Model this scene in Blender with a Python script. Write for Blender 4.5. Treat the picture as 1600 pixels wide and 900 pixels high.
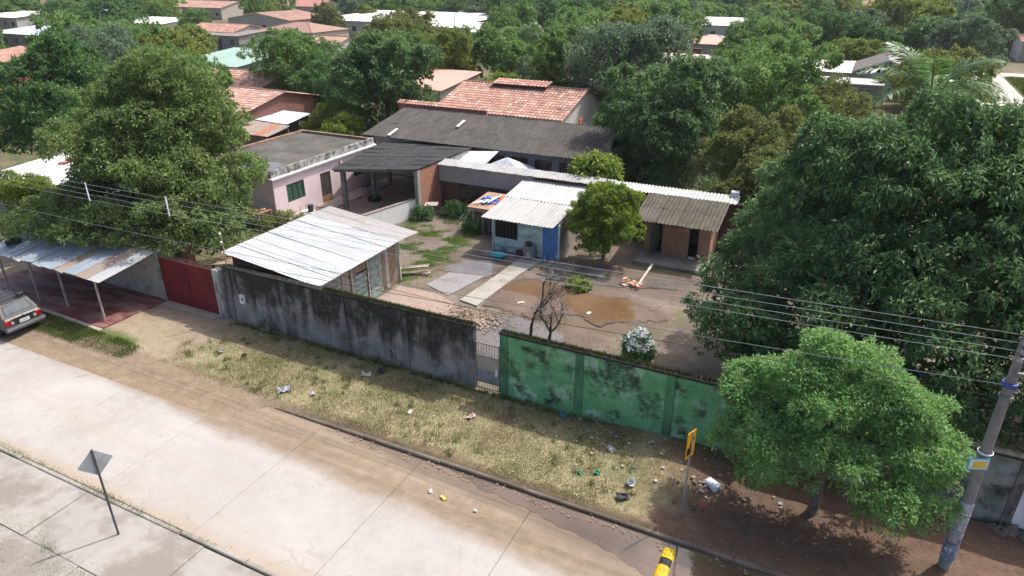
import bpy, math, random
import numpy as np
from mathutils import Vector, Matrix

for o in list(bpy.data.objects):
    bpy.data.objects.remove(o)
SC = bpy.context.scene
COL = SC.collection
R = math.radians
random.seed(7)

# ---------------------------------------------------------------- camera
cam = bpy.data.cameras.new('camera')
cam.lens = 24.0
cam.sensor_width = 36.0
cam.clip_start = 0.1
cam.clip_end = 3000
camo = bpy.data.objects.new('camera', cam)
COL.objects.link(camo)
camo.location = (0, 0, 14.0)
camo.rotation_euler = (R(65), 0, R(26.1))
SC.camera = camo

# ---------------------------------------------------------------- daylight
SUN_AZ, SUN_EL = R(31.7), R(56)
world = bpy.data.worlds.new('World')
SC.world = world
world.use_nodes = True
wn = world.node_tree
wn.nodes.clear()
wo = wn.nodes.new('ShaderNodeOutputWorld')
wb = wn.nodes.new('ShaderNodeBackground')
sk = wn.nodes.new('ShaderNodeTexSky')
sk.sky_type = 'NISHITA'
sk.sun_disc = False
sk.sun_elevation = SUN_EL
sk.sun_rotation = SUN_AZ
sk.dust_density = 4.5
sk.air_density = 0.7
wb.inputs['Strength'].default_value = 0.15
wn.links.new(sk.outputs[0], wb.inputs[0])
wn.links.new(wb.outputs[0], wo.inputs[0])
sun = bpy.data.lights.new('sun', 'SUN')
sun.energy = 2.7
sun.angle = R(0.55)
sun.color = (1.0, 0.955, 0.89)
suno = bpy.data.objects.new('sun', sun)
COL.objects.link(suno)
sdir = Vector((math.sin(SUN_AZ)*math.cos(SUN_EL), math.cos(SUN_AZ)*math.cos(SUN_EL), math.sin(SUN_EL)))
suno.rotation_euler = sdir.to_track_quat('Z', 'Y').to_euler()
suno.location = (20, 30, 60)
SC.render.engine = 'CYCLES'
vs = SC.view_settings
vs.view_transform = 'Standard'
vs.look = 'None'
vs.gamma = 1.0
vs.use_curve_mapping = False
vs.exposure = 0.78

# ---------------------------------------------------------------- node helpers
class NT:
    def __init__(s, name):
        s.m = bpy.data.materials.new(name)
        s.m.use_nodes = True
        s.t = s.m.node_tree
        s.b = s.t.nodes['Principled BSDF']
        s.out = s.t.nodes['Material Output']
    def n(s, typ, **kw):
        x = s.t.nodes.new('ShaderNode'+typ)
        for k, v in kw.items():
            setattr(x, k, v)
        return x
    def put(s, sock, v):
        if isinstance(v, bpy.types.NodeSocket):
            s.t.links.new(v, sock)
        elif isinstance(v, (tuple, list)):
            sock.default_value = tuple(v) if len(v) != 3 or sock.type != 'RGBA' else (*v, 1)
        else:
            sock.default_value = v
    def pos(s):
        return s.n('NewGeometry').outputs['Position']
    def obj(s):
        return s.n('TexCoord').outputs['Object']
    def rnd(s):
        return s.n('ObjectInfo').outputs['Random']
    def island(s):
        return s.n('NewGeometry').outputs['Random Per Island']
    def sc(s, v, k):
        m = s.n('Mapping')
        s.put(m.inputs['Vector'], v)
        m.inputs['Scale'].default_value = k if isinstance(k, tuple) else (k, k, k)
        return m.outputs[0]
    def off(s, v, f, k=37.0):
        a = s.n('VectorMath', operation='ADD')
        s.put(a.inputs[0], v)
        c = s.n('CombineXYZ')
        q = s.ma('MULTIPLY', f, k)
        for i in range(3):
            s.put(c.inputs[i], q)
        s.put(a.inputs[1], c.outputs[0])
        return a.outputs[0]
    def noise(s, v, scale=1.0, det=4.0, rough=0.55, dist=0.0):
        x = s.n('TexNoise')
        s.put(x.inputs['Vector'], v)
        x.inputs['Scale'].default_value = scale
        x.inputs['Detail'].default_value = det
        x.inputs['Roughness'].default_value = rough
        x.inputs['Distortion'].default_value = dist
        return x.outputs['Fac']
    def ramp(s, f, stops):
        x = s.n('ValToRGB')
        s.put(x.inputs[0], f)
        e = x.color_ramp.elements
        while len(e) < len(stops):
            e.new(0.5)
        for i, (p, c) in enumerate(stops):
            e[i].position = p
            if not isinstance(c, (tuple, list)):
                c = (c, c, c)
            e[i].color = (*c[:3], 1)
        return x.outputs[0]
    def step(s, f, a, b):
        x = s.n('MapRange')
        x.interpolation_type = 'SMOOTHSTEP'
        s.put(x.inputs[0], f)
        s.put(x.inputs[1], a)
        s.put(x.inputs[2], b)
        return x.outputs[0]
    def ma(s, op, a, b=0.0):
        x = s.n('Math', operation=op)
        s.put(x.inputs[0], a)
        s.put(x.inputs[1], b)
        return x.outputs[0]
    def mix(s, f, a, b, mode='MIX'):
        x = s.n('Mix', data_type='RGBA', blend_type=mode)
        s.put(x.inputs[0], f)
        s.put(x.inputs[6], a)
        s.put(x.inputs[7], b)
        return x.outputs[2]
    def xyz(s, v):
        x = s.n('SeparateXYZ')
        s.put(x.inputs[0], v)
        return x.outputs
    def attr(s, name):
        return s.n('Attribute', attribute_name=name).outputs['Fac']
    def bump(s, h, strength=0.3, dist=0.02):
        x = s.n('Bump')
        x.inputs['Strength'].default_value = strength
        x.inputs['Distance'].default_value = dist
        s.put(x.inputs['Height'], h)
        s.put(s.b.inputs['Normal'], x.outputs[0])
    def fin(s, col, rough=0.8, metal=0.0, spec=0.3):
        s.put(s.b.inputs['Base Color'], col)
        s.put(s.b.inputs['Roughness'], rough)
        s.put(s.b.inputs['Metallic'], metal)
        s.b.inputs['Specular IOR Level'].default_value = spec
        return s.m

MATS = {}
def plain(name, c, rough=0.7, metal=0.0, var=0.18, scale=3.0, bump=0.0, spec=0.3):
    """a paint, plastic or metal with uneven wear"""
    if name in MATS:
        return MATS[name]
    t = NT(name)
    v = t.off(t.obj(), t.rnd())
    f = t.noise(v, scale, 5, 0.6)
    d = tuple(max(0, k*(1-var*1.6)) for k in c)
    e = tuple(min(1, k*(1+var)) for k in c)
    col = t.ramp(f, [(0.3, d), (0.5, c), (0.72, e)])
    if bump:
        t.bump(t.noise(v, scale*6, 3), bump, 0.01)
    MATS[name] = t.fin(col, rough, metal, spec)
    return MATS[name]

def stained(name, base, stain, lo=0.42, hi=0.6, scale=0.8, base2=None, vert=True, rough=0.9, topdark=0.0, H=2.5, green=None, bump=0.35):
    """painted or plastered wall with run-down mould stains"""
    if name in MATS:
        return MATS[name]
    t = NT(name)
    v = t.off(t.obj(), t.rnd(), 53)
    runs = t.sc(v, (1.6, 1.6, 0.28) if vert else 1.0)
    a = t.noise(runs, scale*1.7, 7, 0.68)
    b = t.noise(v, scale*1.1, 6, 0.62, 0.6)
    f = t.ma('ADD', t.ma('MULTIPLY', a, 0.5), t.ma('MULTIPLY', b, 0.5))
    if topdark:
        z = t.xyz(t.obj())[2]
        g = t.ma('MULTIPLY', t.step(z, 0.25*H, H), topdark)
        f = t.ma('ADD', f, g)
    m = t.step(f, lo, hi)
    fine = t.noise(v, 9, 6, 0.7)
    bc = t.mix(t.step(t.noise(v, scale*2.3, 5), 0.38, 0.66), base, base2 or tuple(k*0.8 for k in base))
    bc = t.mix(t.ma('MULTIPLY', fine, 0.5), bc, tuple(k*0.55 for k in base))
    if green:
        bc = t.mix(t.step(t.noise(v, scale*0.9+0.3, 4), 0.5, 0.68), bc, green)
    sc_ = t.mix(t.step(fine, 0.4, 0.7), stain, tuple(k*2.0+0.01 for k in stain))
    col = t.mix(m, bc, sc_)
    t.bump(t.ma('ADD', fine, t.noise(v, 30, 3)), bump, 0.012)
    MATS[name] = t.fin(col, rough)
    return MATS[name]

def sheet(name, c1, c2, rust=None, ramt=0.6, rough=0.5, axis=0, metal=0.0, spec=0.4):
    """roof sheeting with streaks running along the fall"""
    if name in MATS:
        return MATS[name]
    t = NT(name)
    r = t.rnd()
    v = t.off(t.obj(), r, 41)
    k = [3.2, 3.2, 3.2]
    k[axis] = 0.35
    st = t.noise(t.sc(v, tuple(k)), 1.3, 6, 0.65)
    bl = t.noise(v, 0.9, 5, 0.6)
    col = t.mix(t.step(t.ma('ADD', t.ma('MULTIPLY', st, 0.6), t.ma('MULTIPLY', bl, 0.4)), 0.36, 0.62), c1, c2)
    col = t.mix(t.ma('MULTIPLY', r, 0.22), col, tuple(q*0.62 for q in c1))
    if rust:
        rs = t.step(t.ma('ADD', t.ma('MULTIPLY', st, 0.45), t.ma('MULTIPLY', t.noise(v, 1.7, 7, 0.7), 0.55)), ramt, ramt+0.1)
        col = t.mix(rs, col, rust)
    t.bump(t.noise(v, 14, 3), 0.12, 0.01)
    MATS[name] = t.fin(col, rough, metal, spec)
    return MATS[name]

def leafmat(name, a, b, c, rough=0.45, trans=0.3, clump=0.6, spec=0.5):
    if name in MATS:
        return MATS[name]
    t = NT(name)
    i = t.island()
    v = t.off(t.obj(), t.rnd(), 29)
    g = t.noise(v, clump, 3, 0.5)
    f = t.ma('ADD', t.ma('MULTIPLY', i, 0.5), t.ma('MULTIPLY', g, 0.5))
    col = t.ramp(f, [(0.22, a), (0.5, b), (0.78, c)])
    col = t.mix(t.step(i, 0.993, 0.995), col, (0.28, 0.20, 0.07))
    t.fin(col, rough, 0.0, spec)
    tr = t.n('BsdfTranslucent')
    hs = t.n('HueSaturation')
    hs.inputs['Value'].default_value = 1.5
    hs.inputs['Hue'].default_value = 0.488
    t.put(hs.inputs['Color'], col)
    t.put(tr.inputs['Color'], hs.outputs[0])
    mx = t.n('MixShader')
    mx.inputs[0].default_value = trans
    t.t.links.new(t.b.outputs[0], mx.inputs[1])
    t.t.links.new(tr.outputs[0], mx.inputs[2])
    t.t.links.new(mx.outputs[0], t.out.inputs[0])
    MATS[name] = t.m
    return t.m

# ---------------------------------------------------------------- mesh helpers
def mesh_np(name, V, F, mat, smooth=False):
    """V (n,3); F (m,k) with one k, or a list of tuples"""
    me = bpy.data.meshes.new(name)
    V = np.asarray(V, dtype=np.float32)
    if isinstance(F, np.ndarray):
        m, k = F.shape
        me.vertices.add(len(V))
        me.vertices.foreach_set('co', V.ravel())
        me.loops.add(m*k)
        me.loops.foreach_set('vertex_index', F.astype(np.int32).ravel())
        me.polygons.add(m)
        me.polygons.foreach_set('loop_start', np.arange(0, m*k, k, dtype=np.int32))
        me.update(calc_edges=True)
    else:
        me.from_pydata([tuple(map(float, v)) for v in V], [], F)
        me.update()
    if mat:
        me.materials.append(mat)
    me.polygons.foreach_set('use_smooth', [bool(smooth)]*len(me.polygons))
    return me

def link(name, data, parent=None, loc=(0, 0, 0), rot=(0, 0, 0), scale=None):
    o = bpy.data.objects.new(name, data)
    COL.objects.link(o)
    o.location = loc
    o.rotation_euler = rot
    if scale is not None:
        o.scale = scale
    if parent:
        o.parent = parent
    return o

def tag(o, label=None, cat=None, group=None, kind=None):
    if label: o['label'] = label
    if cat: o['category'] = cat
    if group: o['group'] = group
    if kind: o['kind'] = kind
    return o

def thing(name, label, cat, loc=(0, 0, 0), rz=0.0, group=None):
    return tag(link(name, None, None, loc, (0, 0, rz)), label, cat, group)

class MB:
    def __init__(s):
        s.v = []
        s.f = []
    def add(s, vs_, fs):
        o = len(s.v)
        s.v += [tuple(q) for q in vs_]
        s.f += [tuple(i+o for i in q) for q in fs]
        return s
    def box(s, x0, x1, y0, y1, z0, z1, ch=0.0):
        if ch <= 0:
            s.add([(x0,y0,z0),(x1,y0,z0),(x1,y1,z0),(x0,y1,z0),(x0,y0,z1),(x1,y0,z1),(x1,y1,z1),(x0,y1,z1)],
                  [(0,3,2,1),(4,5,6,7),(0,1,5,4),(1,2,6,5),(2,3,7,6),(3,0,4,7)])
        else:
            c = ch
            s.add([(x0,y0,z0),(x1,y0,z0),(x1,y1,z0),(x0,y1,z0),
                   (x0,y0,z1-c),(x1,y0,z1-c),(x1,y1,z1-c),(x0,y1,z1-c),
                   (x0+c,y0+c,z1),(x1-c,y0+c,z1),(x1-c,y1-c,z1),(x0+c,y1-c,z1)],
                  [(0,3,2,1),(0,1,5,4),(1,2,6,5),(2,3,7,6),(3,0,4,7),
                   (4,5,9,8),(5,6,10,9),(6,7,11,10),(7,4,8,11),(8,9,10,11)])
        return s
    def prism(s, pts, z0, z1):
        """polygon (counter-clockwise x, y) pulled up from z0 to z1"""
        n = len(pts)
        s.add([(x, y, z0) for x, y in pts]+[(x, y, z1) for x, y in pts],
              [tuple(range(n-1, -1, -1)), tuple(range(n, 2*n))]+[(i, (i+1) % n, n+(i+1) % n, n+i) for i in range(n)])
        return s
    def tube(s, pts, rads, k=8, cap=True):
        """tapered tube through points"""
        if not isinstance(rads, (list, tuple)):
            rads = [rads]*len(pts)
        pts = [Vector(q) for q in pts]
        o = len(s.v)
        ref = Vector((0.31, 0.95, 0.07))
        for i, q in enumerate(pts):
            d = (pts[min(i+1, len(pts)-1)]-pts[max(i-1, 0)]).normalized()
            a = d.cross(ref)
            if a.length < 1e-3:
                a = d.cross(Vector((1, 0, 0)))
            a.normalize()
            b = d.cross(a)
            for j in range(k):
                w = 2*math.pi*j/k
                s.v.append(tuple(q+(a*math.cos(w)+b*math.sin(w))*rads[i]))
        for i in range(len(pts)-1):
            for j in range(k):
                s.f.append((o+i*k+j, o+i*k+(j+1) % k, o+(i+1)*k+(j+1) % k, o+(i+1)*k+j))
        if cap:
            s.f.append(tuple(o+j for j in range(k)))
            e = o+(len(pts)-1)*k
            s.f.append(tuple(e+j for j in range(k-1, -1, -1)))
        return s
    def bar(s, a, b, w, t):
        """rectangular bar from a to b"""
        a, b = Vector(a), Vector(b)
        d = (b-a).normalized()
        u = d.cross(Vector((0, 0, 1)))
        if u.length < 1e-3:
            u = Vector((1, 0, 0))
        u.normalize()
        n = u.cross(d)
        c = [a+u*x*w/2+n*y*t/2 for x, y in ((-1,-1),(1,-1),(1,1),(-1,1))]+[b+u*x*w/2+n*y*t/2 for x, y in ((-1,-1),(1,-1),(1,1),(-1,1))]
        s.add(c, [(0,3,2,1),(4,5,6,7),(0,1,5,4),(1,2,6,5),(2,3,7,6),(3,0,4,7)])
        return s
    def lathe(s, prof, k=16, cx=0, cy=0):
        o = len(s.v)
        n = len(prof)
        for r_, z in prof:
            for j in range(k):
                w = 2*math.pi*j/k
                s.v.append((cx+r_*math.cos(w), cy+r_*math.sin(w), z))
        for i in range(n-1):
            for j in range(k):
                s.f.append((o+i*k+j, o+i*k+(j+1) % k, o+(i+1)*k+(j+1) % k, o+(i+1)*k+j))
        return s
    def build(s, name, mat, parent=None, loc=(0, 0, 0), rot=(0, 0, 0), smooth=False, kind=None, label=None):
        o = link(name, mesh_np(name, s.v, s.f, mat, smooth), parent, loc, rot)
        if kind: o['kind'] = kind
        if label: o['label'] = label
        return o

def box(name, mat, parent, x0, x1, y0, y1, z0, z1, ch=0.0, **kw):
    """a box whose own origin is at its lower corner centre, so that object-space texture starts there"""
    cx, cy = (x0+x1)/2, (y0+y1)/2
    return MB().box(x0-cx, x1-cx, y0-cy, y1-cy, 0, z1-z0, ch).build(name, mat, parent, (cx, cy, z0), **kw)

def sheet_patch(name, poly, z, mat, parent=None, kind='structure', thick=0.0):
    cx = sum(q[0] for q in poly)/len(poly)
    cy = sum(q[1] for q in poly)/len(poly)
    m = MB()
    if thick:
        m.prism([(x-cx, y-cy) for x, y in poly], -thick, 0)
    else:
        m.add([(x-cx, y-cy, 0) for x, y in poly], [tuple(range(len(poly)))])
    o = m.build(name, mat, parent, (cx, cy, z))
    if kind: o['kind'] = kind
    return o

def blob(poly, n=6, amp=0.12, seed=1):
    """rounded uneven outline through a rough polygon"""
    rr = random.Random(seed)
    q = [Vector((x, y)) for x, y in poly]
    out = []
    m = len(q)
    for i in range(m):
        p0, p1, p2, p3 = q[i-1], q[i], q[(i+1) % m], q[(i+2) % m]
        for j in range(n):
            t = j/n
            c = 0.5*((2*p1)+(p2-p0)*t+(2*p0-5*p1+4*p2-p3)*t*t+(3*p1-p0-3*p2+p3)*t**3)
            out.append((c.x+rr.uniform(-amp, amp), c.y+rr.uniform(-amp, amp)))
    return out

def corr_mesh(name, mat, c00, c10, c01, c11, pitch, amp, nv=3, sag=0.0, seed=0):
    """wavy sheet over four corners; waves run across u, straight along v"""
    c00, c10, c01, c11 = (np.array(q, float) for q in (c00, c10, c01, c11))
    W_ = np.linalg.norm(c10-c00)
    nu = max(6, int(round(W_/pitch*6)))
    u = np.linspace(0, 1, nu+1)
    v = np.linspace(0, 1, nv+1)
    U, Vv = np.meshgrid(u, v)
    Pn = ((1-U)*(1-Vv))[..., None]*c00+(U*(1-Vv))[..., None]*c10+((1-U)*Vv)[..., None]*c01+(U*Vv)[..., None]*c11
    nrm = np.cross(c10-c00, c01-c00)
    nrm /= np.linalg.norm(nrm)
    if nrm[2] < 0: nrm = -nrm
    rs = np.random.RandomState(seed+11)
    ph = rs.uniform(0, 6)
    hgt = amp*np.cos(U*W_/pitch*2*np.pi)+sag*(np.sin(U*5+ph)*np.sin(Vv*3+ph)-np.sin(Vv*np.pi))
    Pn = Pn+hgt[..., None]*nrm
    V = Pn.reshape(-1, 3)
    i, j = np.meshgrid(np.arange(nv), np.arange(nu), indexing='ij')
    a = i*(nu+1)+j
    F = np.stack([a, a+1, a+nu+2, a+nu+1], -1).reshape(-1, 4)
    return mesh_np(name, V, F, mat, True)

def corr_roof(parent, mats, c00, c10, c01, c11, nu, nv, pitch, amp, over=0.04, sag=0.0, seed=0, name='roof_sheet', dz=0.006, pick=None):
    """a roof of overlapping wavy sheets, each one a part; corners in the parent's frame"""
    rr = random.Random(seed)
    C = [Vector(q) for q in (c00, c10, c01, c11)]
    def at(u, v):
        return C[0]*(1-u)*(1-v)+C[1]*u*(1-v)+C[2]*(1-u)*v+C[3]*u*v
    for j in range(nv):
        for i in range(nu):
            u0, u1 = i/nu, (i+1)/nu+over*(i < nu-1)/2
            v0, v1 = j/nv, (j+1)/nv+over*(j < nv-1)
            lift = Vector((0, 0, dz*((i % 2)+2*((nv-j) % 2))))
            e = [at(u0, v0)+lift, at(u1, v0)+lift, at(u0, v1)+lift, at(u1, v1)+lift]
            if sag:
                for q in e:
                    q.z += rr.uniform(-sag, sag)*0.6
            m = pick(i, j) if pick else rr.choice(mats)
            b = e[0].copy()
            me = corr_mesh(name, m, *[q-b for q in e], pitch, amp, 4, sag, rr.randint(0, 999))
            link(name, me, parent, b)

def tile_roof(name, parent, mat, c00, c10, c01, c11, col=0.34, row=0.44, amp=0.07, stepz=0.035, seed=0):
    """barrel tiles: c00-c10 along the ridge line, c00-c01 along the fall (ridge to eave)"""
    c00, c10, c01, c11 = (np.array(q, float) for q in (c00, c10, c01, c11))
    W_ = np.linalg.norm(c10-c00); L = np.linalg.norm(c01-c00)
    nc = max(3, int(W_/col)); nr = max(2, int(L/row))
    ks = 6
    u = np.linspace(0, 1, nc*ks+1)
    vv = []
    for r_ in range(nr):
        vv += [(r_/nr, 0.0), ((r_+1)/nr, 1.0)]
    v = np.array([q[0] for q in vv]); lift = np.array([q[1] for q in vv])*stepz
    U, Vv = np.meshgrid(u, v)
    Pn = ((1-U)*(1-Vv))[..., None]*c00+(U*(1-Vv))[..., None]*c10+((1-U)*Vv)[..., None]*c01+(U*Vv)[..., None]*c11
    nrm = np.cross(c10-c00, c01-c00); nrm /= np.linalg.norm(nrm)
    if nrm[2] < 0: nrm = -nrm
    prof = amp*np.abs(np.sin(U*nc*np.pi))
    Pn = Pn+(prof+lift[:, None])[..., None]*nrm
    n1 = len(u)
    i, j = np.meshgrid(np.arange(len(v)-1), np.arange(n1-1), indexing='ij')
    a = i*n1+j
    F = np.stack([a, a+1, a+n1+1, a+n1], -1).reshape(-1, 4)
    me = mesh_np(name, Pn.reshape(-1, 3), F, mat)
    rs = np.random.RandomState(seed+3)
    tv = rs.rand(len(v), nc)
    vals = tv[i//2*2, j//ks].ravel().astype(np.float32)
    at_ = me.attributes.new('tv', 'FLOAT', 'FACE')
    at_.data.foreach_set('value', vals)
    o = link(name, me, parent)
    o['kind'] = 'stuff'
    return o

def tilemat(name, c, dark=(0.06, 0.045, 0.04), pale=(0.62, 0.42, 0.33), stain=0.6):
    if name in MATS: return MATS[name]
    t = NT(name)
    tv = t.attr('tv')
    v = t.obj()
    col = t.ramp(tv, [(0.0, tuple(k*0.72 for k in c)), (0.35, c), (0.75, tuple(min(1, k*1.15) for k in c)), (1.0, pale)])
    col = t.mix(t.step(t.noise(v, 0.7, 6, 0.7), stain, stain+0.12), col, dark)
    col = t.mix(t.ma('MULTIPLY', t.noise(v, 5, 5, 0.7), 0.35), col, tuple(k*0.6 for k in c))
    MATS[name] = t.fin(col, 0.85)
    return MATS[name]
# ================================================================ the setting
def ground_mat():
    t = NT('neighbourhood_soil')
    p = t.pos()
    a = t.noise(p, 0.11, 6, 0.65)
    b = t.noise(p, 0.9, 6, 0.7)
    col = t.ramp(t.ma('ADD', t.ma('MULTIPLY', a, 0.6), t.ma('MULTIPLY', b, 0.4)),
                 [(0.34, (0.035, 0.055, 0.018)), (0.47, (0.07, 0.085, 0.03)), (0.56, (0.16, 0.125, 0.08)), (0.7, (0.27, 0.21, 0.15))])
    t.bump(b, 0.4, 0.05)
    return t.fin(col, 0.95)

gm = MB()
prof = [(-700, -0.03), (8.62, -0.03), (8.64, -0.22), (14.62, -0.22), (14.64, -0.03), (60, -0.03), (400, -0.03), (1600, -0.03)]
xs = [-1400, -500, -150, -60, 0, 60, 200, 900]
gv = [(x, y, z) for y, z in prof for x in xs]
gf = [(j*len(xs)+i, j*len(xs)+i+1, (j+1)*len(xs)+i+1, (j+1)*len(xs)+i) for j in range(len(prof)-1) for i in range(len(xs)-1)]
gm.add(gv, gf).build('ground', ground_mat(), kind='structure')

def road_mat():
    t = NT('road_concrete')
    p = t.pos()
    x, y, z = t.xyz(p)
    big = t.noise(p, 0.35, 5, 0.6)
    fine = t.noise(p, 3.5, 7, 0.7)
    grit = t.noise(p, 30, 3, 0.6)
    con = t.ramp(t.ma('ADD', t.ma('MULTIPLY', big, 0.6), t.ma('MULTIPLY', fine, 0.4)),
                 [(0.34, (0.30, 0.28, 0.255)), (0.5, (0.385, 0.365, 0.338)), (0.68, (0.435, 0.415, 0.388))])
    con = t.mix(t.ma('MULTIPLY', t.step(t.noise(p, 0.16, 5, 0.6, 0.4), 0.5, 0.62), 0.5), con, (0.34, 0.32, 0.295))
    con = t.mix(t.ma('MULTIPLY', t.rnd(), 0.13), con, (0.34, 0.325, 0.30))
    con = t.mix(t.ma('MULTIPLY', grit, 0.3), con, (0.31, 0.285, 0.255))
    tr = t.noise(t.sc(p, (0.06, 1.7, 1)), 1.0, 4, 0.55)
    con = t.mix(t.ma('MULTIPLY', t.step(tr, 0.5, 0.68), 0.4), con, (0.35, 0.315, 0.275))
    spots_ = t.step(t.noise(p, 1.9, 3, 0.5), 0.68, 0.74)
    con = t.mix(t.ma('MULTIPLY', spots_, 0.35), con, (0.24, 0.22, 0.195))
    # hairline cracks
    vo = t.n('TexVoronoi', feature='DISTANCE_TO_EDGE')
    vo.inputs['Scale'].default_value = 0.33
    wv = t.n('VectorMath', operation='ADD')
    t.put(wv.inputs[0], p)
    nn = t.n('TexNoise'); nn.inputs['Scale'].default_value = 1.1; nn.inputs['Detail'].default_value = 5
    t.put(nn.inputs['Vector'], p)
    t.put(wv.inputs[1], nn.outputs['Color'])
    t.put(vo.inputs['Vector'], wv.outputs[0])
    crack = t.ma('MULTIPLY', t.step(vo.outputs[0], 0.010, 0.003), t.step(t.noise(p, 0.23, 3), 0.5, 0.6))
    con = t.mix(t.ma('MULTIPLY', crack, 0.38), con, (0.25, 0.21, 0.17))
    # soil washed over the far side, with wheel streaks
    st = t.noise(t.sc(p, (0.25, 3.0, 1)), 1.0, 5, 0.6)
    edge = t.noise(p, 0.5, 6, 0.6)
    e = t.ma('ADD', t.ma('ADD', y, t.ma('MULTIPLY', x, 0.05)), t.ma('ADD', t.ma('MULTIPLY', t.ma('SUBTRACT', edge, 0.5), 1.1), t.ma('MULTIPLY', t.ma('SUBTRACT', st, 0.5), 0.9)))
    dm = t.step(e, 11.45, 12.3)
    dm2 = t.step(t.ma('ADD', y, t.ma('MULTIPLY', t.ma('SUBTRACT', edge, 0.5), 0.8)), 9.5, 8.95)
    dirt = t.ramp(t.ma('ADD', t.ma('MULTIPLY', st, 0.55), t.ma('MULTIPLY', fine, 0.45)),
                  [(0.3, (0.145, 0.104, 0.068)), (0.5, (0.23, 0.172, 0.118)), (0.72, (0.325, 0.26, 0.187))])
    col = t.mix(t.ma('MULTIPLY', dm, 0.93), con, dirt)
    col = t.mix(t.ma('MULTIPLY', dm2, 0.7), col, (0.33, 0.265, 0.20))
    w = t.ma('ADD', t.ma('ADD', y, t.ma('MULTIPLY', x, 0.115)), t.ma('MULTIPLY', t.ma('SUBTRACT', edge, 0.5), 0.9))
    wet = t.ma('MULTIPLY', t.step(w, 12.45, 12.9), t.step(x, -15.5, -12.0))
    col = t.mix(t.ma('MULTIPLY', wet, 0.75), col, (0.155, 0.115, 0.085))
    t.bump(t.ma('ADD', fine, t.ma('MULTIPLY', grit, 0.5)), 0.25, 0.01)
    ro = t.ma('SUBTRACT', 0.9, t.ma('MULTIPLY', wet, 0.5))
    return t.fin(col, ro)
RM = road_mat()
road = tag(link('road', None, None, (0, 0, -0.15)), kind='structure')
slab_me = MB().box(-2.009, 2.009, -2.84, 2.84, -0.06, 0, 0.012).build('slab', RM, road, (-110+2, 11.72, 0))
for i in range(1, 37):
    link('slab', slab_me.data, road, (-108+4.03*i-0.95, 11.72, 0.0))
slab_me.location.x = -108-0.95

def concrete(name, c, dirt=(0.2, 0.16, 0.12), lo=0.5, scale=1.0):
    if name in MATS: return MATS[name]
    t = NT(name)
    p = t.pos()
    a = t.noise(p, 0.6*scale, 6, 0.65)
    b = t.noise(p, 4*scale, 6, 0.7)
    col = t.mix(b, tuple(k*0.75 for k in c), tuple(min(1, k*1.15) for k in c))
    col = t.mix(t.ma('MULTIPLY', t.step(a, lo, lo+0.17), 0.85), col, dirt)
    col = t.mix(t.ma('MULTIPLY', t.rnd(), 0.25), col, tuple(k*0.7 for k in c))
    t.bump(b, 0.3, 0.012)
    MATS[name] = t.fin(col, 0.9)
    return MATS[name]
PAVE = concrete('pavement_concrete', (0.345, 0.325, 0.295), (0.20, 0.18, 0.155), 0.43)
KERB = concrete('kerb_concrete', (0.17, 0.145, 0.115), (0.09, 0.07, 0.05), 0.42)

# far kerb, in cast lengths
kerb = tag(link('kerb', None, None, (0, 14.42, -0.2)), kind='structure')
x = -21.6
kr = random.Random(4)
kme = None
while x < 40:
    if kme is None:
        k0 = MB().box(0, 2.985, 0, 0.15, 0, 0.165, 0.03).build('kerb_stone', KERB, kerb, (x, 0, -0.16))
        kme = k0.data
    else:
        sink = {-18.6: (-0.155, -2.0), -15.6: (-0.05, -0.85)}.get(round(x, 1), (0, 0))
        link('kerb_stone', kme, kerb, (x, kr.uniform(-0.012, 0.012), sink[0]+kr.uniform(-0.01, 0.008)), (0, R(sink[1]), 0))
    x += 3.0
kerb2 = tag(link('near_kerb', None, None, (0, 8.66, -0.2)), kind='structure')
x = -60.0
kme = None
while x < 30:
    if kme is None:
        kme = MB().box(0, 2.37, 0, 0.14, 0, 0.195, 0.025).build('kerb_stone', PAVE, kerb2, (x, 0, 0)).data
    else:
        link('kerb_stone', kme, kerb2, (x, kr.uniform(-0.02, 0.02), kr.uniform(-0.02, 0.012)))
    x += 2.4
pavement = tag(link('pavement', None, None, (0, 0, 0)), kind='structure')
pme = None
for j in range(3):
    for i in range(26):
        loc = (-18.2+2.4*(i-14)+1.2+kr.uniform(-.01, .01), 8.62-1.9*j-0.95, kr.uniform(-0.018, 0.006))
        if pme is None:
            po = MB().box(-1.193, 1.193, -0.943, 0.943, -0.08, 0, 0.008).build('paving_slab', PAVE, pavement, loc)
            pme = po.data
        else:
            po = link('paving_slab', pme, pavement, loc)
        po.rotation_euler = (kr.uniform(-.008, .008), kr.uniform(-.006, .006), kr.uniform(-.004, .004))

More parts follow.
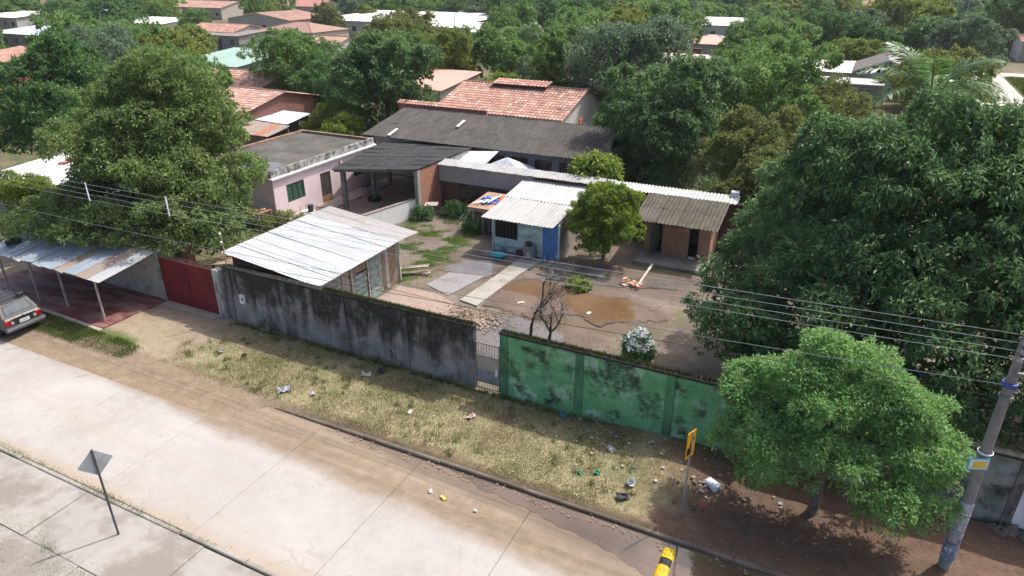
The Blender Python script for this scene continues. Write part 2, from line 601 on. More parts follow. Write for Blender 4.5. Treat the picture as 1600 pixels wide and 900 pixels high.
def verge_mat():
    t = NT('verge_earth')
    p = t.pos()
    x, y, z = t.xyz(p)
    a = t.noise(p, 0.55, 6, 0.65)
    b = t.noise(p, 2.6, 7, 0.7)
    c = t.noise(p, 16, 5, 0.7)
    mixv = t.ma('ADD', t.ma('MULTIPLY', b, 0.5), t.ma('MULTIPLY', c, 0.5))
    straw = t.ramp(mixv, [(0.32, (0.12, 0.10, 0.05)), (0.5, (0.27, 0.235, 0.13)), (0.68, (0.42, 0.37, 0.23))])
    green = t.ramp(mixv, [(0.32, (0.035, 0.055, 0.015)), (0.5, (0.10, 0.13, 0.035)), (0.7, (0.20, 0.21, 0.08))])
    soil = t.ramp(mixv, [(0.32, (0.07, 0.042, 0.028)), (0.5, (0.13, 0.082, 0.055)), (0.7, (0.20, 0.135, 0.095))])
    pale = t.ramp(mixv, [(0.32, (0.19, 0.145, 0.10)), (0.5, (0.29, 0.228, 0.165)), (0.7, (0.38, 0.315, 0.235))])
    w = t.ma('MULTIPLY', t.ma('SUBTRACT', a, 0.5), 5.0)
    col = t.mix(t.ma('MULTIPLY', t.step(t.noise(p, 0.7, 7, 0.7), 0.46, 0.7), 0.75), straw, green)
    s1 = t.step(t.ma('ADD', x, w), -4.2, -1.6)                       # trodden soil under the yellow-flowered tree
    s2 = t.step(t.ma('ADD', x, w), -20.3, -23.2)                     # dusty way to the red gate
    s3 = t.step(t.ma('ADD', y, t.ma('MULTIPLY', t.ma('SUBTRACT', b, 0.5), 0.9)), 14.98, 14.72)
    col = t.mix(t.ma('MULTIPLY', t.step(t.noise(p, 0.5, 7, 0.72), 0.53, 0.66), 0.65), col, soil)
    col = t.mix(t.ma('MULTIPLY', s2, 0.85), col, pale)
    s4 = t.ma('MULTIPLY', t.step(t.ma('ADD', x, t.ma('MULTIPLY', w, 0.3)), -24.2, -25.2), t.step(t.ma('ADD', y, t.ma('MULTIPLY', t.ma('SUBTRACT', b, 0.5), 0.8)), 14.0, 14.35))
    s4 = t.ma('MULTIPLY', s4, t.step(t.ma('ADD', y, t.ma('MULTIPLY', t.ma('SUBTRACT', a, 0.5), 0.8)), 15.75, 15.3))
    col = t.mix(s4, col, green)
    rd = t.ramp(mixv, [(0.32, (0.145, 0.104, 0.068)), (0.5, (0.23, 0.172, 0.118)), (0.7, (0.325, 0.26, 0.187))])
    col = t.mix(t.ma('MULTIPLY', s3, t.step(x, -13.5, -17.0)), col, rd)
    col = t.mix(t.ma('MULTIPLY', t.ma('MULTIPLY', s3, 0.7), t.step(x, -17.0, -13.5)), col, soil)
    col = t.mix(s1, col, soil)
    t.bump(t.ma('ADD', b, t.ma('MULTIPLY', c, 0.6)), 0.6, 0.04)
    return t.fin(col, 0.95)
def grid(x0, x1, y0, y1, nx, ny, zf, name, mat):
    X, Y = np.meshgrid(np.linspace(x0, x1, nx+1), np.linspace(y0, y1, ny+1))
    Z = zf(X, Y)
    V = np.stack([X, Y, Z], -1).reshape(-1, 3)
    i, j = np.meshgrid(np.arange(ny), np.arange(nx), indexing='ij')
    a = i*(nx+1)+j
    F = np.stack([a, a+1, a+nx+2, a+nx+1], -1).reshape(-1, 4)
    return tag(link(name, mesh_np(name, V, F, mat, True)), kind='structure')
def lumps(X, Y):
    return 0.018*np.sin(X*1.7+1.3*np.sin(Y*2.1))+0.014*np.sin(Y*3.3+X*2.9)+0.01*np.sin(X*6.1-Y*5.3)
def sst(v, a, b):
    q = np.clip((v-a)/(b-a), 0, 1)
    return q*q*(3-2*q)
def verge_z(X, Y):
    z = lumps(X, Y)*sst(Y, 14.55, 15.2)*(1-sst(Y, 18.0, 18.5))
    z += 0.30*np.exp(-((X+2.9)**2/2.2+(Y-17.3)**2/0.9))        # heap of soil
    z += 0.16*sst(X, -7, -3)*sst(Y, 16.5, 18.6)
    # no kerb on the left: the dust runs down onto the slabs
    left = 1-sst(X, -18.0, -15.0)
    z -= left*0.16*(1-sst(Y, 13.3, 15.2))
    z -= (1-left)*(1-sst(Y, 14.36, 14.52))*0.35
    return z+0.012
grid(-75, 34, 13.1, 18.6, 440, 30, verge_z, 'verge', verge_mat())

# gutter water
def watermat():
    t = NT('muddy_water')
    p = t.pos()
    a = t.noise(p, 0.45, 4, 0.55)
    col = t.ramp(a, [(0.35, (0.12, 0.066, 0.032)), (0.6, (0.16, 0.102, 0.06))])
    t.bump(t.noise(p, 5, 2), 0.02, 0.01)
    t.fin(col, 0.04, 0, 0.5)
    t.b.inputs['IOR'].default_value = 1.5
    return t.m
WATER = watermat()
def thinwater():
    t = NT('standing_water')
    p = t.pos()
    col = t.ramp(t.noise(p, 0.8, 5, 0.6), [(0.35, (0.10, 0.083, 0.07)), (0.62, (0.155, 0.135, 0.12))])
    t.bump(t.noise(p, 7, 2), 0.015, 0.01)
    t.fin(col, 0.05, 0, 0.5)
    t.b.inputs['IOR'].default_value = 1.6
    return t.m
WATER2 = thinwater()
gut = [(-9.2, 14.38), (-8.0, 14.05), (-6.4, 13.85), (-5.2, 13.62), (-4.0, 13.45), (-3.0, 13.2), (-2.2, 12.8), (-1.2, 12.6), (1, 12.4), (4, 12.5), (7, 13.2), (9, 14.0), (9.3, 14.4)]
rr = random.Random(3)
edge = []
for i in range(len(gut)-1):
    for j in range(5):
        f = j/5
        edge.append((gut[i][0]*(1-f)+gut[i+1][0]*f, gut[i][1]*(1-f)+gut[i+1][1]*f+rr.uniform(-.06, .06)*(i > 0)))
edge.append((9.3, 14.41)); edge.append((-9.2, 14.41))
def gutterwater():
    t = NT('gutter_water')
    p = t.pos()
    col = t.ramp(t.noise(p, 0.6, 5, 0.6), [(0.35, (0.085, 0.058, 0.038)), (0.62, (0.14, 0.10, 0.07))])
    t.bump(t.noise(p, 6, 2), 0.012, 0.01)
    t.fin(col, 0.03, 0, 0.6)
    t.b.inputs['IOR'].default_value = 1.6
    return t.m
sheet_patch('gutter_puddle', edge, -0.143, gutterwater())

# yard of the plot
def yard_mat():
    t = NT('yard_earth')
    p = t.pos()
    a = t.noise(p, 0.4, 6, 0.62)
    b = t.noise(p, 2.2, 7, 0.7)
    c = t.noise(p, 12, 5, 0.7)
    f = t.ma('ADD', t.ma('MULTIPLY', a, 0.5), t.ma('ADD', t.ma('MULTIPLY', b, 0.3), t.ma('MULTIPLY', c, 0.2)))
    col = t.ramp(f, [(0.33, (0.075, 0.058, 0.043)), (0.45, (0.128, 0.102, 0.078)), (0.55, (0.185, 0.152, 0.120)), (0.68, (0.265, 0.225, 0.183))])
    col = t.mix(t.ma('MULTIPLY', t.step(t.noise(p, 0.7, 5), 0.56, 0.68), 0.7), col, (0.11, 0.12, 0.04))
    x, y, z = t.xyz(p)
    halo = None
    for cx, cy, rx, ry in ((-9.9, 26.5, 4.4, 2.4), (-11.0, 22.6, 2.4, 2.2), (-15.8, 28.6, 2.4, 2.0), (-9.0, 30.2, 4.6, 1.5)):
        e = t.ma('ADD', t.ma('POWER', t.ma('DIVIDE', t.ma('SUBTRACT', x, cx), rx), 2.0), t.ma('POWER', t.ma('DIVIDE', t.ma('SUBTRACT', y, cy), ry), 2.0))
        e = t.ma('ADD', e, t.ma('MULTIPLY', t.ma('SUBTRACT', b, 0.5), 1.6))
        h_ = t.step(e, 1.35, 0.75)
        halo = h_ if halo is None else t.ma('MAXIMUM', halo, h_)
    col = t.mix(t.ma('MULTIPLY', halo, 0.7), col, (0.105, 0.07, 0.045))
    t.bump(t.ma('ADD', b, t.ma('MULTIPLY', c, 0.6)), 0.5, 0.03)
    return t.fin(col, t.ma('SUBTRACT', t.ma('SUBTRACT', 0.95, t.ma('MULTIPLY', halo, 0.3)), t.ma('MULTIPLY', t.step(f, 0.47, 0.36), 0.35)))
grid(-23.9, 14, 18.72, 36.2, 120, 60, lambda X, Y: 0.01+0.6*lumps(X*0.6, Y*0.6), 'yard', yard_mat())
def shore(poly, amp, seed, n=14):
    """natural outline: smooth closed curve pushed in and out by several octaves"""
    q = blob(poly, n, 0.0, seed)
    rr_ = random.Random(seed)
    ph = [rr_.uniform(0, 6.28) for _ in range(6)]
    m_ = len(q); out = []
    for i in range(m_):
        x0, y0 = q[i-1]; x1, y1 = q[(i+1) % m_]
        nx, ny = y1-y0, x0-x1
        l_ = math.hypot(nx, ny) or 1
        w = 2*math.pi*i/m_
        d = amp*(math.sin(7*w+ph[0])+0.8*math.sin(13*w+ph[1])+0.55*math.sin(23*w+ph[2])+0.4*math.sin(41*w+ph[3])+0.3*rr_.uniform(-1, 1))
        out.append((q[i][0]+nx/l_*d, q[i][1]+ny/l_*d))
    return out
def ring(poly, k):
    cx = sum(q[0] for q in poly)/len(poly); cy = sum(q[1] for q in poly)/len(poly)
    return [(cx+(x-cx)*k, cy+(y-cy)*k) for x, y in poly]
def mudmat():
    t = NT('wet_mud')
    p = t.pos()
    b = t.noise(p, 5, 6, 0.7)
    t.bump(b, 0.35, 0.02)
    return t.fin(t.ramp(b, [(0.35, (0.075, 0.05, 0.032)), (0.65, (0.15, 0.108, 0.075))]), 0.32, 0, 0.4)
MUD = mudmat()
BP = [(-13.4, 25.4), (-13.3, 27.2), (-11.9, 28.4), (-10.4, 27.7), (-8.8, 28.0), (-6.9, 27.6), (-6.0, 27.0), (-7.0, 26.1), (-8.3, 25.4), (-9.5, 25.6), (-11.0, 24.7), (-12.0, 24.7)]
sheet_patch('mud_margin', shore(ring(BP, 1.09), 0.14, 31)[::-1], 0.037, MUD)
sheet_patch('brown_puddle', shore([(-13.4, 25.4), (-13.3, 27.2), (-11.9, 28.4), (-10.4, 27.7), (-8.8, 28.0), (-6.9, 27.6), (-6.0, 27.0), (-7.0, 26.1), (-8.3, 25.4), (-9.5, 25.6), (-11.0, 24.7), (-12.0, 24.7)], 0.11, 2)[::-1], 0.040, WATER)
sheet_patch('grey_puddle', shore([(-12.9, 21.9), (-12.8, 23.5), (-12.2, 24.3), (-11.0, 24.2), (-9.5, 23.9), (-9.0, 23.0), (-9.5, 21.4), (-11, 20.6)], 0.09, 5)[::-1], 0.036, WATER2)
sheet_patch('dark_puddle', shore([(-17.5, 27.4), (-16.7, 29.0), (-15.0, 29.6), (-14.7, 28.8), (-14.8, 27.6), (-16.2, 27.3)], 0.07, 6)[::-1], 0.033, WATER2)
sheet_patch('back_puddle', shore([(-12.6, 28.9), (-12.2, 29.7), (-10.6, 29.6), (-8.9, 30.3), (-6.0, 31.6), (-4.6, 31.2), (-6.5, 30.0), (-9.0, 29.2), (-10.6, 28.8)], 0.08, 9)[::-1], 0.030, WATER2)
CPATH = concrete('path_concrete', (0.35, 0.33, 0.29), (0.22, 0.19, 0.155), 0.52)
sheet_patch('garden_path', [(-14.75, 24.6), (-13.75, 24.4), (-13.55, 28.4), (-13.2, 30.6), (-14.45, 30.7), (-14.5, 28.2)], 0.075, CPATH, thick=0.12)
sheet_patch('doorstep_slab', [(-16.6, 29.9), (-9.6, 29.9), (-9.6, 30.9), (-16.6, 31.02)], 0.062, concrete('damp_concrete', (0.26, 0.245, 0.22), (0.1, 0.085, 0.07), 0.42), thick=0.1)
sheet_patch('wet_slab', [(-17.1, 25.4), (-15.5, 24.8), (-15.02, 27.5), (-16.85, 27.15)], 0.055, concrete('wet_concrete', (0.26, 0.255, 0.25), (0.16, 0.14, 0.125), 0.52), thick=0.08)
BRP = None
def brickmat(name, c, mort, bw=0.27, bh=0.105, flat=False, dirt=(0.05, 0.04, 0.035), lo=0.56, c2=None):
    if name in MATS: return MATS[name]
    t = NT(name)
    v = t.obj()
    x, y, z = t.xyz(v)
    cb = t.n('CombineXYZ')
    if flat:
        t.put(cb.inputs[0], x); t.put(cb.inputs[1], y)
    else:
        t.put(cb.inputs[0], t.ma('ADD', x, y)); t.put(cb.inputs[1], z)
    br = t.n('TexBrick')
    t.put(br.inputs['Vector'], cb.outputs[0])
    br.inputs['Scale'].default_value = 1.0
    br.inputs['Brick Width'].default_value = bw
    br.inputs['Row Height'].default_value = bh
    br.inputs['Mortar Size'].default_value = 0.012
    br.inputs['Mortar Smooth'].default_value = 0.3
    br.inputs['Bias'].default_value = 0.0
    br.inputs['Color1'].default_value = (*c, 1)
    br.inputs['Color2'].default_value = (*(c2 or tuple(k*0.65 for k in c)), 1)
    br.inputs['Mortar'].default_value = (*mort, 1)
    n = t.noise(v, 1.1, 6, 0.7)
    col = t.mix(t.ma('MULTIPLY', t.step(n, lo, lo+0.14), 0.8), br.outputs['Color'], dirt)
    col = t.mix(t.ma('MULTIPLY', t.noise(v, 14, 4, 0.7), 0.4), col, tuple(k*0.6 for k in c))
    t.bump(t.ma('SUBTRACT', 1.0, br.outputs['Fac']), 0.7, 0.012)
    MATS[name] = t.fin(col, 0.92)
    return MATS[name]
sheet_patch('brick_paving', [(-18.3, 22.9), (-17.3, 20.2), (-14.5, 20.4), (-14.3, 23.0), (-14.9, 24.2), (-16.0, 24.7), (-18.2, 24.7)], 0.07, brickmat('paving_brick', (0.40, 0.285, 0.23), (0.32, 0.28, 0.235), 0.24, 0.12, True, (0.33, 0.29, 0.24), 0.46), thick=0.1)
# side street at the far right and a cross street
SR = concrete('side_road_concrete', (0.50, 0.475, 0.44), (0.40, 0.33, 0.26), 0.55, 0.3)
sheet_patch('side_street', [(11.0, 60), (17.6, 60), (18.6, 122.8), (18.6, 400), (12.2, 400), (12.0, 122.8)], 0.004, SR)
sheet_patch('cross_street', [(18.7, 122.9), (120, 124.5), (120, 129.5), (18.7, 127.6)], 0.0, SR)
# ================================================================ boundary walls along the street
CONC = stained('mouldy_concrete', (0.27, 0.255, 0.235), (0.028, 0.026, 0.024), 0.47, 0.66, 0.75, (0.37, 0.36, 0.34), topdark=0.15, H=2.5)
CONC_P = stained('mouldy_post', (0.25, 0.245, 0.235), (0.03, 0.03, 0.028), 0.47, 0.68, 1.1, topdark=0.12, H=2.5)
GRN = stained('green_wall_paint', (0.14, 0.40, 0.17), (0.04, 0.06, 0.038), 0.485, 0.61, 1.25, (0.22, 0.49, 0.25), topdark=0.0, H=2.5, green=(0.34, 0.55, 0.36), vert=False)
GRN_P = stained('green_post', (0.09, 0.25, 0.12), (0.035, 0.05, 0.035), 0.45, 0.64, 1.1, (0.12, 0.34, 0.17))
CAP = stained('black_coping', (0.05, 0.05, 0.045), (0.012, 0.013, 0.011), 0.42, 0.6, 1.4, vert=False)
WH = 2.5
def boundary_wall(name, label, xs, mp, mpost, y=18.57, h=WH, mcap=None, end=True, mcat='wall'):
    t = thing(name, label, mcat, ((xs[0]+xs[-1])/2, y, 0))
    ox = (xs[0]+xs[-1])/2
    for i in range(len(xs)-1):
        a, b = xs[i]-ox, xs[i+1]-ox
        box('panel', mp, t, a+0.285, b, 0.0, 0.14, -0.15, h)
        box('post', mpost, t, a, a+0.28, -0.045, 0.16, -0.15, h+0.01)
    if end:
        box('post', mpost, t, xs[-1]-ox+0.004, xs[-1]-ox+0.25, -0.045, 0.16, -0.15, h+0.01)
    e = 0.254 if end else 0.0
    box('coping', mcap or CAP, t, xs[0]-ox-0.03, xs[-1]-ox+e+0.03, -0.09, 0.21, h+0.012, h+0.10, 0.02)
    return t
boundary_wall('concrete_wall', 'grey concrete boundary wall streaked with black mould, left of the small gate', [-22.8, -19.65, -16.65, -13.75, -10.85], CONC, CONC_P)
boundary_wall('green_wall', 'green painted boundary wall with dark mould right of the small gate', [-9.55, -6.72, -3.65, -0.6], GRN, GRN_P, end=True)
GW = stained('grey_green_wall', (0.36, 0.36, 0.335), (0.05, 0.055, 0.048), 0.47, 0.62, 0.9, (0.30, 0.31, 0.28), green=(0.14, 0.22, 0.17), vert=False)
rw = boundary_wall('grey_wall', 'grey green stained wall behind the utility pole at the right edge', [0.0, 2.9, 5.75, 8.6, 11.5, 14.4], GW, CONC_P, y=18.75, h=2.35)
# painted advert on the wall: white ground, pink rounded frame
box('painted_panel', plain('advert_white', (0.72, 0.72, 0.72), 0.7), rw, 5.98-7.2, 8.2-7.2, -0.052, -0.046, 0.25, 1.75)
fm = MB()
fp = [(6.8-7.2+0.3*math.cos(w)*0.5+dx, 1.0+0.5*math.sin(w)+dz) for w, dx, dz in [(math.pi, 0, 0)]]
pts = []
for cx_, cz_, a0 in ((6.5, 0.6, 180), (7.75, 0.6, 270), (7.75, 1.4, 0), (6.5, 1.4, 90)):
    for k in range(6):
        w = R(a0+k*18)
        pts.append((cx_-7.2+0.17*math.cos(w), -0.056, cz_+0.17*math.sin(w)))
fm.tube(pts+[pts[0]], 0.028, 5).build('painted_frame', plain('advert_pink', (0.62, 0.16, 0.25), 0.7), rw)
# rubble footing of that wall
STN = plain('field_stone', (0.16, 0.145, 0.12), 0.95, var=0.4, scale=2.5, bump=0.5)
sr = random.Random(12)
for k in range(26):
    sx = 4.2+sr.uniform(0, 6.8); s_ = sr.uniform(0.12, 0.26)
    m = MB()
    m.lathe([(0.02, 0), (0.8*s_, 0.1*s_), (s_, 0.5*s_), (0.75*s_, 0.95*s_), (0.02, 1.1*s_)], 7)
    m.v = [(a*sr.uniform(.8, 1.2), b*sr.uniform(.75, 1.1), c*sr.uniform(.8, 1.15)) for a, b, c in m.v]
    m.build('footing_stone', STN, rw, (sx-7.2, -0.12-sr.uniform(0.0, 0.28), sr.uniform(-0.04, 0.12)), (0, 0, sr.uniform(0, 6)))

# small gate between the two walls
GT = thing('small_gate', 'small cream metal gate with bars on top, between grey and green walls', 'gate', (-10.05, 18.6, 0))
GRAYM = plain('gate_steel', (0.18, 0.18, 0.17), 0.6, 0.3)
fr = MB()
for x_ in (-0.5, 0.44): fr.bar((x_, 0, 0.05), (x_, 0, 1.95), 0.05, 0.05)
for z_ in (0.08, 0.32, 1.42, 1.92): fr.bar((-0.475, 0, z_), (0.415, 0, z_), 0.035, 0.035)
fr.build('frame', GRAYM, GT)
box('panel', stained('gate_cream', (0.44, 0.42, 0.31), (0.14, 0.14, 0.13), 0.52, 0.66, 1.4, (0.36, 0.36, 0.30)), GT, -0.47, 0.41, -0.01, 0.01, 0.84, 1.40)
box('panel', stained('gate_grey', (0.30, 0.32, 0.34), (0.10, 0.10, 0.10), 0.5, 0.66, 1.4), GT, -0.47, 0.41, -0.012, 0.012, 0.34, 0.835)
for k in range(8):
    MB().bar((-0.40+k*0.108, 0, 1.44), (-0.40+k*0.108, 0, 1.90), 0.014, 0.014).build('bar', GRAYM, GT)
for k in range(8):
    MB().bar((-0.40+k*0.108, 0, 0.10), (-0.40+k*0.108, 0, 0.30), 0.014, 0.014).build('bar', GRAYM, GT)
MB().prism([(0, 0), (0.10, 0.01), (0.13, 0.16), (0.07, 0.3), (0.02, 0.2)], 0, 0.05).build('rag', plain('white_rag', (0.7, 0.72, 0.75), 0.9), GT, (0.28, -0.02, 0.72), (R(90), 0, 0))
# meter box, its bracket
mt = thing('meter_box', 'white electricity meter box fixed to the grey concrete wall', 'meter box', (-21.85, 18.515, 1.05))
MB().box(-0.13, 0.13, -0.10, 0.0, 0, 0.42, 0.015).build('case', plain('meter_white', (0.72, 0.72, 0.70), 0.5), mt)
box('dial', plain('meter_glass', (0.06, 0.06, 0.06), 0.2), mt, -0.02, 0.09, -0.106, -0.1, 0.16, 0.28)
pp = thing('service_mast', 'thin metal wire mast standing on the wall beside the red gate', 'mast', (-22.62, 18.62, 2.4))
MB().tube([(0, 0, 0), (0, 0, 1.7)], 0.025, 6).build('pole', plain('old_steel', (0.33, 0.31, 0.28), 0.6, 0.4), pp)
for z_ in (1.25, 1.62):
    MB().lathe([(0.02, 0), (0.05, 0.02), (0.05, 0.07), (0.02, 0.09)], 8).build('insulator', plain('porcelain', (0.75, 0.74, 0.7), 0.3), pp, (0, -0.05, z_))

# white gate post, red gate, whitewashed wall
wp = thing('gate_post', 'whitewashed peeling post between the red gate and grey wall', 'post', (-23.25, 18.6, 0))
WW = stained('whitewash', (0.50, 0.49, 0.46), (0.12, 0.11, 0.10), 0.48, 0.62, 1.6, (0.38, 0.365, 0.335))
MB().box(-0.17, 0.17, -0.16, 0.16, -0.1, 2.35, 0.03).build('shaft', WW, wp)
MB().prism([(-0.1, -0.05), (0.12, -0.06), (0.1, 0.1), (-0.08, 0.06)], 0, 0.28).build('broken_render', WW, wp, (0.03, -0.18, 0.95))
rg = thing('red_gate', 'dark red sheet metal driveway gate topped with spikes', 'gate', (-25.25, 18.62, 0.06))
REDM = plain('red_gate_paint', (0.16, 0.016, 0.02), 0.6, 0, 0.2, 1.4)
for i, (a, b) in enumerate(((-1.72, -0.003), (0.003, 1.74))):
    box('leaf_panel', REDM, rg, a, b, -0.02, 0.02, 0, 2.12)
MB().box(-0.03, 0.03, -0.05, -0.02, 0.02, 2.1).build('meeting_bar', REDM, rg)
MB().bar((-1.72, 0, 2.14), (1.74, 0, 2.14), 0.04, 0.04).build('top_rail', REDM, rg)
MB().box(-0.06, 0.06, -0.07, -0.045, 1.0, 1.16).build('lock', plain('dark_lock', (0.05, 0.04, 0.04), 0.4, 0.5), rg)
spk = None
for k in range(34):
    x_ = -1.68+k*0.1025
    if spk is None:
        spk = MB().tube([(0, 0, 0), (0, 0, 0.2), (0, 0, 0.27)], [0.012, 0.010, 0.002], 5).build('spike', plain('spike_iron', (0.22, 0.18, 0.15), 0.7, 0.3), rg, (x_, 0, 2.16)).data
    else:
        link('spike', spk, rg, (x_, 0, 2.16))
sheet_patch('gate_sill', [(-26.9, 18.2), (-23.5, 18.2), (-23.5, 18.6), (-26.9, 18.6)], 0.06, concrete('sill_concrete', (0.40, 0.34, 0.28), (0.22, 0.15, 0.1), 0.5), thick=0.12)
wwall = thing('whitewashed_wall', 'peeling whitewashed brick wall at the back of the carport', 'wall', (-30.4, 18.62, 0))
WBR = brickmat('whitewashed_brick', (0.42, 0.40, 0.36), (0.30, 0.28, 0.25), 0.27, 0.11, False, (0.2, 0.18, 0.15), 0.52, (0.34, 0.32, 0.29))
box('masonry', WBR, wwall, -4.6, 3.15, 0, 0.16, -0.1, 2.3)
box('end_post', stained('algae_post', (0.34, 0.36, 0.32), (0.07, 0.08, 0.065), 0.48, 0.62, 1.6, green=(0.12, 0.22, 0.15)), wwall, 3.155, 3.45, -0.05, 0.2, -0.1, 2.42)

# red painted carport floor
def redfloor():
    t = NT('red_floor_paint')
    p = t.pos()
    a = t.noise(p, 0.8, 6, 0.65)
    st = t.noise(t.sc(p, (0.5, 2.0, 1)), 1.0, 6, 0.7)
    col = t.mix(t.step(st, 0.40, 0.66), (0.17, 0.045, 0.042), (0.32, 0.215, 0.19))
    col = t.mix(t.ma('MULTIPLY', a, 0.5), col, (0.10, 0.03, 0.03))
    t.bump(t.noise(p, 6, 4), 0.1, 0.01)
    return t.fin(col, t.ma('ADD', 0.35, t.ma('MULTIPLY', a, 0.4)), 0, 0.4)
sheet_patch('carport_floor', [(-36.5, 15.75), (-27.15, 15.45), (-27.0, 18.6), (-36.5, 18.6)], 0.075, redfloor(), thick=0.15)
sheet_patch('carport_floor_edge', [(-36.5, 15.55), (-27.1, 15.25), (-27.12, 15.44), (-36.5, 15.74)], 0.05, concrete('worn_edge', (0.42, 0.36, 0.31), (0.25, 0.1, 0.08), 0.5), thick=0.15)

# carport: mixed old sheets on thin posts
cp = thing('carport', 'lean-to carport of blue and rusty metal sheets on thin white posts', 'carport', (-31.5, 16.0, 0.06))
POSTM = plain('pale_post', (0.36, 0.31, 0.27), 0.8, 0, 0.25)
for x_, y_ in ((-27.65, 15.95), (-30.45, 16.12), (-32.2, 15.92), (-35.3, 16.3)):
    MB().tube([(0, 0, 0), (0.02, 0, 2.0)], 0.05, 7).build('post', POSTM, cp, (x_+31.5, y_-16.0, 0))
MB().bar((-5.5, -0.02, 1.93), (4.2, -0.02, 1.93), 0.06, 0.08).build('front_beam', POSTM, cp)
MB().bar((-5.5, 2.45, 2.24), (4.3, 2.45, 2.24), 0.06, 0.08).build('rear_beam', POSTM, cp)
for x_ in (-0.95, 2.2):
    MB().bar((x_, -0.1, 1.99), (x_, 2.5, 2.3), 0.05, 0.06).build('rafter', POSTM, cp)
SHB = sheet('blue_sheet', (0.22, 0.27, 0.33), (0.33, 0.37, 0.41), (0.17, 0.13, 0.11), 0.6, 0.6, 1, spec=0.3)
SHR = sheet('rust_sheet', (0.29, 0.265, 0.245), (0.30, 0.22, 0.165), (0.19, 0.10, 0.06), 0.53, 0.8, 1, spec=0.2)
SHG = sheet('grey_sheet', (0.34, 0.355, 0.37), (0.42, 0.43, 0.44), (0.22, 0.17, 0.14), 0.62, 0.45, 1)
seq = [SHG, SHB, SHB, SHG, SHB, SHB, SHB, SHR, SHB, SHR, SHG]
xa = -4.0
for k, m_ in enumerate(seq):
    wdt = 0.76
    zf = 2.0+[0, .02, .04, .0, .10, .02, .06, .03, .08, .05, .02][k]
    tw = [0, .02, -.03, .06, -.05, .03, 0, .05, -.02, .03, 0][k]
    c = [(xa, -0.22+tw, zf), (xa+wdt+0.05, -0.22-tw, zf-0.01), (xa, 2.62+tw, zf+0.36), (xa+wdt+0.05, 2.62, zf+0.36)]
    b = Vector(c[0])
    link('roof_sheet', corr_mesh('roof_sheet', m_, *[Vector(q)-b for q in c], 0.19, 0.014, 5, 0.012, k), cp, b)
    xa += wdt
def tyre(name, label, loc, r_=0.33, w=0.2, rot=(0, 0, 0), parent=None):
    prof = [(r_*0.58, -w*0.42), (r_*0.8, -w*0.5), (r_*0.97, -w*0.4), (r_, 0), (r_*0.97, w*0.4), (r_*0.8, w*0.5), (r_*0.58, w*0.42), (r_*0.62, 0), (r_*0.58, -w*0.42)]
    o = MB().lathe(prof, 22).build(name, plain('tyre_rubber', (0.02, 0.02, 0.021), 0.75, 0, 0.3), parent, loc, rot, True)
    if label: tag(o, label, 'tyre')
    return o
tyre('tyre', 'black tyre lying on the left end of the carport roof', (-34.5, 16.75, 2.36), 0.33, 0.2, (R(7), 0, 0))
pf = thing('plank_fence', 'weathered wooden plank fence left behind the carport with one turquoise board', 'fence', (-40.6, 20.2, 0))
for k in range(17):
    m_ = plain('turquoise_board', (0.22, 0.42, 0.40), 0.8) if k in (11, 12) else plain('grey_board%d' % (k % 3), [(0.20, 0.17, 0.15), (0.30, 0.26, 0.23), (0.12, 0.1, 0.09)][k % 3], 0.9)
    MB().box(-0.085, 0.085, -0.012, 0.012, 0, 1.75+0.12*math.sin(k*2.1)).build('plank', m_, pf, (-1.7+k*0.2, 0.02*(k % 2), 0), (0, R(2*math.sin(k*1.7)), 0))
MB().bar((-1.8, 0.045, 0.5), (1.7, 0.045, 0.5), 0.05, 0.08).build('rail', plain('grey_board1', (0.3, .26, .23)), pf)
MB().bar((-1.8, 0.045, 1.4), (1.7, 0.045, 1.4), 0.05, 0.08).build('rail', plain('grey_board1', (0.3, .26, .23)), pf)
bs = thing('brick_pillar', 'short brick pillar rising behind the red gate', 'pillar', (-26.6, 19.9, 0))
for k in range(22):
    box('brick_course', plain('pillar_brick%d' % (k % 2), [(0.30, 0.13, 0.09), (0.36, 0.20, 0.14)][k % 2], 0.9), bs, -0.2+0.01*(k % 2), 0.2-0.012*(k % 3 == 0), -0.2, 0.2, k*0.113, k*0.113+0.104)
dp = thing('plank_heap', 'brown sheet and boards piled between red gate and tin-roofed shed', 'boards', (-23.95, 20.6, 0))
BRN = plain('brown_board', (0.30, 0.22, 0.15), 0.9, 0, 0.25)
for k in range(6):
    MB().box(-1.0, 1.0, -0.14, 0.14, 0, 0.03).build('board', BRN, dp, (-0.5+0.1*k, -0.6+0.3*k, 1.85+0.02*k), (R(4), R(3*k-6), R(20+7*k)))
for x_, y_ in ((-1.1, -0.7), (0.2, -0.6), (-1.0, 0.9), (0.3, 0.9)):
    MB().box(-0.04, 0.04, -0.04, 0.04, 0, 1.83).build('trestle_leg', BRN, dp, (x_, y_, 0))
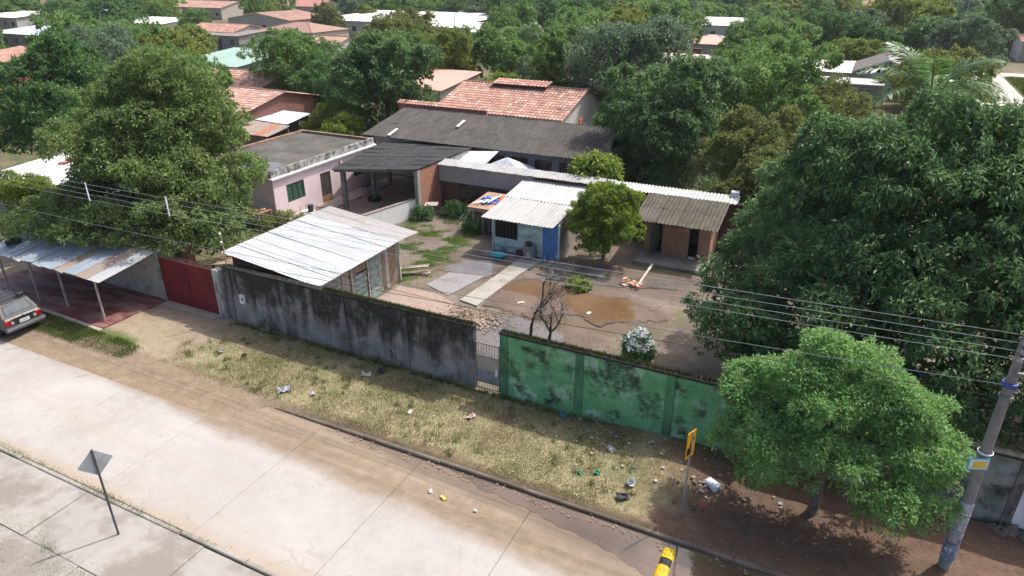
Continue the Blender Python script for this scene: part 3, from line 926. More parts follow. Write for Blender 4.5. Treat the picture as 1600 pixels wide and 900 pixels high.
# ================================================================ buildings of the plot
TIN = sheet('white_tin', (0.35, 0.365, 0.385), (0.45, 0.465, 0.48), (0.23, 0.20, 0.18), 0.59, 0.7, 0, spec=0.2)
TIN2 = sheet('grey_tin', (0.28, 0.27, 0.262), (0.35, 0.34, 0.33), (0.22, 0.18, 0.155), 0.56, 0.7, 0, spec=0.2)
TINY = sheet('white_tin_hut', (0.42, 0.42, 0.41), (0.50, 0.50, 0.49), (0.30, 0.27, 0.24), 0.6, 0.7, 1, spec=0.2)
TINY2 = sheet('dull_tin_hut', (0.37, 0.365, 0.35), (0.45, 0.44, 0.425), (0.26, 0.22, 0.19), 0.58, 0.7, 1, spec=0.2)
FIB = sheet('dark_fibre_cement', (0.062, 0.058, 0.053), (0.105, 0.098, 0.088), (0.16, 0.15, 0.13), 0.63, 0.9, 1, spec=0.2)
FIB2 = sheet('patio_fibre_cement', (0.050, 0.052, 0.054), (0.085, 0.087, 0.088), (0.03, 0.03, 0.03), 0.6, 0.9, 0, spec=0.2)
FIB3 = sheet('outhouse_fibre_cement', (0.075, 0.068, 0.053), (0.13, 0.12, 0.097), (0.045, 0.038, 0.03), 0.54, 0.9, 1, spec=0.2)
WSH = sheet('white_coping_sheet', (0.31, 0.31, 0.30), (0.40, 0.40, 0.39), (0.19, 0.175, 0.16), 0.55, 0.8, 1, spec=0.2)
PLK = [plain('plank_grey', (0.30, 0.27, 0.24), 0.9, 0, 0.3, 4), plain('plank_brown', (0.24, 0.175, 0.125), 0.9, 0, 0.3, 4), plain('plank_green', (0.24, 0.32, 0.29), 0.9, 0, 0.3, 3), plain('plank_pale', (0.42, 0.38, 0.33), 0.9, 0, 0.25, 4)]
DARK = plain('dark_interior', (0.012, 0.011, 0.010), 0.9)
WOODP = plain('old_timber', (0.34, 0.28, 0.22), 0.9, 0, 0.25, 5)

# --- street-side shed with the big tin roof
sh = thing('tin_roof_shed', 'plank shed under a large whitish tin roof behind the grey wall', 'shed', (-20.5, 22.4, 0))
corr_roof(sh, [TIN], (-2.65, -3.5, 3.04), (-2.65, 2.0, 3.06), (2.7, -3.6, 2.50), (2.72, 2.0, 2.54), 6, 2, 0.2, 0.008, 0.05, 0.006, 1, dz=0.004)
corr_roof(sh, [TIN2], (-2.6, 2.0, 3.055), (-2.6, 3.55, 3.03), (2.7, 2.0, 2.545), (2.75, 3.55, 2.47), 2, 2, 0.2, 0.008, 0.05, 0.006, 2, dz=0.004)
BRK = brickmat('dark_red_brick', (0.17, 0.055, 0.04), (0.12, 0.09, 0.075), 0.25, 0.1, False, (0.03, 0.025, 0.022), 0.54)
box('street_wall', BRK, sh, -2.4, 1.95, -3.2, -3.06, 0, 2.52)
m = MB(); m.add([(-2.4, -3.19, 2.525), (1.95, -3.19, 2.525), (-2.4, -3.19, 2.98), (-2.4, -3.07, 2.525), (1.95, -3.07, 2.525), (-2.4, -3.07, 2.98)], [(0, 1, 2), (3, 5, 4), (0, 2, 5, 3), (1, 4, 5, 2)]).build('street_gable', BRK, sh)
box('west_wall', BRK, sh, -2.4, -2.28, -3.05, 2.9, 0, 2.9)
box('rear_wall', brickmat('rough_brick', (0.30, 0.14, 0.095), (0.25, 0.21, 0.18)), sh, -2.27, 1.9, 2.8, 2.9, 0, 2.4)
# east wall: boards, window hole, door, turquoise boards
rr = random.Random(21)
y_ = -3.1
k = 0
while y_ < 2.85:
    w = rr.uniform(0.17, 0.26)
    if -2.6 < y_ < -1.7:                                  # laid boards at the street end
        pass
    elif -0.75 < y_ < 0.35:
        m_ = PLK[rr.choice([1, 0])]
        MB().box(-0.012, 0.012, 0, w-0.012, 0, 0.8).build('plank', m_, sh, (1.92, y_, 1.65))
    else:
        m_ = PLK[rr.choice([0, 2, 3, 0, 1])] if y_ < 1.4 else PLK[rr.choice([1, 3, 1, 3])]
        MB().box(-0.012, 0.012, 0, w-0.012, 0, 2.42).build('plank', m_, sh, (1.92+rr.uniform(-.01, .01), y_, 0.02), (rr.uniform(-.01, .01), 0, 0))
    y_ += w
for k in range(9):
    MB().box(-0.012, 0.012, -0.5, 0.46, 0, 0.25).build('plank', PLK[[0, 3, 2][k % 3]], sh, (1.93, -2.1, 0.04+0.268*k), (0, R(4), 0))
for k in range(6):
    MB().box(-0.012, 0.012, -0.55, 0.5, 0, 0.24).build('plank', PLK[2], sh, (1.945, -0.2, 0.05+0.262*k), (0, R(5), 0))
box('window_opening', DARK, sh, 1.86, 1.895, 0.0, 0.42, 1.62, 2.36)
for yy in (-0.75, 0.42, 2.88):
    MB().box(-0.04, 0.04, -0.05, 0.05, 0, 2.45).build('corner_post', PLK[3], sh, (1.97, yy, 0))
dr = MB().box(-0.02, 0.02, 0, 0.8, 0, 2.1).build('door', PLK[2], sh, (1.955, 0.55, 0.02))
for zz in (0.3, 1.05, 1.8):
    MB().box(0, 0.02, 0.03, 0.77, 0, 0.1).build('ledge', PLK[0], dr, (0.02, 0, zz))
for k in range(5):
    MB().bar((0.6, -3.4+1.55*k, 2.62), (2.6, -3.4+1.55*k, 2.42), 0.06, 0.08).build('rafter', WOODP, sh)
tim = thing('timber_stack', 'short timber offcuts stacked by the back corner of the shed', 'timber', (-18.25, 26.3, 0))
for k in range(5):
    MB().box(-0.7, 0.7, -0.07, 0.07, 0, 0.07).build('timber', PLK[3 if k % 2 else 1], tim, (0, 0.16*(k % 3)-0.15, 0.05+0.36*(k//3)), (0, 0, R(20+6*k)))

# --- pink house
ph = thing('pink_house', 'pink flat-roofed house with green window beside the covered patio', 'house', (-33.2, 34.2, 0))
PINK = stained('pink_paint', (0.78, 0.63, 0.645), (0.42, 0.31, 0.30), 0.60, 0.76, 1.0, (0.81, 0.68, 0.695), bump=0.15)
MOLD = stained('mouldy_white_band', (0.44, 0.44, 0.42), (0.05, 0.05, 0.046), 0.44, 0.6, 2.2, vert=True)
WHT = plain('white_trim', (0.66, 0.66, 0.64), 0.7)
# front wall (faces +x), cut round window and door: piers and lintels
X1 = 3.2
def wallx(name, y0, y1, z0, z1, mat=PINK, x0=X1-0.15, x1=X1):
    return box(name, mat, ph, x0, x1, y0, y1, z0, z1)
wallx('wall', -5.2, -4.15, 0, 2.72)
wallx('wall', -4.146, -2.6, 0, 1.02); wallx('wall', -4.146, -2.6, 2.14, 2.72)
wallx('wall', -2.596, -1.1, 0, 2.72)
wallx('wall', -1.096, -0.1, 2.08, 2.72)
wallx('wall', -0.096, 2.3, 0, 2.72)
wallx('wall', 2.304, 3.4, 0, 1.0); wallx('wall', 2.304, 3.4, 2.05, 2.72)
wallx('wall', 3.404, 4.75, 0, 2.72)
box('south_wall', PINK, ph, -3.2, X1-0.152, -5.2, -5.05, 0, 2.95)
box('north_wall', PINK, ph, -3.2, X1-0.152, 4.6, 4.75, 0, 2.95)
box('west_wall', PINK, ph, -3.35, -3.204, -5.2, 4.75, 0, 2.95)
box('parapet', MOLD, ph, X1-0.13, X1+0.02, -5.25, 4.8, 2.82, 3.25)
box('white_ledge', WHT, ph, X1-0.14, X1+0.2, -5.4, 4.8, 2.724, 2.818)
def roofmat():
    t = NT('flat_roof_felt')
    v = t.obj()
    a = t.noise(v, 0.5, 6, 0.65); b = t.noise(v, 5, 5, 0.7)
    col = t.ramp(t.ma('ADD', t.ma('MULTIPLY', a, 0.7), t.ma('MULTIPLY', b, 0.3)), [(0.35, (0.05, 0.048, 0.043)), (0.52, (0.10, 0.096, 0.086)), (0.7, (0.165, 0.155, 0.14))])
    t.bump(b, 0.3, 0.01)
    return t.fin(col, 0.9)
box('flat_roof', roofmat(), ph, -3.1, X1-0.135, -5.6, 4.55, 2.955, 3.05)
PARB = brickmat('parapet_brick', (0.36, 0.22, 0.16), (0.28, 0.25, 0.22), 0.26, 0.1, False, (0.1, 0.09, 0.08), 0.5)
box('rear_parapet', PARB, ph, -3.35, X1-0.135, 4.555, 4.78, 2.955, 3.22)
box('side_parapet', PARB, ph, -3.35, -3.105, -5.4, 4.55, 2.955, 3.2)
sheet_patch('roof_puddle', blob([(0.2, -4.7), (1.6, -4.9), (2.4, -4.4), (2.2, -3.2), (1.2, -2.9), (0.4, -3.6)], 5, 0.03, 3), 3.054, WATER2, ph, None)
win = MB()
win.box(-0.03, 0.0, -4.14, -4.09, 1.03, 2.13).box(-0.03, 0.0, -2.66, -2.61, 1.03, 2.13).box(-0.03, 0.0, -4.085, -2.665, 1.03, 1.08).box(-0.03, 0.0, -4.085, -2.665, 2.08, 2.13)
w1 = win.build('window', plain('window_iron', (0.10, 0.13, 0.11), 0.5, 0.3), ph, (X1-0.02, 0, 0))
GLS = plain('green_glass', (0.05, 0.11, 0.08), 0.15, 0, 0.3, 1.2, spec=0.6)
box('pane', GLS, w1, -0.07, -0.045, -4.08, -3.62, 1.09, 2.07); box('pane', GLS, w1, -0.07, -0.045, -3.60, -3.14, 1.09, 2.07); box('pane', GLS, w1, -0.07, -0.045, -3.12, -2.67, 1.09, 2.07)
for q in (-3.61, -3.13):
    box('mullion', MATS['window_iron'], w1, -0.04, -0.005, q-0.012, q+0.012, 1.085, 2.075)
w2 = box('window', plain('window_iron', (0.1, .13, .11)), ph, X1-0.08, X1-0.05, 2.31, 3.395, 1.01, 2.04)
box('pane', GLS, w2, 0.018, 0.03, -0.48, 0.48, 0.06, 0.97)
d1 = box('door', plain('dark_door', (0.075, 0.06, 0.055), 0.5), ph, X1-0.09, X1-0.05, -1.09, -0.106, 0.55, 2.07)
box('kick_panel', plain('rust_door', (0.28, 0.15, 0.07), 0.7), ph, X1-0.088, X1-0.048, -1.09, -0.106, 0.03, 0.545)
box('handle', plain('brass', (0.4, 0.3, 0.12), 0.4, 0.8), d1, 0.022, 0.05, 0.34, 0.38, 0.4, 0.55)
box('wall_lamp', WHT, ph, X1, X1+0.12, 0.9, 1.02, 2.28, 2.5)
sheet_patch('patio_floor', [(-29.95, 29.2), (-24.4, 29.2), (-23.2, 34.0), (-23.2, 41), (-29.95, 41)], 0.05, concrete('patio_concrete', (0.42, 0.33, 0.26), (0.28, 0.2, 0.15), 0.5), thick=0.1)
sheet_patch('house_plinth', [(-29.96, 32.4), (-28.7, 32.4), (-28.7, 38.9), (-29.96, 38.9)], 0.14, concrete('plinth_concrete', (0.50, 0.42, 0.36), (0.36, 0.27, 0.2), 0.55), thick=0.14)

# --- covered patio
pt = thing('covered_patio', 'open patio roof of dark corrugated sheets on posts beside brick wall', 'patio roof', (-26.5, 36.5, 0.05))
def L_(x, y, z): return (x+26.5, y-36.5, z-0.05)
corr_roof(pt, [FIB2], L_(-28.6, 32.5, 2.64), L_(-30.2, 40.4, 2.62), L_(-22.9, 33.7, 3.06), L_(-22.9, 42.6, 2.84), 7, 3, 0.19, 0.028, 0.06, 0.015, 5)
PCOL = plain('patio_column', (0.19, 0.19, 0.18), 0.9, 0, 0.3)
for x_, y_, r_ in ((-28.05, 33.05, 0.13), (-27.55, 35.4, 0.11), (-25.9, 39.9, 0.12), (-29.3, 39.6, 0.12)):
    MB().box(-r_, r_, -r_, r_, 0, 2.5, 0.01).build('column', PCOL, pt, L_(x_, y_, 0.05))
MB().bar(L_(-28.5, 32.75, 2.55), L_(-23.15, 33.95, 2.95), 0.1, 0.12).build('front_beam', PCOL, pt)
for k in range(4):
    MB().bar(L_(-28.9-0.35*k, 34.4+1.7*k, 2.54), L_(-23.15, 35.6+1.9*k, 2.9-0.04*k), 0.06, 0.08).build('purlin', WOODP, pt)
tyre('tyre_planter', 'black tyre round the foot of the inner patio column', (-27.5, 35.3, 0.17), 0.48, 0.25)
bw = thing('brick_wall', 'orange hollow-brick side wall under the patio roof edge', 'wall', (-23.05, 38.1, 0))
BRO = brickmat('orange_brick', (0.44, 0.19, 0.115), (0.36, 0.28, 0.23), 0.26, 0.12, False, (0.2, 0.1, 0.07), 0.6)
box('brickwork', BRO, bw, -0.1, 0.08, -4.05, -1.75, 0.0, 2.93)
box('plastered_part', stained('rough_plaster', (0.42, 0.39, 0.34), (0.2, 0.18, 0.15), 0.5, 0.66, 1.2), bw, -0.1, 0.082, -1.746, 2.2, 0, 2.86)
box('brickwork', BRO, bw, -0.1, 0.08, 2.204, 4.2, 0, 2.76)
box('end_column', stained('bare_concrete', (0.36, 0.34, 0.30), (0.12, 0.11, 0.1), 0.5, 0.66, 1.5), bw, -0.13, 0.12, -4.35, -4.055, 0, 2.95)
box('rear_column', MATS['bare_concrete'], bw, -0.13, 0.12, 4.204, 4.45, 0, 2.75)
wl = thing('white_wall', 'low white wall between the patio and the weedy yard', 'wall', (-23.65, 32.0, 0), R(-13))
WTW = stained('white_plaster', (0.82, 0.815, 0.79), (0.40, 0.35, 0.29), 0.57, 0.74, 1.1, (0.85, 0.845, 0.83), bump=0.15)
box('masonry', WTW, wl, -0.08, 0.085, -2.7, 1.95, 0, 1.15)
box('top_edge', plain('brown_cap', (0.26, 0.21, 0.17), 0.9), wl, -0.12, 0.1, -2.7, 1.95, 1.154, 1.21)
cb = thing('blue_chair', 'small dark blue plastic chair standing on the patio floor', 'chair', (-28.9, 36.4, 0.14))
CBM = plain('navy_plastic', (0.03, 0.035, 0.12), 0.4)
MB().box(-0.22, 0.22, -0.22, 0.22, 0.40, 0.44).build('seat', CBM, cb)
MB().box(-0.22, 0.22, 0.2, 0.24, 0.44, 0.82).build('backrest', CBM, cb)
for a in (-0.19, 0.19):
    for b in (-0.19, 0.19):
        MB().tube([(a, b, 0), (a*0.95, b*0.95, 0.40)], 0.02, 6).build('leg', CBM, cb)
pc = thing('plant_cart', 'metal rack with potted plants and dark bin beside the pink house', 'rack', (-28.8, 30.4, 0.05))
for a in (-0.4, 0.4):
    for b in (-0.25, 0.25):
        MB().tube([(a, b, 0), (a, b, 0.85)], 0.018, 5).build('leg', GRAYM, pc)
MB().box(-0.42, 0.42, -0.27, 0.27, 0.5, 0.53).build('shelf', plain('rack_white', (0.6, .62, .6), 0.6), pc)
MB().lathe([(0.0, 0.531), (0.16, 0.531), (0.19, 0.95), (0.0, 0.95)], 12).build('bin', plain('dark_bin', (0.03, 0.06, 0.06), 0.5), pc, (0.2, 0, 0))
tb = thing('rubbish_table', 'rusty table heaped with rubbish at the corner of the pink house', 'table', (-30.9, 28.2, 0))
MB().box(-0.8, 0.8, -0.55, 0.55, 0.95, 1.0).build('top', plain('rusty_top', (0.36, 0.16, 0.08), 0.8), tb)
for a in (-0.75, 0.75):
    for b in (-0.5, 0.5):
        MB().box(-0.04, 0.04, -0.04, 0.04, 0, 0.948).build('leg', BRN, tb, (a, b, 0))
for k in range(7):
    MB().box(-0.25, 0.25, -0.05, 0.05, 0, 0.05).build('scrap', plain('scrap%d' % (k % 3), [(0.6, 0.58, 0.55), (0.5, 0.3, 0.22), (0.3, 0.24, 0.2)][k % 3], 0.8), tb, (rr.uniform(-.5, .5), rr.uniform(-.35, .35), 1.0+0.05*(k % 3)), (rr.uniform(-.2, .2), rr.uniform(-.3, .3), rr.uniform(0, 3)))

# --- back wall of the plot with its sheet coping
bk = thing('back_wall', 'long dark brick wall at the back of the yard, coped with white corrugated sheets', 'wall', (-14.3, 36.35, 0))
DBR = brickmat('sooty_brick', (0.16, 0.085, 0.06), (0.10, 0.085, 0.07), 0.26, 0.11, False, (0.025, 0.025, 0.02), 0.47)
box('brickwork', DBR, bk, -8.6, 10.1, -0.1, 0.1, 0, 1.75)
PLB = stained('grey_plaster_band', (0.38, 0.36, 0.35), (0.10, 0.09, 0.085), 0.56, 0.7, 0.9, (0.44, 0.42, 0.41), vert=False)
box('plaster_band', PLB, bk, -8.62, -2.0, -0.13, 0.1, 1.754, 2.78)
box('brickwork', DBR, bk, -1.996, 10.1, -0.1, 0.1, 1.754, 2.78)
corr_roof(bk, [WSH], (-8.6, -0.32, 2.84), (2.9, -0.32, 2.86), (-8.6, 0.7, 2.98), (2.9, 0.7, 3.0), 11, 1, 0.19, 0.028, 0.06, 0.006, 8, 'coping_sheet')
corr_roof(bk, [sheet('grey_coping_sheet', (0.40, 0.41, 0.40), (0.52, 0.52, 0.50), (0.2, 0.18, 0.16), 0.6, 0.6, 1)], (2.9, -0.3, 2.8), (9.8, -0.3, 2.8), (2.9, 0.75, 2.94), (9.8, 0.75, 2.94), 6, 1, 0.19, 0.028, 0.06, 0.01, 9, 'coping_sheet')

# --- turquoise plank hut
hut = thing('plank_hut', 'pale turquoise plank hut with blue door under a whitish tin roof', 'hut', (-14.4, 33.4, 0))
corr_roof(hut, [TINY2, TINY], (-2.3, -3.05, 2.04), (1.85, -3.05, 2.04), (-2.35, 0.1, 2.32), (1.85, 0.1, 2.32), 4, 1, 0.2, 0.012, 0.05, 0.012, 3, pick=lambda i, j: TINY2)
corr_roof(hut, [TINY], (-2.4, 0.0, 2.33), (1.75, 0.0, 2.33), (-2.5, 2.9, 2.62), (1.6, 2.9, 2.62), 4, 1, 0.2, 0.012, 0.05, 0.01, 4)
TQ = [plain('turquoise_plank%d' % k, c, 0.85, 0, 0.22, 3) for k, c in enumerate([(0.40, 0.55, 0.52), (0.50, 0.61, 0.58), (0.34, 0.48, 0.46)])]
fy = -2.42
for k in range(10):
    z0 = 0.06+0.19*k
    if 0.85 <= z0+0.1 < 1.72:
        MB().box(0, 1.44, -0.015, 0.015, 0, 0.182).build('plank', TQ[k % 3], hut, (-0.43, fy, z0), (R(-3), 0, 0))
        MB().box(0, 0.08, -0.015, 0.015, 0, 0.182).build('plank', TQ[k % 3], hut, (-1.88, fy, z0), (R(-3), 0, 0))
    else:
        MB().box(0, 2.89, -0.015, 0.015, 0, 0.182).build('plank', TQ[(k*2) % 3], hut, (-1.88, fy, z0), (R(-3), 0, 0))
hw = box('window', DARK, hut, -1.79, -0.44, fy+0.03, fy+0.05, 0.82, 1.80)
for k in range(7):
    MB().bar((-0.64+k*0.213, -0.05, 0.03), (-0.64+k*0.213, -0.05, 0.95), 0.02, 0.02).build('bar', plain('rusted_bar', (0.13, 0.11, 0.1), 0.7, 0.3), hw)
MB().box(-0.72, 0.72, -0.075, -0.055, -0.06, -0.01).build('sill', TQ[1], hw)
dd = box('door', plain('blue_door_paint', (0.085, 0.22, 0.48), 0.6, 0, 0.14, 2), hut, 1.02, 1.90, fy-0.03, fy+0.02, 0.05, 1.98)
for k in range(4):
    MB().box(-0.003, 0.003, -0.029, -0.026, 0.02, 1.9).build('board_joint', plain('blue_joint', (0.02, 0.06, 0.16), 0.7), dd, (-0.26+0.176*k, 0, 0))
box('latch', GRAYM, dd, 0.3, 0.38, -0.05, -0.028, 0.95, 1.0)
for x_ in (-1.93, 0.98, 1.95):
    MB().box(-0.04, 0.04, -0.05, 0.05, 0, 2.05).build('corner_post', TQ[1], hut, (x_, fy, 0))
box('east_wall', PLK[0], hut, 1.9, 1.93, fy+0.06, 2.6, 0, 2.1)
box('west_wall', PLK[1], hut, -1.93, -1.9, fy+0.06, 2.6, 0, 2.1)
POT = plain('sooty_pot', (0.035, 0.03, 0.04), 0.5, 0, 0.3)
for nm, lb, x_, y_, r_, hh, c in (('cooking_pot', 'dark maroon pot on the ground left of the old stove', -14.55, 30.55, 0.2, 0.36, (0.10, 0.03, 0.045)), ('water_pot', 'grey pot under the barred hut window', -15.55, 30.65, 0.17, 0.3, (0.16, 0.2, 0.2))):
    o = MB().lathe([(0.0, 0), (0.75*r_, 0), (r_, 0.3*hh), (r_, 0.75*hh), (0.8*r_, hh), (0.85*r_, hh*1.04), (0.7*r_, hh*1.0), (0.65*r_, 0.5*hh), (0, 0.45*hh)], 14).build(nm, plain(nm+'_paint', c, 0.5), None, (x_, y_, 0.063), smooth=True)
    tag(o, lb, 'pot')
stv = thing('old_stove', 'old greyish stove with a black pot standing left of the blue door', 'stove', (-13.95, 30.62, 0.063))
MB().box(-0.3, 0.3, -0.22, 0.22, 0.1, 0.72, 0.02).build('body', plain('stove_enamel', (0.20, 0.20, 0.21), 0.5, 0, 0.35, 5), stv)
for a in (-0.26, 0.26):
    for b in (-0.18, 0.18):
        MB().box(-0.02, 0.02, -0.02, 0.02, 0, 0.1).build('leg', POT, stv, (a, b, 0))
box('oven_door', plain('stove_door', (0.42, 0.40, 0.40), 0.4), stv, -0.1, 0.12, -0.232, -0.221, 0.16, 0.44)
MB().lathe([(0, 0.722), (0.16, 0.722), (0.19, 0.8), (0.17, 0.9), (0, 0.92)], 12).build('pot', POT, stv, (-0.08, 0, 0), smooth=True)
bas = MB().lathe([(0.0, 0.02), (0.24, 0.02), (0.36, 0.2), (0.38, 0.205), (0.36, 0.185), (0.25, 0.05), (0.0, 0.05)], 18).build('plastic_basin', plain('cyan_plastic', (0.05, 0.42, 0.52), 0.35), None, (-15.45, 29.95, 0.063), smooth=True)
tag(bas, 'round turquoise plastic basin on the ground before the hut', 'basin')
# sticks
tag(MB().bar((0, 0, 0), (0.35, -0.25, 1.05), 0.04, 0.04).build('white_pipe', plain('white_pipe', (0.62, 0.64, 0.68), 0.5), None, (-12.25, 31.3, 0.05)), 'thin white pipe leaning right of the blue door', 'pipe')

# --- lean-to with rubbish on its roof
lt = thing('lean_to', 'low open lean-to on wooden posts left of the turquoise hut', 'lean-to', (-17.6, 33.9, 0))
for x_, y_ in ((-1.0, -1.0), (-0.35, -1.0), (0.4, -1.0), (-1.1, 1.2), (0.6, 1.2)):
    MB().box(-0.06, 0.06, -0.06, 0.06, 0, 1.55+0.1*(y_ > 0)).build('post', WOODP, lt, (x_, y_, 0))
MB().add([(-1.35, -1.15, 1.56), (0.75, -1.15, 1.56), (0.75, 1.5, 1.72), (-1.35, 1.5, 1.72), (-1.35, -1.15, 1.60), (0.75, -1.15, 1.60), (0.75, 1.5, 1.76), (-1.35, 1.5, 1.76)], [(0,3,2,1),(4,5,6,7),(0,1,5,4),(1,2,6,5),(2,3,7,6),(3,0,4,7)]).build('roof_board', plain('lean_board', (0.40, 0.26, 0.18), 0.9), lt)
MB().bar((-1.3, -1.1, 1.46), (0.7, -1.1, 1.46), 0.08, 0.16).build('front_beam', WOODP, lt)
for k in range(5):
    MB().box(-0.1, 0.1, -0.012, 0.012, 0, 1.1+0.2*(k % 2)).build('hanging_board', PLK[k % 2], lt, (-0.2+0.19*k, -0.6+0.1*(k % 2), 0.05), (R(-6), R(4*k-8), 0))
for k, (lb, c, x_, y_, w, d_, h_, rz) in enumerate((('crumpled blue tarp lying on the lean-to roof', (0.05, 0.16, 0.55), -0.45, 0.1, 0.55, 0.5, 0.22, 0.5), ('crumpled orange cloth lying on the lean-to roof', (0.62, 0.14, 0.06), 0.3, 0.35, 0.5, 0.65, 0.2, 0.2))):
    n_ = 7
    rq = random.Random(k+40)
    vv = [((i/n_-0.5)*2*w+rq.uniform(-.08, .08), (j/n_-0.5)*2*d_+rq.uniform(-.08, .08), (rq.random()**2*h_ if 0 < i < n_ and 0 < j < n_ else 0.01)) for j in range(n_+1) for i in range(n_+1)]
    ff = [(j*(n_+1)+i, j*(n_+1)+i+1, (j+1)*(n_+1)+i+1, (j+1)*(n_+1)+i) for j in range(n_) for i in range(n_)]
    o = MB().add(vv, ff).build('tarp', plain('tarp%d' % k, c, 0.5), None, (-17.6+x_, 33.9+y_, 1.705+0.06*y_), (R(3.5), 0, rz))
    tag(o, lb, 'tarp')
for k in range(4):
    o = MB().bar((-0.65, -0.2, 0), (0.75, 0.3, 0.05), 0.1, 0.03).build('white_lath', plain('white_lath', (0.68, 0.68, 0.7), 0.7), None, (-18.35+0.2*k, 33.6+0.12*k, 1.75+0.03*k), (0, 0, R(38+9*k)))
    tag(o, ['outermost white lath on the lean-to roof', 'second white lath from the outer edge of the lean-to roof', 'third white lath from the outer edge of the lean-to roof', 'white lath nearest the blue tarp on the lean-to'][k], 'lath', 'white laths on the lean-to roof')
stl = thing('small_table', 'small grey table by the brick wall behind the white wall', 'table', (-22.5, 34.6, 0))
MB().box(-0.42, 0.42, -0.3, 0.3, 0.7, 0.74).build('top', plain('table_grey', (0.42, 0.38, 0.35), 0.8), stl, (0, 0, 0), (R(5), R(-4), R(20)))
for a in (-0.33, 0.33):
    for b in (-0.22, 0.22):
        MB().box(-0.02, 0.02, -0.02, 0.02, 0, 0.71).build('leg', PLK[1], stl, (a, b, 0), (0, 0, R(20)))
for k in range(2):
    o = MB().box(-0.09, 0.09, -0.02, 0.02, 0, 1.3).build('leaning_board', plain('pale_board', (0.55, 0.52, 0.48), 0.9), None, (-20.5+0.32*k, 34.5, 0.03), (R(-52), 0, R(-20+10*k)))
    tag(o, ['left pale board propped by the dark back brick wall', 'right pale board propped by the dark back brick wall'][k], 'board', 'pale boards propped by the back wall')

# --- outhouse
oh = thing('outhouse', 'salmon outhouse with two dark doorways under brown corrugated sheets', 'outhouse', (-7.0, 34.0, 0.2))
SALM = stained('salmon_paint', (0.38, 0.215, 0.15), (0.14, 0.08, 0.06), 0.55, 0.7, 1.2, (0.42, 0.25, 0.18))
box('wall', SALM, oh, -1.75, -1.42, 0, 0.14, 0, 1.9)
box('wall', SALM, oh, -0.78, 0.62, 0, 0.14, 0, 1.62)
box('wall', SALM, oh, 1.12, 1.72, -0.02, 0.14, 0, 1.9)
box('lintel', plain('dark_timber', (0.07, 0.05, 0.04), 0.9), oh, -1.416, 1.116, 0.02, 0.12, 1.9, 2.0)
box('side_wall', SALM, oh, -1.75, -1.61, 0.144, 2.2, 0, 1.95)
box('side_wall', SALM, oh, 1.58, 1.72, 0.144, 2.2, 0, 1.95)
box('partition', SALM, oh, -0.08, 0.02, 0.144, 2.0, 0, 1.9)
box('inner_wall', plain('inner_grey', (0.22, 0.23, 0.2), 0.9), oh, -1.6, 1.57, 2.04, 2.16, 0, 2.2)
dl = MB().box(0, 0.6, -0.015, 0.015, 0.02, 1.85).build('door', plain('grey_green_door', (0.16, 0.18, 0.15), 0.8), oh, (-1.40, 0.1, 0), (0, 0, R(58)))
box('white_step', plain('white_plinth', (0.55, 0.54, 0.52), 0.8), oh, 0.70, 1.05, -0.12, -0.005, 0.004, 0.1)
corr_roof(oh, [FIB3], (-2.2, -0.95, 2.02), (2.15, -0.95, 2.02), (-2.2, 2.1, 2.62), (2.15, 2.1, 2.62), 4, 2, 0.2, 0.03, 0.05, 0.012, 6)
tag(box('outhouse_step', concrete('step_concrete', (0.30, 0.28, 0.25), (0.12, 0.1, 0.085), 0.46), None, -8.85, -5.15, 32.45, 34.35, -0.02, 0.2, 0.02), 'raised concrete step in front of the salmon outhouse', 'step')
tag(box('white_block', plain('white_block', (0.62, 0.64, 0.66), 0.7), None, -5.0, -4.6, 36.9, 37.3, 2.2, 3.2), 'white upright block at the right end of the outhouse roof', 'block')
o = MB().bar((-7.75, 32.25, 0.26), (-7.75, 29.9, 0.10), 0.11, 0.05).build('plank_bridge', plain('pale_plank', (0.50, 0.45, 0.39), 0.9)); tag(o, 'pale plank bridging from the outhouse step to the brick pile', 'plank')
rb = thing('brick_pile', 'low pile of orange bricks at the foot of the plank', 'bricks', (-8.0, 29.75, 0.02))
for k in range(18):
    MB().box(-0.13, 0.13, -0.06, 0.06, 0, 0.09).build('brick', plain('loose_brick%d' % (k % 2), [(0.46, 0.22, 0.14), (0.52, 0.34, 0.25)][k % 2], 0.9), rb, (rr.uniform(-.5, .5), rr.uniform(-.25, .3), 0.092*(k//8)), (rr.uniform(-.1, .1), rr.uniform(-.1, .1), rr.uniform(0, 3)))
# ================================================================ neighbouring buildings
TERRA = tilemat('terracotta_tiles', (0.43, 0.245, 0.19), (0.10, 0.07, 0.06), (0.58, 0.43, 0.36), 0.58)
TERRA2 = tilemat('pale_terracotta', (0.44, 0.27, 0.215), (0.20, 0.13, 0.105), (0.58, 0.44, 0.37), 0.57)
PLAST = stained('cream_plaster', (0.50, 0.46, 0.40), (0.22, 0.19, 0.16), 0.56, 0.7, 0.8)
PLASTW = stained('white_house_paint', (0.62, 0.61, 0.58), (0.3, 0.28, 0.25), 0.58, 0.72, 0.8)
PLASTB = stained('blue_grey_paint', (0.26, 0.31, 0.37), (0.12, 0.13, 0.14), 0.56, 0.7, 0.8)
PLASTG = stained('grey_plaster', (0.34, 0.33, 0.31), (0.12, 0.12, 0.11), 0.52, 0.68, 0.8)
BRKW = brickmat('far_brick', (0.30, 0.13, 0.10), (0.25, 0.2, 0.17), 0.3, 0.12, False, (0.12, 0.07, 0.06), 0.55)
WINM = plain('far_window', (0.035, 0.04, 0.045), 0.2, 0, 0.3, 1, spec=0.6)
FRM = plain('far_frame', (0.45, 0.43, 0.40), 0.7)
DOORM = plain('far_door', (0.14, 0.08, 0.05), 0.6)
SHEETS = {}
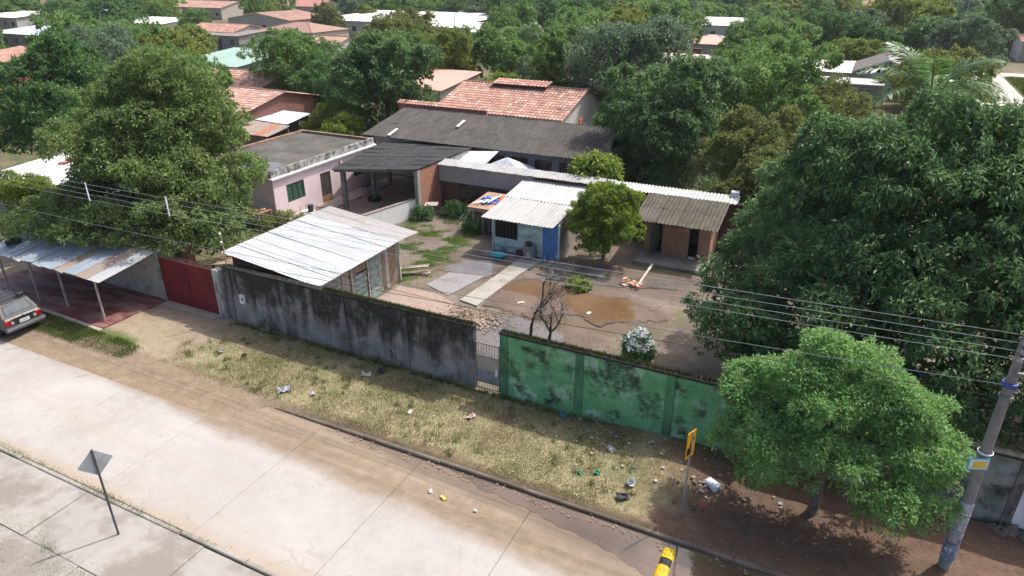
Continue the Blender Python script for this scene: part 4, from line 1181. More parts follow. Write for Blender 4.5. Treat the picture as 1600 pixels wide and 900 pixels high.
def rsheet(nm, c, ax=1, rust=None):
    return sheet('roof_'+nm+str(ax), tuple(k*0.9 for k in c), tuple(min(.85, k*1.06) for k in c), rust or tuple(k*0.6 for k in c), 0.62, 0.55, ax)

def house(label, x0, x1, y0, y1, ze, zr, wall, roof, style='gable_x', over=0.4, windows=True, cat='house', name='house', pitch=0.24, nu=None, rz=0.0):
    """style: gable_x ridge along x; gable_y ridge along y; shed_y falls towards -y (the camera); flat"""
    cx, cy = (x0+x1)/2, (y0+y1)/2
    t = thing(name, label, cat, (cx, cy, 0), rz)
    hx, hy = (x1-x0)/2, (y1-y0)/2
    th = 0.16
    box('wall', wall, t, -hx, hx, -hy, -hy+th, -0.1, ze-0.02)
    box('wall', wall, t, -hx, hx, hy-th, hy, -0.1, (zr if style == 'shed_y' else ze)-0.04)
    if style in ('gable_x', 'shed_y'):
        for s_ in (-1, 1):
            xa, xb = (-hx, -hx+th) if s_ < 0 else (hx-th, hx)
            top = [(-hy+th+.002, ze-.02), (0, zr-0.04), (hy-th-.002, ze-.02)] if style == 'gable_x' else [(-hy+th+.002, ze-.02), (hy-th-.002, zr-.04)]
            pts = [(-hy+th+.002, -0.1)]+top+[(hy-th-.002, -0.1)]
            n = len(pts)
            MB().add([(xa, a, b) for a, b in pts]+[(xb, a, b) for a, b in pts], [tuple(range(n)), tuple(range(2*n-1, n-1, -1))]+[(i, n+i, n+(i+1) % n, (i+1) % n) for i in range(n)]).build('gable_wall' if style == 'gable_x' else 'wall', wall, t)
    else:
        for s_ in (-1, 1):
            xa, xb = (-hx, -hx+th) if s_ < 0 else (hx-th, hx)
            box('wall', wall, t, xa, xb, -hy+th+.002, hy-th-.002, -0.1, ze-0.03)
    if style == 'gable_y':
        for s_ in (-1, 1):
            ya, yb = (-hy, -hy+th) if s_ < 0 else (hy-th, hy)
            MB().add([(-hx, ya, ze-.018), (hx, ya, ze-.018), (0, ya, zr-.04), (-hx, yb, ze-.018), (hx, yb, ze-.018), (0, yb, zr-.04)], [(0, 1, 2), (3, 5, 4), (0, 3, 4, 1), (1, 4, 5, 2), (2, 5, 3, 0)]).build('gable', wall, t)
    o = over
    tile = roof in (TERRA, TERRA2)
    def slope(a, b, c, d, s_):
        if tile:
            tile_roof('roof_tiles', t, roof, a, b, c, d, seed=s_)
        else:
            n = nu or max(2, int((Vector(a)-Vector(b)).length/2.2))
            corr_roof(t, [roof], a, b, c, d, n, 1, pitch, 0.03, 0.04, 0.01, s_)
    if style == 'gable_x':
        k = (zr-ze)/hy*o
        slope((-hx-o, 0, zr), (hx+o, 0, zr), (-hx-o, -hy-o, ze-k), (hx+o, -hy-o, ze-k), 1)
        slope((hx+o, 0, zr), (-hx-o, 0, zr), (hx+o, hy+o, ze-k), (-hx-o, hy+o, ze-k), 2)
        MB().tube([(-hx-o, 0, zr+0.04), (hx+o, 0, zr+0.04)], 0.11, 6).build('ridge_cap', roof, t)
    elif style == 'gable_y':
        k = (zr-ze)/hx*o
        slope((0, -hy-o, zr), (0, hy+o, zr), (-hx-o, -hy-o, ze-k), (-hx-o, hy+o, ze-k), 1)
        slope((0, hy+o, zr), (0, -hy-o, zr), (hx+o, hy+o, ze-k), (hx+o, -hy-o, ze-k), 2)
        MB().tube([(0, -hy-o, zr+0.04), (0, hy+o, zr+0.04)], 0.11, 6).build('ridge_cap', roof, t)
    elif style == 'shed_y':
        slope((-hx-o, hy+o, zr+.04), (hx+o, hy+o, zr+.04), (-hx-o, -hy-o, ze-.02), (hx+o, -hy-o, ze-.02), 1)
    elif style == 'hip':
        # pyramid of four sheeted or tiled faces
        r_ = max(0.3, hx-hy)
        A, B, C, D = (-hx-o, -hy-o, ze), (hx+o, -hy-o, ze), (hx+o, hy+o, ze), (-hx-o, hy+o, ze)
        E_, F_ = (-r_, 0, zr), (r_, 0, zr)
        m = MB().add([A, B, C, D, E_, F_], [(0, 1, 5, 4), (1, 2, 5), (2, 3, 4, 5), (3, 0, 4), (0, 3, 2, 1)])
        m.build('hip_roof', roof, t)
        for q in (A, B): MB().tube([q, E_ if q is A else F_], 0.1, 6).build('hip_ridge', roof, t)
    else:
        box('flat_roof', roof, t, -hx-0.1, hx+0.1, -hy-0.1, hy+0.1, ze, ze+0.12)
    if windows:
        n = max(1, int(hx*2/3.2))
        for i in range(n):
            x_ = -hx+(i+0.5)*2*hx/n
            if i == n//2 and n > 1:
                w = MB().box(-0.46, 0.46, -0.04, 0.0, 0, 2.05).build('door', DOORM, t, (x_, -hy-0.003, 0))
            else:
                w = MB().box(-0.62, 0.62, -0.05, 0.0, -0.06, 1.06).build('window', FRM, t, (x_, -hy-0.003, 1.0))
                for s_ in (-0.29, 0.29):
                    MB().box(-0.26, 0.26, -0.012, 0, 0.02, 0.98).build('pane', WINM, w, (s_, -0.052, 0))
    return t

# long grey building behind the yard
lg = thing('long_grey_building', 'long low building under a dark grey corrugated roof behind the yard', 'building', (-22.8, 44.0, 0))
corr_roof(lg, [FIB], (-9.4, 2.1, 4.0), (8.3, 2.1, 4.0), (-9.4, -3.5, 2.95), (9.6, -3.3, 2.95), 11, 2, 0.2, 0.032, 0.05, 0.012, 31)
corr_roof(lg, [FIB], (8.3, 2.1, 4.0), (-9.4, 2.1, 4.0), (8.3, 6.6, 3.0), (-9.4, 6.6, 3.0), 8, 1, 0.24, 0.032, 0.05, 0.012, 32)
box('front_wall', stained('bluish_wall', (0.27, 0.29, 0.32), (0.1, 0.1, 0.1), 0.54, 0.7, 0.8), lg, -8.8, 9.0, -2.6, -2.45, 0, 3.0)
box('rear_wall', PLASTG, lg, -9.0, 7.9, 6.2, 6.35, 0, 2.95)
box('side_wall', PLASTG, lg, -9.0, -8.85, -2.44, 6.19, 0, 2.95)
box('side_wall', PLASTG, lg, 8.7, 8.85, -2.44, 6.19, 0, 2.95)
for k in range(6):
    x_ = -1.0+k*1.75
    w = box('window', plain('brown_frame', (0.12, 0.07, 0.05), 0.7), lg, x_, x_+1.2, -2.64, -2.604, 1.35, 2.45)
    for s_ in (-0.3, 0.3):
        MB().box(-0.27, 0.27, -0.01, 0, 0.05, 1.05).build('pane', WINM, w, (s_, -0.019, 0))
# pale skylight strips lying on the roof
for k, (x_, y_, z_) in enumerate(((-25.7, 43.9, 3.70), (-29.9, 41.2, 3.2))):
    tag(MB().box(-0.12, 0.12, -0.65, 0.65, 0, 0.05).build('roof_strip', plain('pale_strip', (0.55, 0.54, 0.5), 0.7), None, (x_, y_, z_), (R(10.5), 0, R(4))), ['pale strip near the ridge of the dark grey roof', 'pale strip at the left eave of the dark grey roof'][k], 'strip')
# parapet wall with a tile top
pw = thing('parapet_wall', 'pink parapet wall with a row of roof tiles behind the grey roof', 'wall', (-29.4, 47.3, 0))
box('masonry', plain('pink_brick', (0.42, 0.2, 0.16), 0.9, 0, 0.25), pw, -4.1, 4.1, -0.1, 0.1, 0, 4.1)
tile_roof('coping_tiles', pw, TERRA, (-4.2, 0.25, 4.32), (4.2, 0.25, 4.32), (-4.2, -0.35, 4.12), (4.2, -0.35, 4.12), col=0.3, row=0.5)
# tiled house in the middle
th = house('tiled house with a long terracotta roof behind the dark grey roof', -32.6, -21.0, 51.6, 62.4, 3.1, 4.6, PLASTW, TERRA, 'gable_x', 0.35)
tile_roof('raised_tiles', th, TERRA, (-2.8, 0.6, 5.0), (2.6, 0.6, 5.0), (-2.8, -0.9, 4.72), (2.6, -0.9, 4.72), col=0.34, row=0.5)
box('raised_wall', plain('vent_wall', (0.10, 0.045, 0.035), 0.9), th, -2.7, 2.5, -0.7, 0.5, 4.45, 4.72)
tag(MB().box(-0.03, 0.03, -0.55, 0.55, 0, 1.5).build('orange_board', plain('orange_board', (0.62, 0.14, 0.03), 0.6), None, (-20.3, 54.0, 1.3), (0, R(8), R(10))), 'bright orange board leaning on the end wall of the tiled house', 'board')
house('low house with plain pale pink sheet roof left of the tiled house', -45.6, -39.4, 63.2, 71.5, 2.5, 3.3, PLAST, rsheet('salmon', (0.50, 0.27, 0.22)), 'shed_y')
house('house with dusty red roof half hidden behind the tiled house', -27.0, -17.5, 64.0, 70.5, 3.2, 4.2, PLAST, rsheet('red', (0.34, 0.13, 0.11)), 'gable_x')
# white tent in the neighbour's yard
tn = thing('canopy_tent', 'white canopy tent standing behind the back wall', 'tent', (-20.0, 40.0, 0))
CLOTH = plain('white_canvas', (0.58, 0.61, 0.66), 0.8)
m = MB().add([(-1.5, -1.1, 2.0), (1.7, -1.1, 2.0), (1.7, 0.9, 2.0), (-1.5, 0.9, 2.0), (0.1, -0.1, 2.75), (-1.5, -1.1, 1.8), (1.7, -1.1, 1.8), (1.7, 0.9, 1.8), (-1.5, 0.9, 1.8)], [(0, 1, 4), (1, 2, 4), (2, 3, 4), (3, 0, 4), (0, 5, 6, 1), (1, 6, 7, 2), (2, 7, 8, 3), (3, 8, 5, 0)])
m.build('canopy', CLOTH, tn)
for a, b in ((-1.45, -1.05), (1.65, -1.05), (1.65, 0.85), (-1.45, 0.85)):
    MB().tube([(a, b, 0), (a, b, 2.0)], 0.025, 6).build('pole', GRAYM, tn)
tag(MB().add([(-2.2, -0.7, 0), (0.6, -0.9, 0.0), (0.9, 1.2, 0.75), (-1.4, 1.3, 0.5), (-2.2, -0.7, -0.04), (0.6, -0.9, -0.04), (0.9, 1.2, 0.71), (-1.4, 1.3, 0.46)], [(0, 1, 2, 3), (7, 6, 5, 4), (0, 4, 5, 1), (1, 5, 6, 2), (2, 6, 7, 3), (3, 7, 4, 0)]).build('white_awning', CLOTH, None, (-21.6, 39.0, 2.25)), 'sloping white awning left of the canopy tent', 'awning')
# left: white sheet roof with loose tiles on it
h1 = house('low house under white sheets dotted with loose red tiles, far left', -47.2, -41.6, 22.6, 28.8, 2.4, 2.85, PLASTG, rsheet('white', (0.66, 0.65, 0.63), 0), 'shed_y', 0.3)
rt = random.Random(8)
for k in range(12):
    a, b = rt.uniform(-1.2, 2.2), rt.uniform(0.3, 2.9)
    MB().box(-0.28, 0.28, -0.13, 0.13, 0, 0.08).build('loose_tile', plain('loose_tile', (0.34, 0.11, 0.08), 0.8), h1, (a, b, 2.44+0.45*(b+3.4)/6.8+0.04), (0, 0, rt.uniform(0, 3)))
box('low_wall', PLASTG, h1, 3.3, 3.5, -2.4, 1.5, 0, 2.6)
# left middle: tiled gable house, tin lean-tos, white wall
h2 = house('brick house with faded terracotta roof behind the big left tree', -57.0, -46.0, 42.2, 52.4, 3.0, 4.1, BRKW, TERRA2, 'gable_x', 0.3)
house('second terracotta roof beyond the faded tiled house', -66.0, -55.5, 54.0, 61.0, 2.9, 3.9, PLAST, TERRA2, 'gable_x', 0.3)
l1 = thing('tin_lean_to', 'open lean-to with a new bluish tin sheet roof by the brick house', 'lean-to', (-44.2, 45.2, 0))
corr_roof(l1, [rsheet('blue_tin', (0.50, 0.56, 0.62), 1)], (-2.6, 1.9, 2.5), (1.6, 1.6, 2.55), (-2.4, -1.6, 2.3), (2.2, -2.0, 2.3), 4, 1, 0.2, 0.015, 0.05, 0.01, 3)
for a, b in ((-2.4, -1.5), (1.9, -1.8), (-2.4, 1.7), (1.5, 1.5)):
    MB().box(-0.05, 0.05, -0.05, 0.05, 0, 2.3).build('post', WOODP, l1, (a, b, 0))
box('rear_wall', PLASTG, l1, -2.4, 1.5, 1.75, 1.85, 0, 2.3)
l2 = thing('rusty_shed', 'small shed with patched rusty red sheets below the tiled house', 'shed', (-43.6, 41.3, 0))
corr_roof(l2, [SHR, rsheet('rust', (0.34, 0.13, 0.08), 1), rsheet('rustpale', (0.50, 0.38, 0.33), 1)], (-3.2, 1.9, 2.35), (2.4, 1.4, 2.35), (-2.4, -1.5, 2.05), (2.6, -1.5, 2.05), 6, 1, 0.2, 0.02, 0.05, 0.02, 4)
box('wall', PLK[1], l2, -2.6, 2.3, -1.2, -1.1, 0, 2.0)
box('wall', PLK[1], l2, -2.6, 2.3, 1.2, 1.3, 0, 2.1)
ww2 = thing('white_yard_wall', 'short white wall with a dark hole beside the terracotta house', 'wall', (-46.9, 53.6, 0))
box('masonry', PLASTW, ww2, -2.6, 2.4, -0.1, 0.1, 0, 1.9)
box('tile_cap', plain('cap_pink', (0.42, 0.28, 0.24), 0.9), ww2, -2.7, 2.5, -0.2, 0.2, 1.904, 2.0)
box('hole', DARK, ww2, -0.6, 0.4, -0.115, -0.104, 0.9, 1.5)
house('long house with a pale mint green sheet roof among the trees at left', -82.0, -71.5, 66.0, 76.0, 2.8, 3.7, PLASTB, rsheet('mint', (0.25, 0.37, 0.32)), 'shed_y')
rwl = thing('red_wall', 'dark red brick wall in front of the mint green roof', 'wall', (-69.4, 63.6, 0))
box('masonry', plain('dull_red', (0.24, 0.075, 0.07), 0.9), rwl, -2.6, 2.4, -0.1, 0.1, 0, 2.4)
box('coping', plain('dull_red_cap', (0.34, 0.17, 0.15), 0.9), rwl, -2.7, 2.5, -0.16, 0.16, 2.404, 2.5)

# farther roofs among the trees: label, x, y, w, d, eave, ridge, wall, roof, style
W_ = rsheet('whitefar', (0.70, 0.69, 0.66)); S_ = TERRA2; B_ = rsheet('bluefar', (0.44, 0.52, 0.60)); O_ = TERRA; G_ = rsheet('greyfar', (0.40, 0.39, 0.37))
DKR = rsheet('darkfar', (0.20, 0.17, 0.15))
FAR = [
 ('white roofed hall left of the top centre, longest white roof', -100, 150, 40, 26, 3.2, 4.0, PLASTW, W_, 'shed_y'),
 ('white roof right of the longest white roof at the top', -78, 136, 22, 8, 3.0, 3.5, PLASTW, W_, 'shed_y'),
 ('cream building with a narrow white roof below the right white roof', -62, 128, 18, 6, 2.9, 3.3, PLAST, W_, 'shed_y'),
 ('house with faded pink hip roof left of the white hall', -103, 114, 14, 11, 3.0, 4.4, PLAST, S_, 'hip'),
 ('small brown roofed house between dense trees, left of centre', -84, 100, 7, 6, 2.6, 3.5, PLASTW, rsheet('brownfar', (0.36, 0.22, 0.15)), 'gable_x'),
 ('dark roofed shed beside the faded pink hip roof', -112, 104, 10, 7, 2.6, 3.0, PLASTG, DKR, 'shed_y'),
 ('house with a weathered orange roof at the upper left', -118, 108, 13, 9, 2.9, 4.0, PLAST, O_, 'gable_x'),
 ('house with a broad pale pink roof at the upper left', -132, 138, 20, 14, 3.2, 4.6, PLAST, S_, 'gable_y'),
 ('small house with a bright white roof at the upper left', -146, 114, 13, 8, 3.2, 3.9, PLASTW, W_, 'shed_y'),
 ('long low house with a pale blue roof near the left edge', -146, 88, 20, 9, 2.8, 3.4, PLASTG, B_, 'shed_y'),
 ('white roof touching the left edge of the picture', -202, 116, 16, 10, 3.0, 3.8, PLASTW, W_, 'shed_y'),
 ('orange roofed house at the left edge above the dark tree', -108, 60, 10, 8, 2.8, 3.6, BRKW, O_, 'shed_y'),
 ('house with a reddish roof at the top left corner', -190, 170, 22, 14, 3.4, 5.0, PLAST, S_, 'gable_x'),
 ('house with a dark brick red roof on the top edge at left', -170, 190, 22, 14, 3.4, 5.0, PLAST, rsheet('brickfar', (0.34, 0.14, 0.11)), 'gable_x'),
 ('grey and pink roofed house right of the big grey green tree', -22.5, 98, 7.5, 7, 2.7, 3.2, PLASTW, rsheet('greypink', (0.46, 0.38, 0.35)), 'shed_y'),
 ('small house with a peach hip roof right of centre', -23.5, 126, 9, 8, 2.8, 4.0, PLAST, rsheet('peach', (0.56, 0.36, 0.27)), 'hip'),
 ('white roofed house beyond the tree row at top right of centre', -27, 165, 16, 10, 3.2, 4.2, PLASTW, W_, 'shed_y'),
 ('white sheet roofed house in front of the slatted gable', -3.6, 99, 8.5, 9, 2.8, 3.1, PLASTG, W_, 'shed_y'),
 ('flat grey roofed annex below the white sheet roof at right', -2.4, 89.5, 10, 5, 2.4, 2.5, PLASTG, G_, 'flat'),
 ('house with a pale pink hip roof on the top edge at right', 1.4, 256, 17, 16, 4.0, 6.0, PLAST, S_, 'hip'),
 ('grey gabled hall below the pale pink hip roof at right', 1.4, 204, 12, 12, 3.6, 5.0, PLASTB, G_, 'gable_y'),
 ('small house with coral roof in front of the grey hall', 4.0, 150, 7, 6, 2.6, 3.4, PLASTW, rsheet('coral', (0.55, 0.28, 0.22)), 'gable_x'),
 ('white walled house with small red roof among trees at right', -11.5, 168, 8, 7, 3.4, 4.2, PLASTW, rsheet('smallred', (0.40, 0.10, 0.09)), 'shed_y'),
 ('white house beside the side street at the right edge', 27, 150, 7, 9, 3.2, 4.0, PLASTW, O_, 'gable_x'),
]
for lb, x, y, w, d, ze, zr, wa, ro, stl_ in FAR:
    house(lb, x-w/2, x+w/2, y-d/2, y+d/2, ze, zr, wa, ro, stl_, 0.35)
bx_ = thing('red_brick_wall', 'low red brick yard wall before the peach roofed house', 'wall', (-26.4, 114.5, 0))
box('masonry', plain('dull_red', (0.24, 0.075, 0.07)), bx_, -4.2, 3.4, -0.1, 0.1, 0, 2.7)
box('coping', plain('dull_red_cap', (0.34, .17, .15)), bx_, -4.3, 3.5, -0.15, 0.15, 2.704, 2.8)
# slatted gable house at the right
sg = thing('slatted_gable_house', 'small house whose gable is closed with white upright slats behind the palm', 'house', (2.7, 99.5, 0))
box('wall', plain('aqua_wall', (0.50, 0.60, 0.58), 0.8), sg, -2.4, 2.6, -4.5, -4.35, 0, 2.9)
box('wall', PLASTG, sg, -2.4, -2.25, -4.34, 4.5, 0, 2.9); box('wall', PLASTG, sg, 2.45, 2.6, -4.34, 4.5, 0, 2.9)
corr_roof(sg, [DKR], (0.1, -5.2, 4.4), (0.1, 4.6, 4.4), (-3.5, -5.2, 3.05), (-3.5, 4.6, 3.05), 5, 1, 0.24, 0.03, 0.04, 0.01, 3)
corr_roof(sg, [DKR], (0.1, 4.6, 4.4), (0.1, -5.2, 4.4), (3.7, 4.6, 3.05), (3.7, -5.2, 3.05), 5, 1, 0.24, 0.03, 0.04, 0.01, 3)
MB().bar((-3.5, -5.24, 3.02), (0.1, -5.24, 4.40), 0.06, 0.2).build('barge_board', WHT, sg)
MB().bar((3.7, -5.24, 3.02), (0.1, -5.24, 4.40), 0.06, 0.2).build('barge_board', WHT, sg)
box('gable_back', DARK, sg, -2.3, 2.5, -4.3, -4.2, 2.9, 3.3)
for k in range(11):
    x_ = -2.6+k*0.54
    hz = 4.25-abs(x_-0.1)*0.375
    box('slat', WHT, sg, x_-0.09, x_+0.09, -4.95, -4.9, 2.75, hz)
# street lamps far off
LAMPM = plain('lamp_grey', (0.50, 0.51, 0.52), 0.5, 0.3)
def lamp(label, x, y, h, dx):
    t = thing('street_lamp', label, 'street lamp', (x, y, 0), 0, 'street lamps among the far trees')
    MB().tube([(0, 0, 0), (0, 0, h*0.85), (dx*0.25, 0, h*0.96), (dx, 0, h)], [0.09, 0.07, 0.05, 0.035], 7).build('pole', LAMPM, t)
    MB().box(-0.28, 0.28, -0.1, 0.1, -0.05, 0.06, 0.03).build('lamp_head', plain('lamp_head', (0.75, 0.76, 0.76), 0.4), t, (dx*1.25, 0, h))
lamp('street lamp above the pale blue roof, upper left', -96, 66, 9.0, 1.4)
lamp('street lamp behind the palm, arm towards the street', 7.6, 112, 7.0, 1.6)
lamp('street lamp far up the side street, right of the yellow-green tree', 18.8, 190, 9.5, -2.2)
lamp('street lamp at the right edge among the street trees', 22.0, 160, 9.0, -2.2)
lamp('street lamp head showing between trees at top centre', -58, 98, 8.2, 1.0)
# ================================================================ trees and plants
def unit(a):
    return a/np.maximum(np.linalg.norm(a, axis=-1, keepdims=True), 1e-6)

def leaf_cloud(seed, lobes, n, L, Wd, clump=40, rc=0.6, flat=0.8, droop=0.35, inner=0.12, up=0.35, low=-0.55, shell=0.76, aim=0.7, core=0):
    rs = np.random.RandomState(seed)
    lb = np.array(lobes, float)
    wts = (lb[:, 3]*lb[:, 4]+lb[:, 4]*lb[:, 5]+lb[:, 3]*lb[:, 5])
    w_in = wts/wts.sum()
    if core:
        w_in = np.where(np.arange(len(lb)) < core, wts, 0); w_in = w_in/w_in.sum()
        wts[:core] *= 0.22
    wts /= wts.sum()
    nc = max(6, n//clump)
    C, Nn = [], []
    got = 0
    while got < nc:
        k = rs.choice(len(lb), nc, p=wts)
        d = unit(rs.randn(nc, 3))
        ok = d[:, 2] > low+rs.rand(nc)*0.25
        rf = rs.uniform(shell, 1.03, nc)*(1+0.10*np.sin(d[:, 0]*5+k)+0.08*np.sin(d[:, 1]*7+d[:, 2]*5+k*2))
        c = lb[k, :3]+d*lb[k, 3:]*rf[:, None]
        dist = np.linalg.norm((c[:, None, :]-lb[None, :, :3])/lb[None, :, 3:], axis=2)
        dist[np.arange(nc), k] = 9
        ok &= dist.min(1) > 0.74
        nn = unit(unit(d/lb[k, 3:])+np.array([0, 0, up]))
        C.append(c[ok]); Nn.append(nn[ok]); got += ok.sum()
    C = np.concatenate(C)[:nc]; Nn = np.concatenate(Nn)[:nc]
    idx = rs.randint(0, nc, n)
    sz = rs.uniform(0.6, 1.3, nc)*rc
    d2 = unit(Nn[idx]*0.75+rs.randn(n, 3)*0.75)
    P = C[idx]+d2*(sz[idx]*rs.uniform(0.25, 1.0, n)**0.6)[:, None]*np.array([1, 1, flat])
    A = unit(d2*aim+rs.randn(n, 3)*0.5+np.array([0, 0, -droop]))
    ni = int(n*inner)
    if ni:
        k = rs.choice(len(lb), ni, p=w_in)
        d = unit(rs.randn(ni, 3))
        P[:ni] = lb[k, :3]+d*lb[k, 3:]*rs.uniform(0.25, 0.8, ni)[:, None]
        A[:ni] = unit(rs.randn(ni, 3))
        P[:ni, 2] = np.maximum(P[:ni, 2], 0.3)
    up_ = unit(d2*0.8+np.array([0, 0, 0.6])+rs.randn(n, 3)*0.33)
    S = unit(np.cross(A, up_))
    Nr = np.cross(S, A)
    ln = (L*rs.uniform(0.65, 1.25, n))[:, None]
    ln[:ni] *= 1.6
    wd = ln*(Wd/L)
    b = P; tip = P+A*ln-Nr*ln*0.12; mid = P+A*ln*0.5+Nr*ln*0.05
    V = np.stack([b, mid+S*wd*0.5, tip, mid-S*wd*0.5], 1).reshape(-1, 3)
    F = np.arange(n*4).reshape(n, 4)
    return V, F

def sublobes(lobes, count, size, seed, low=-0.35):
    """smaller boughs pushed out of the surface of the big ones"""
    rs = np.random.RandomState(seed+77)
    lb = np.array(lobes, float)
    w = lb[:, 3]*lb[:, 4]+lb[:, 4]*lb[:, 5]
    w /= w.sum()
    out = list(lobes)
    for i in range(count):
        k = rs.choice(len(lb), p=w)
        d = rs.randn(3); d /= np.linalg.norm(d)
        if d[2] < low: d[2] = -d[2]
        c = lb[k, :3]+d*lb[k, 3:]*rs.uniform(0.82, 1.02)
        s_ = size*rs.uniform(0.6, 1.35)
        out.append((c[0], c[1], c[2], s_, s_, s_*rs.uniform(0.6, 0.85)))
    return out

def auto_lobes(seed, r, zb, h, k=8, spread=0.58, size=0.52):
    rs = np.random.RandomState(seed+500)
    cz, rz = (zb+h)/2, (h-zb)/2
    out = [(0, 0, cz, r*0.74, r*0.74, rz*0.80)]
    for i in range(k):
        a = 2*math.pi*(i+rs.uniform(-.3, .3))/k
        q = r*spread*rs.uniform(0.75, 1.15)
        s_ = r*size*rs.uniform(0.75, 1.1)
        z = cz+rz*rs.uniform(-0.5, 0.55)
        out.append((q*math.cos(a), q*math.sin(a), z, s_, s_, min(s_*0.9, rz*0.6)))
    out.append((rs.uniform(-.2, .2)*r, rs.uniform(-.2, .2)*r, h-rz*0.5, r*0.5, r*0.5, rz*0.5))
    return out

BARK = plain('grey_bark', (0.15, 0.125, 0.10), 0.95, 0, 0.35, 6, 0.6)
BARKD = plain('dark_bark', (0.055, 0.042, 0.034), 0.95, 0, 0.35, 6, 0.6)
def trunk_mesh(seed, h, r0, lobes, mat=BARK, nb=6, lean=0.25):
    rs = random.Random(seed)
    m = MB()
    fork = h*0.42
    lx, ly = rs.uniform(-lean, lean), rs.uniform(-lean, lean)
    m.tube([(0, 0, -0.1), (lx*0.2, ly*0.2, fork*0.12), (lx*0.6, ly*0.6, fork*0.6), (lx, ly, fork)], [r0*1.5, r0*1.05, r0*0.9, r0*0.8], 9)
    for i in range(min(nb, len(lobes)-1)):
        q = lobes[1+i % (len(lobes)-1)]
        e = Vector((q[0], q[1], q[2]))
        s_ = Vector((lx*0.9, ly*0.9, fork*0.93))
        mid = s_.lerp(e, 0.5)+Vector((rs.uniform(-.3, .3), rs.uniform(-.3, .3), 0.12*h*rs.uniform(-.5, 1)))
        m.tube([s_, mid, e], [r0*0.6, r0*0.38, r0*0.14], 7)
        for j in range(3):
            t_ = rs.uniform(0.4, 0.9)
            a = s_.lerp(mid, t_*2) if t_ < 0.5 else mid.lerp(e, t_*2-1)
            m.tube([a, a+Vector((rs.uniform(-1, 1), rs.uniform(-1, 1), rs.uniform(0.1, 1)))*q[3]*0.8], [r0*0.22, r0*0.05], 5)
    return mesh_np('trunk', m.v, m.f, mat, True)

LF = dict(
 mango=leafmat('mango_leaf', (0.046, 0.105, 0.037), (0.095, 0.189, 0.066), (0.201, 0.323, 0.120), 0.46, 0.33, 0.5, 0.4),
 elder=leafmat('elder_leaf', (0.106, 0.224, 0.062), (0.196, 0.364, 0.123), (0.336, 0.504, 0.218), 0.6, 0.42, 0.8, 0.3),
 citrus=leafmat('citrus_leaf', (0.088, 0.154, 0.020), (0.165, 0.253, 0.033), (0.264, 0.341, 0.066), 0.55, 0.41, 0.9, 0.3),
 broad=leafmat('broad_leaf', (0.072, 0.132, 0.037), (0.145, 0.226, 0.066), (0.27, 0.345, 0.12), 0.6, 0.35, 0.4, 0.3),
 dark=leafmat('dark_leaf', (0.041, 0.106, 0.034), (0.083, 0.182, 0.055), (0.161, 0.282, 0.092), 0.5, 0.28, 0.5, 0.2),
 mid=leafmat('mid_leaf', (0.069, 0.147, 0.038), (0.124, 0.230, 0.064), (0.230, 0.351, 0.115), 0.6, 0.34, 0.5, 0.2),
 olive=leafmat('olive_leaf', (0.082, 0.110, 0.032), (0.145, 0.181, 0.052), (0.251, 0.276, 0.089), 0.6, 0.33, 0.6, 0.3),
 yellow=leafmat('yellow_green_leaf', (0.090, 0.138, 0.024), (0.156, 0.210, 0.040), (0.246, 0.294, 0.072), 0.6, 0.37, 0.5, 0.3),
 silver=leafmat('silver_leaf', (0.067, 0.116, 0.068), (0.127, 0.196, 0.110), (0.238, 0.319, 0.200), 0.6, 0.31, 0.6, 0.2),
)
def tree(name, label, x, y, h, r, leaf, seed, n, L, Wd, zb=1.0, lobes=None, trunk=0.18, bark=BARK, group=None, cat='tree', **kw):
    t = thing(name, label, cat, (x, y, 0), 0, group)
    lb = lobes or auto_lobes(seed, r, zb, h)
    link('trunk', trunk_mesh(seed, h, trunk, lb, bark), t)
    sb_ = kw.pop('sub', (60, 0.20*r))
    V, F = leaf_cloud(seed, sublobes(lb, sb_[0], sb_[1], seed), n, L, Wd, core=len(lb), **kw)
    link('crown', mesh_np('crown', V, F, LF[leaf]), t)
    return t

# the big mango on the right
mg = [(0.7, 0, 5.2, 4.9, 4.8, 4.1), (-4.4, -2.2, 2.5, 2.2, 2.4, 1.9), (4.6, -1.2, 5.0, 3.4, 3.4, 3.8), (-1.2, -3.0, 3.6, 2.8, 2.6, 2.9), (2.6, 0.8, 7.0, 3.2, 3.2, 2.6), (-3.2, 0.4, 4.0, 2.5, 2.6, 2.5), (6.8, -3.2, 3.8, 3.0, 2.6, 3.0), (2.0, -3.8, 3.8, 2.8, 2.2, 2.8), (-1.6, 0.2, 7.0, 2.4, 2.4, 2.1), (5.5, 1.0, 6.6, 2.6, 2.8, 2.6), (8.5, 0.0, 4.8, 3.0, 3.0, 3.4), (-4.2, -3.0, 1.5, 1.9, 1.6, 1.4), (-1.6, -4.2, 1.7, 2.2, 1.5, 1.6), (1.6, -4.9, 1.9, 2.2, 1.4, 1.8), (4.8, -4.8, 2.0, 2.2, 1.4, 1.8), (8.0, -4.6, 2.2, 2.4, 1.5, 1.9), (-3.0, -0.4, 6.2, 1.7, 2.0, 1.7), (-2.0, -0.5, 7.7, 1.7, 1.9, 1.4), (0.2, -0.5, 8.6, 2.0, 2.1, 1.4), (2.6, -0.6, 8.4, 2.1, 2.1, 1.4), (5.2, -0.6, 7.9, 2.2, 2.2, 1.4)]
tree('mango_tree', 'huge dark glossy mango tree overhanging the right half of the yard', 2.6, 26.4, 10.2, 6.5, 'mango', 3, 165000, 0.225, 0.07, lobes=mg, trunk=0.42, bark=BARKD, clump=30, rc=0.26, flat=0.8, droop=0.65, inner=0.25, low=-0.45, sub=(330, 0.70))
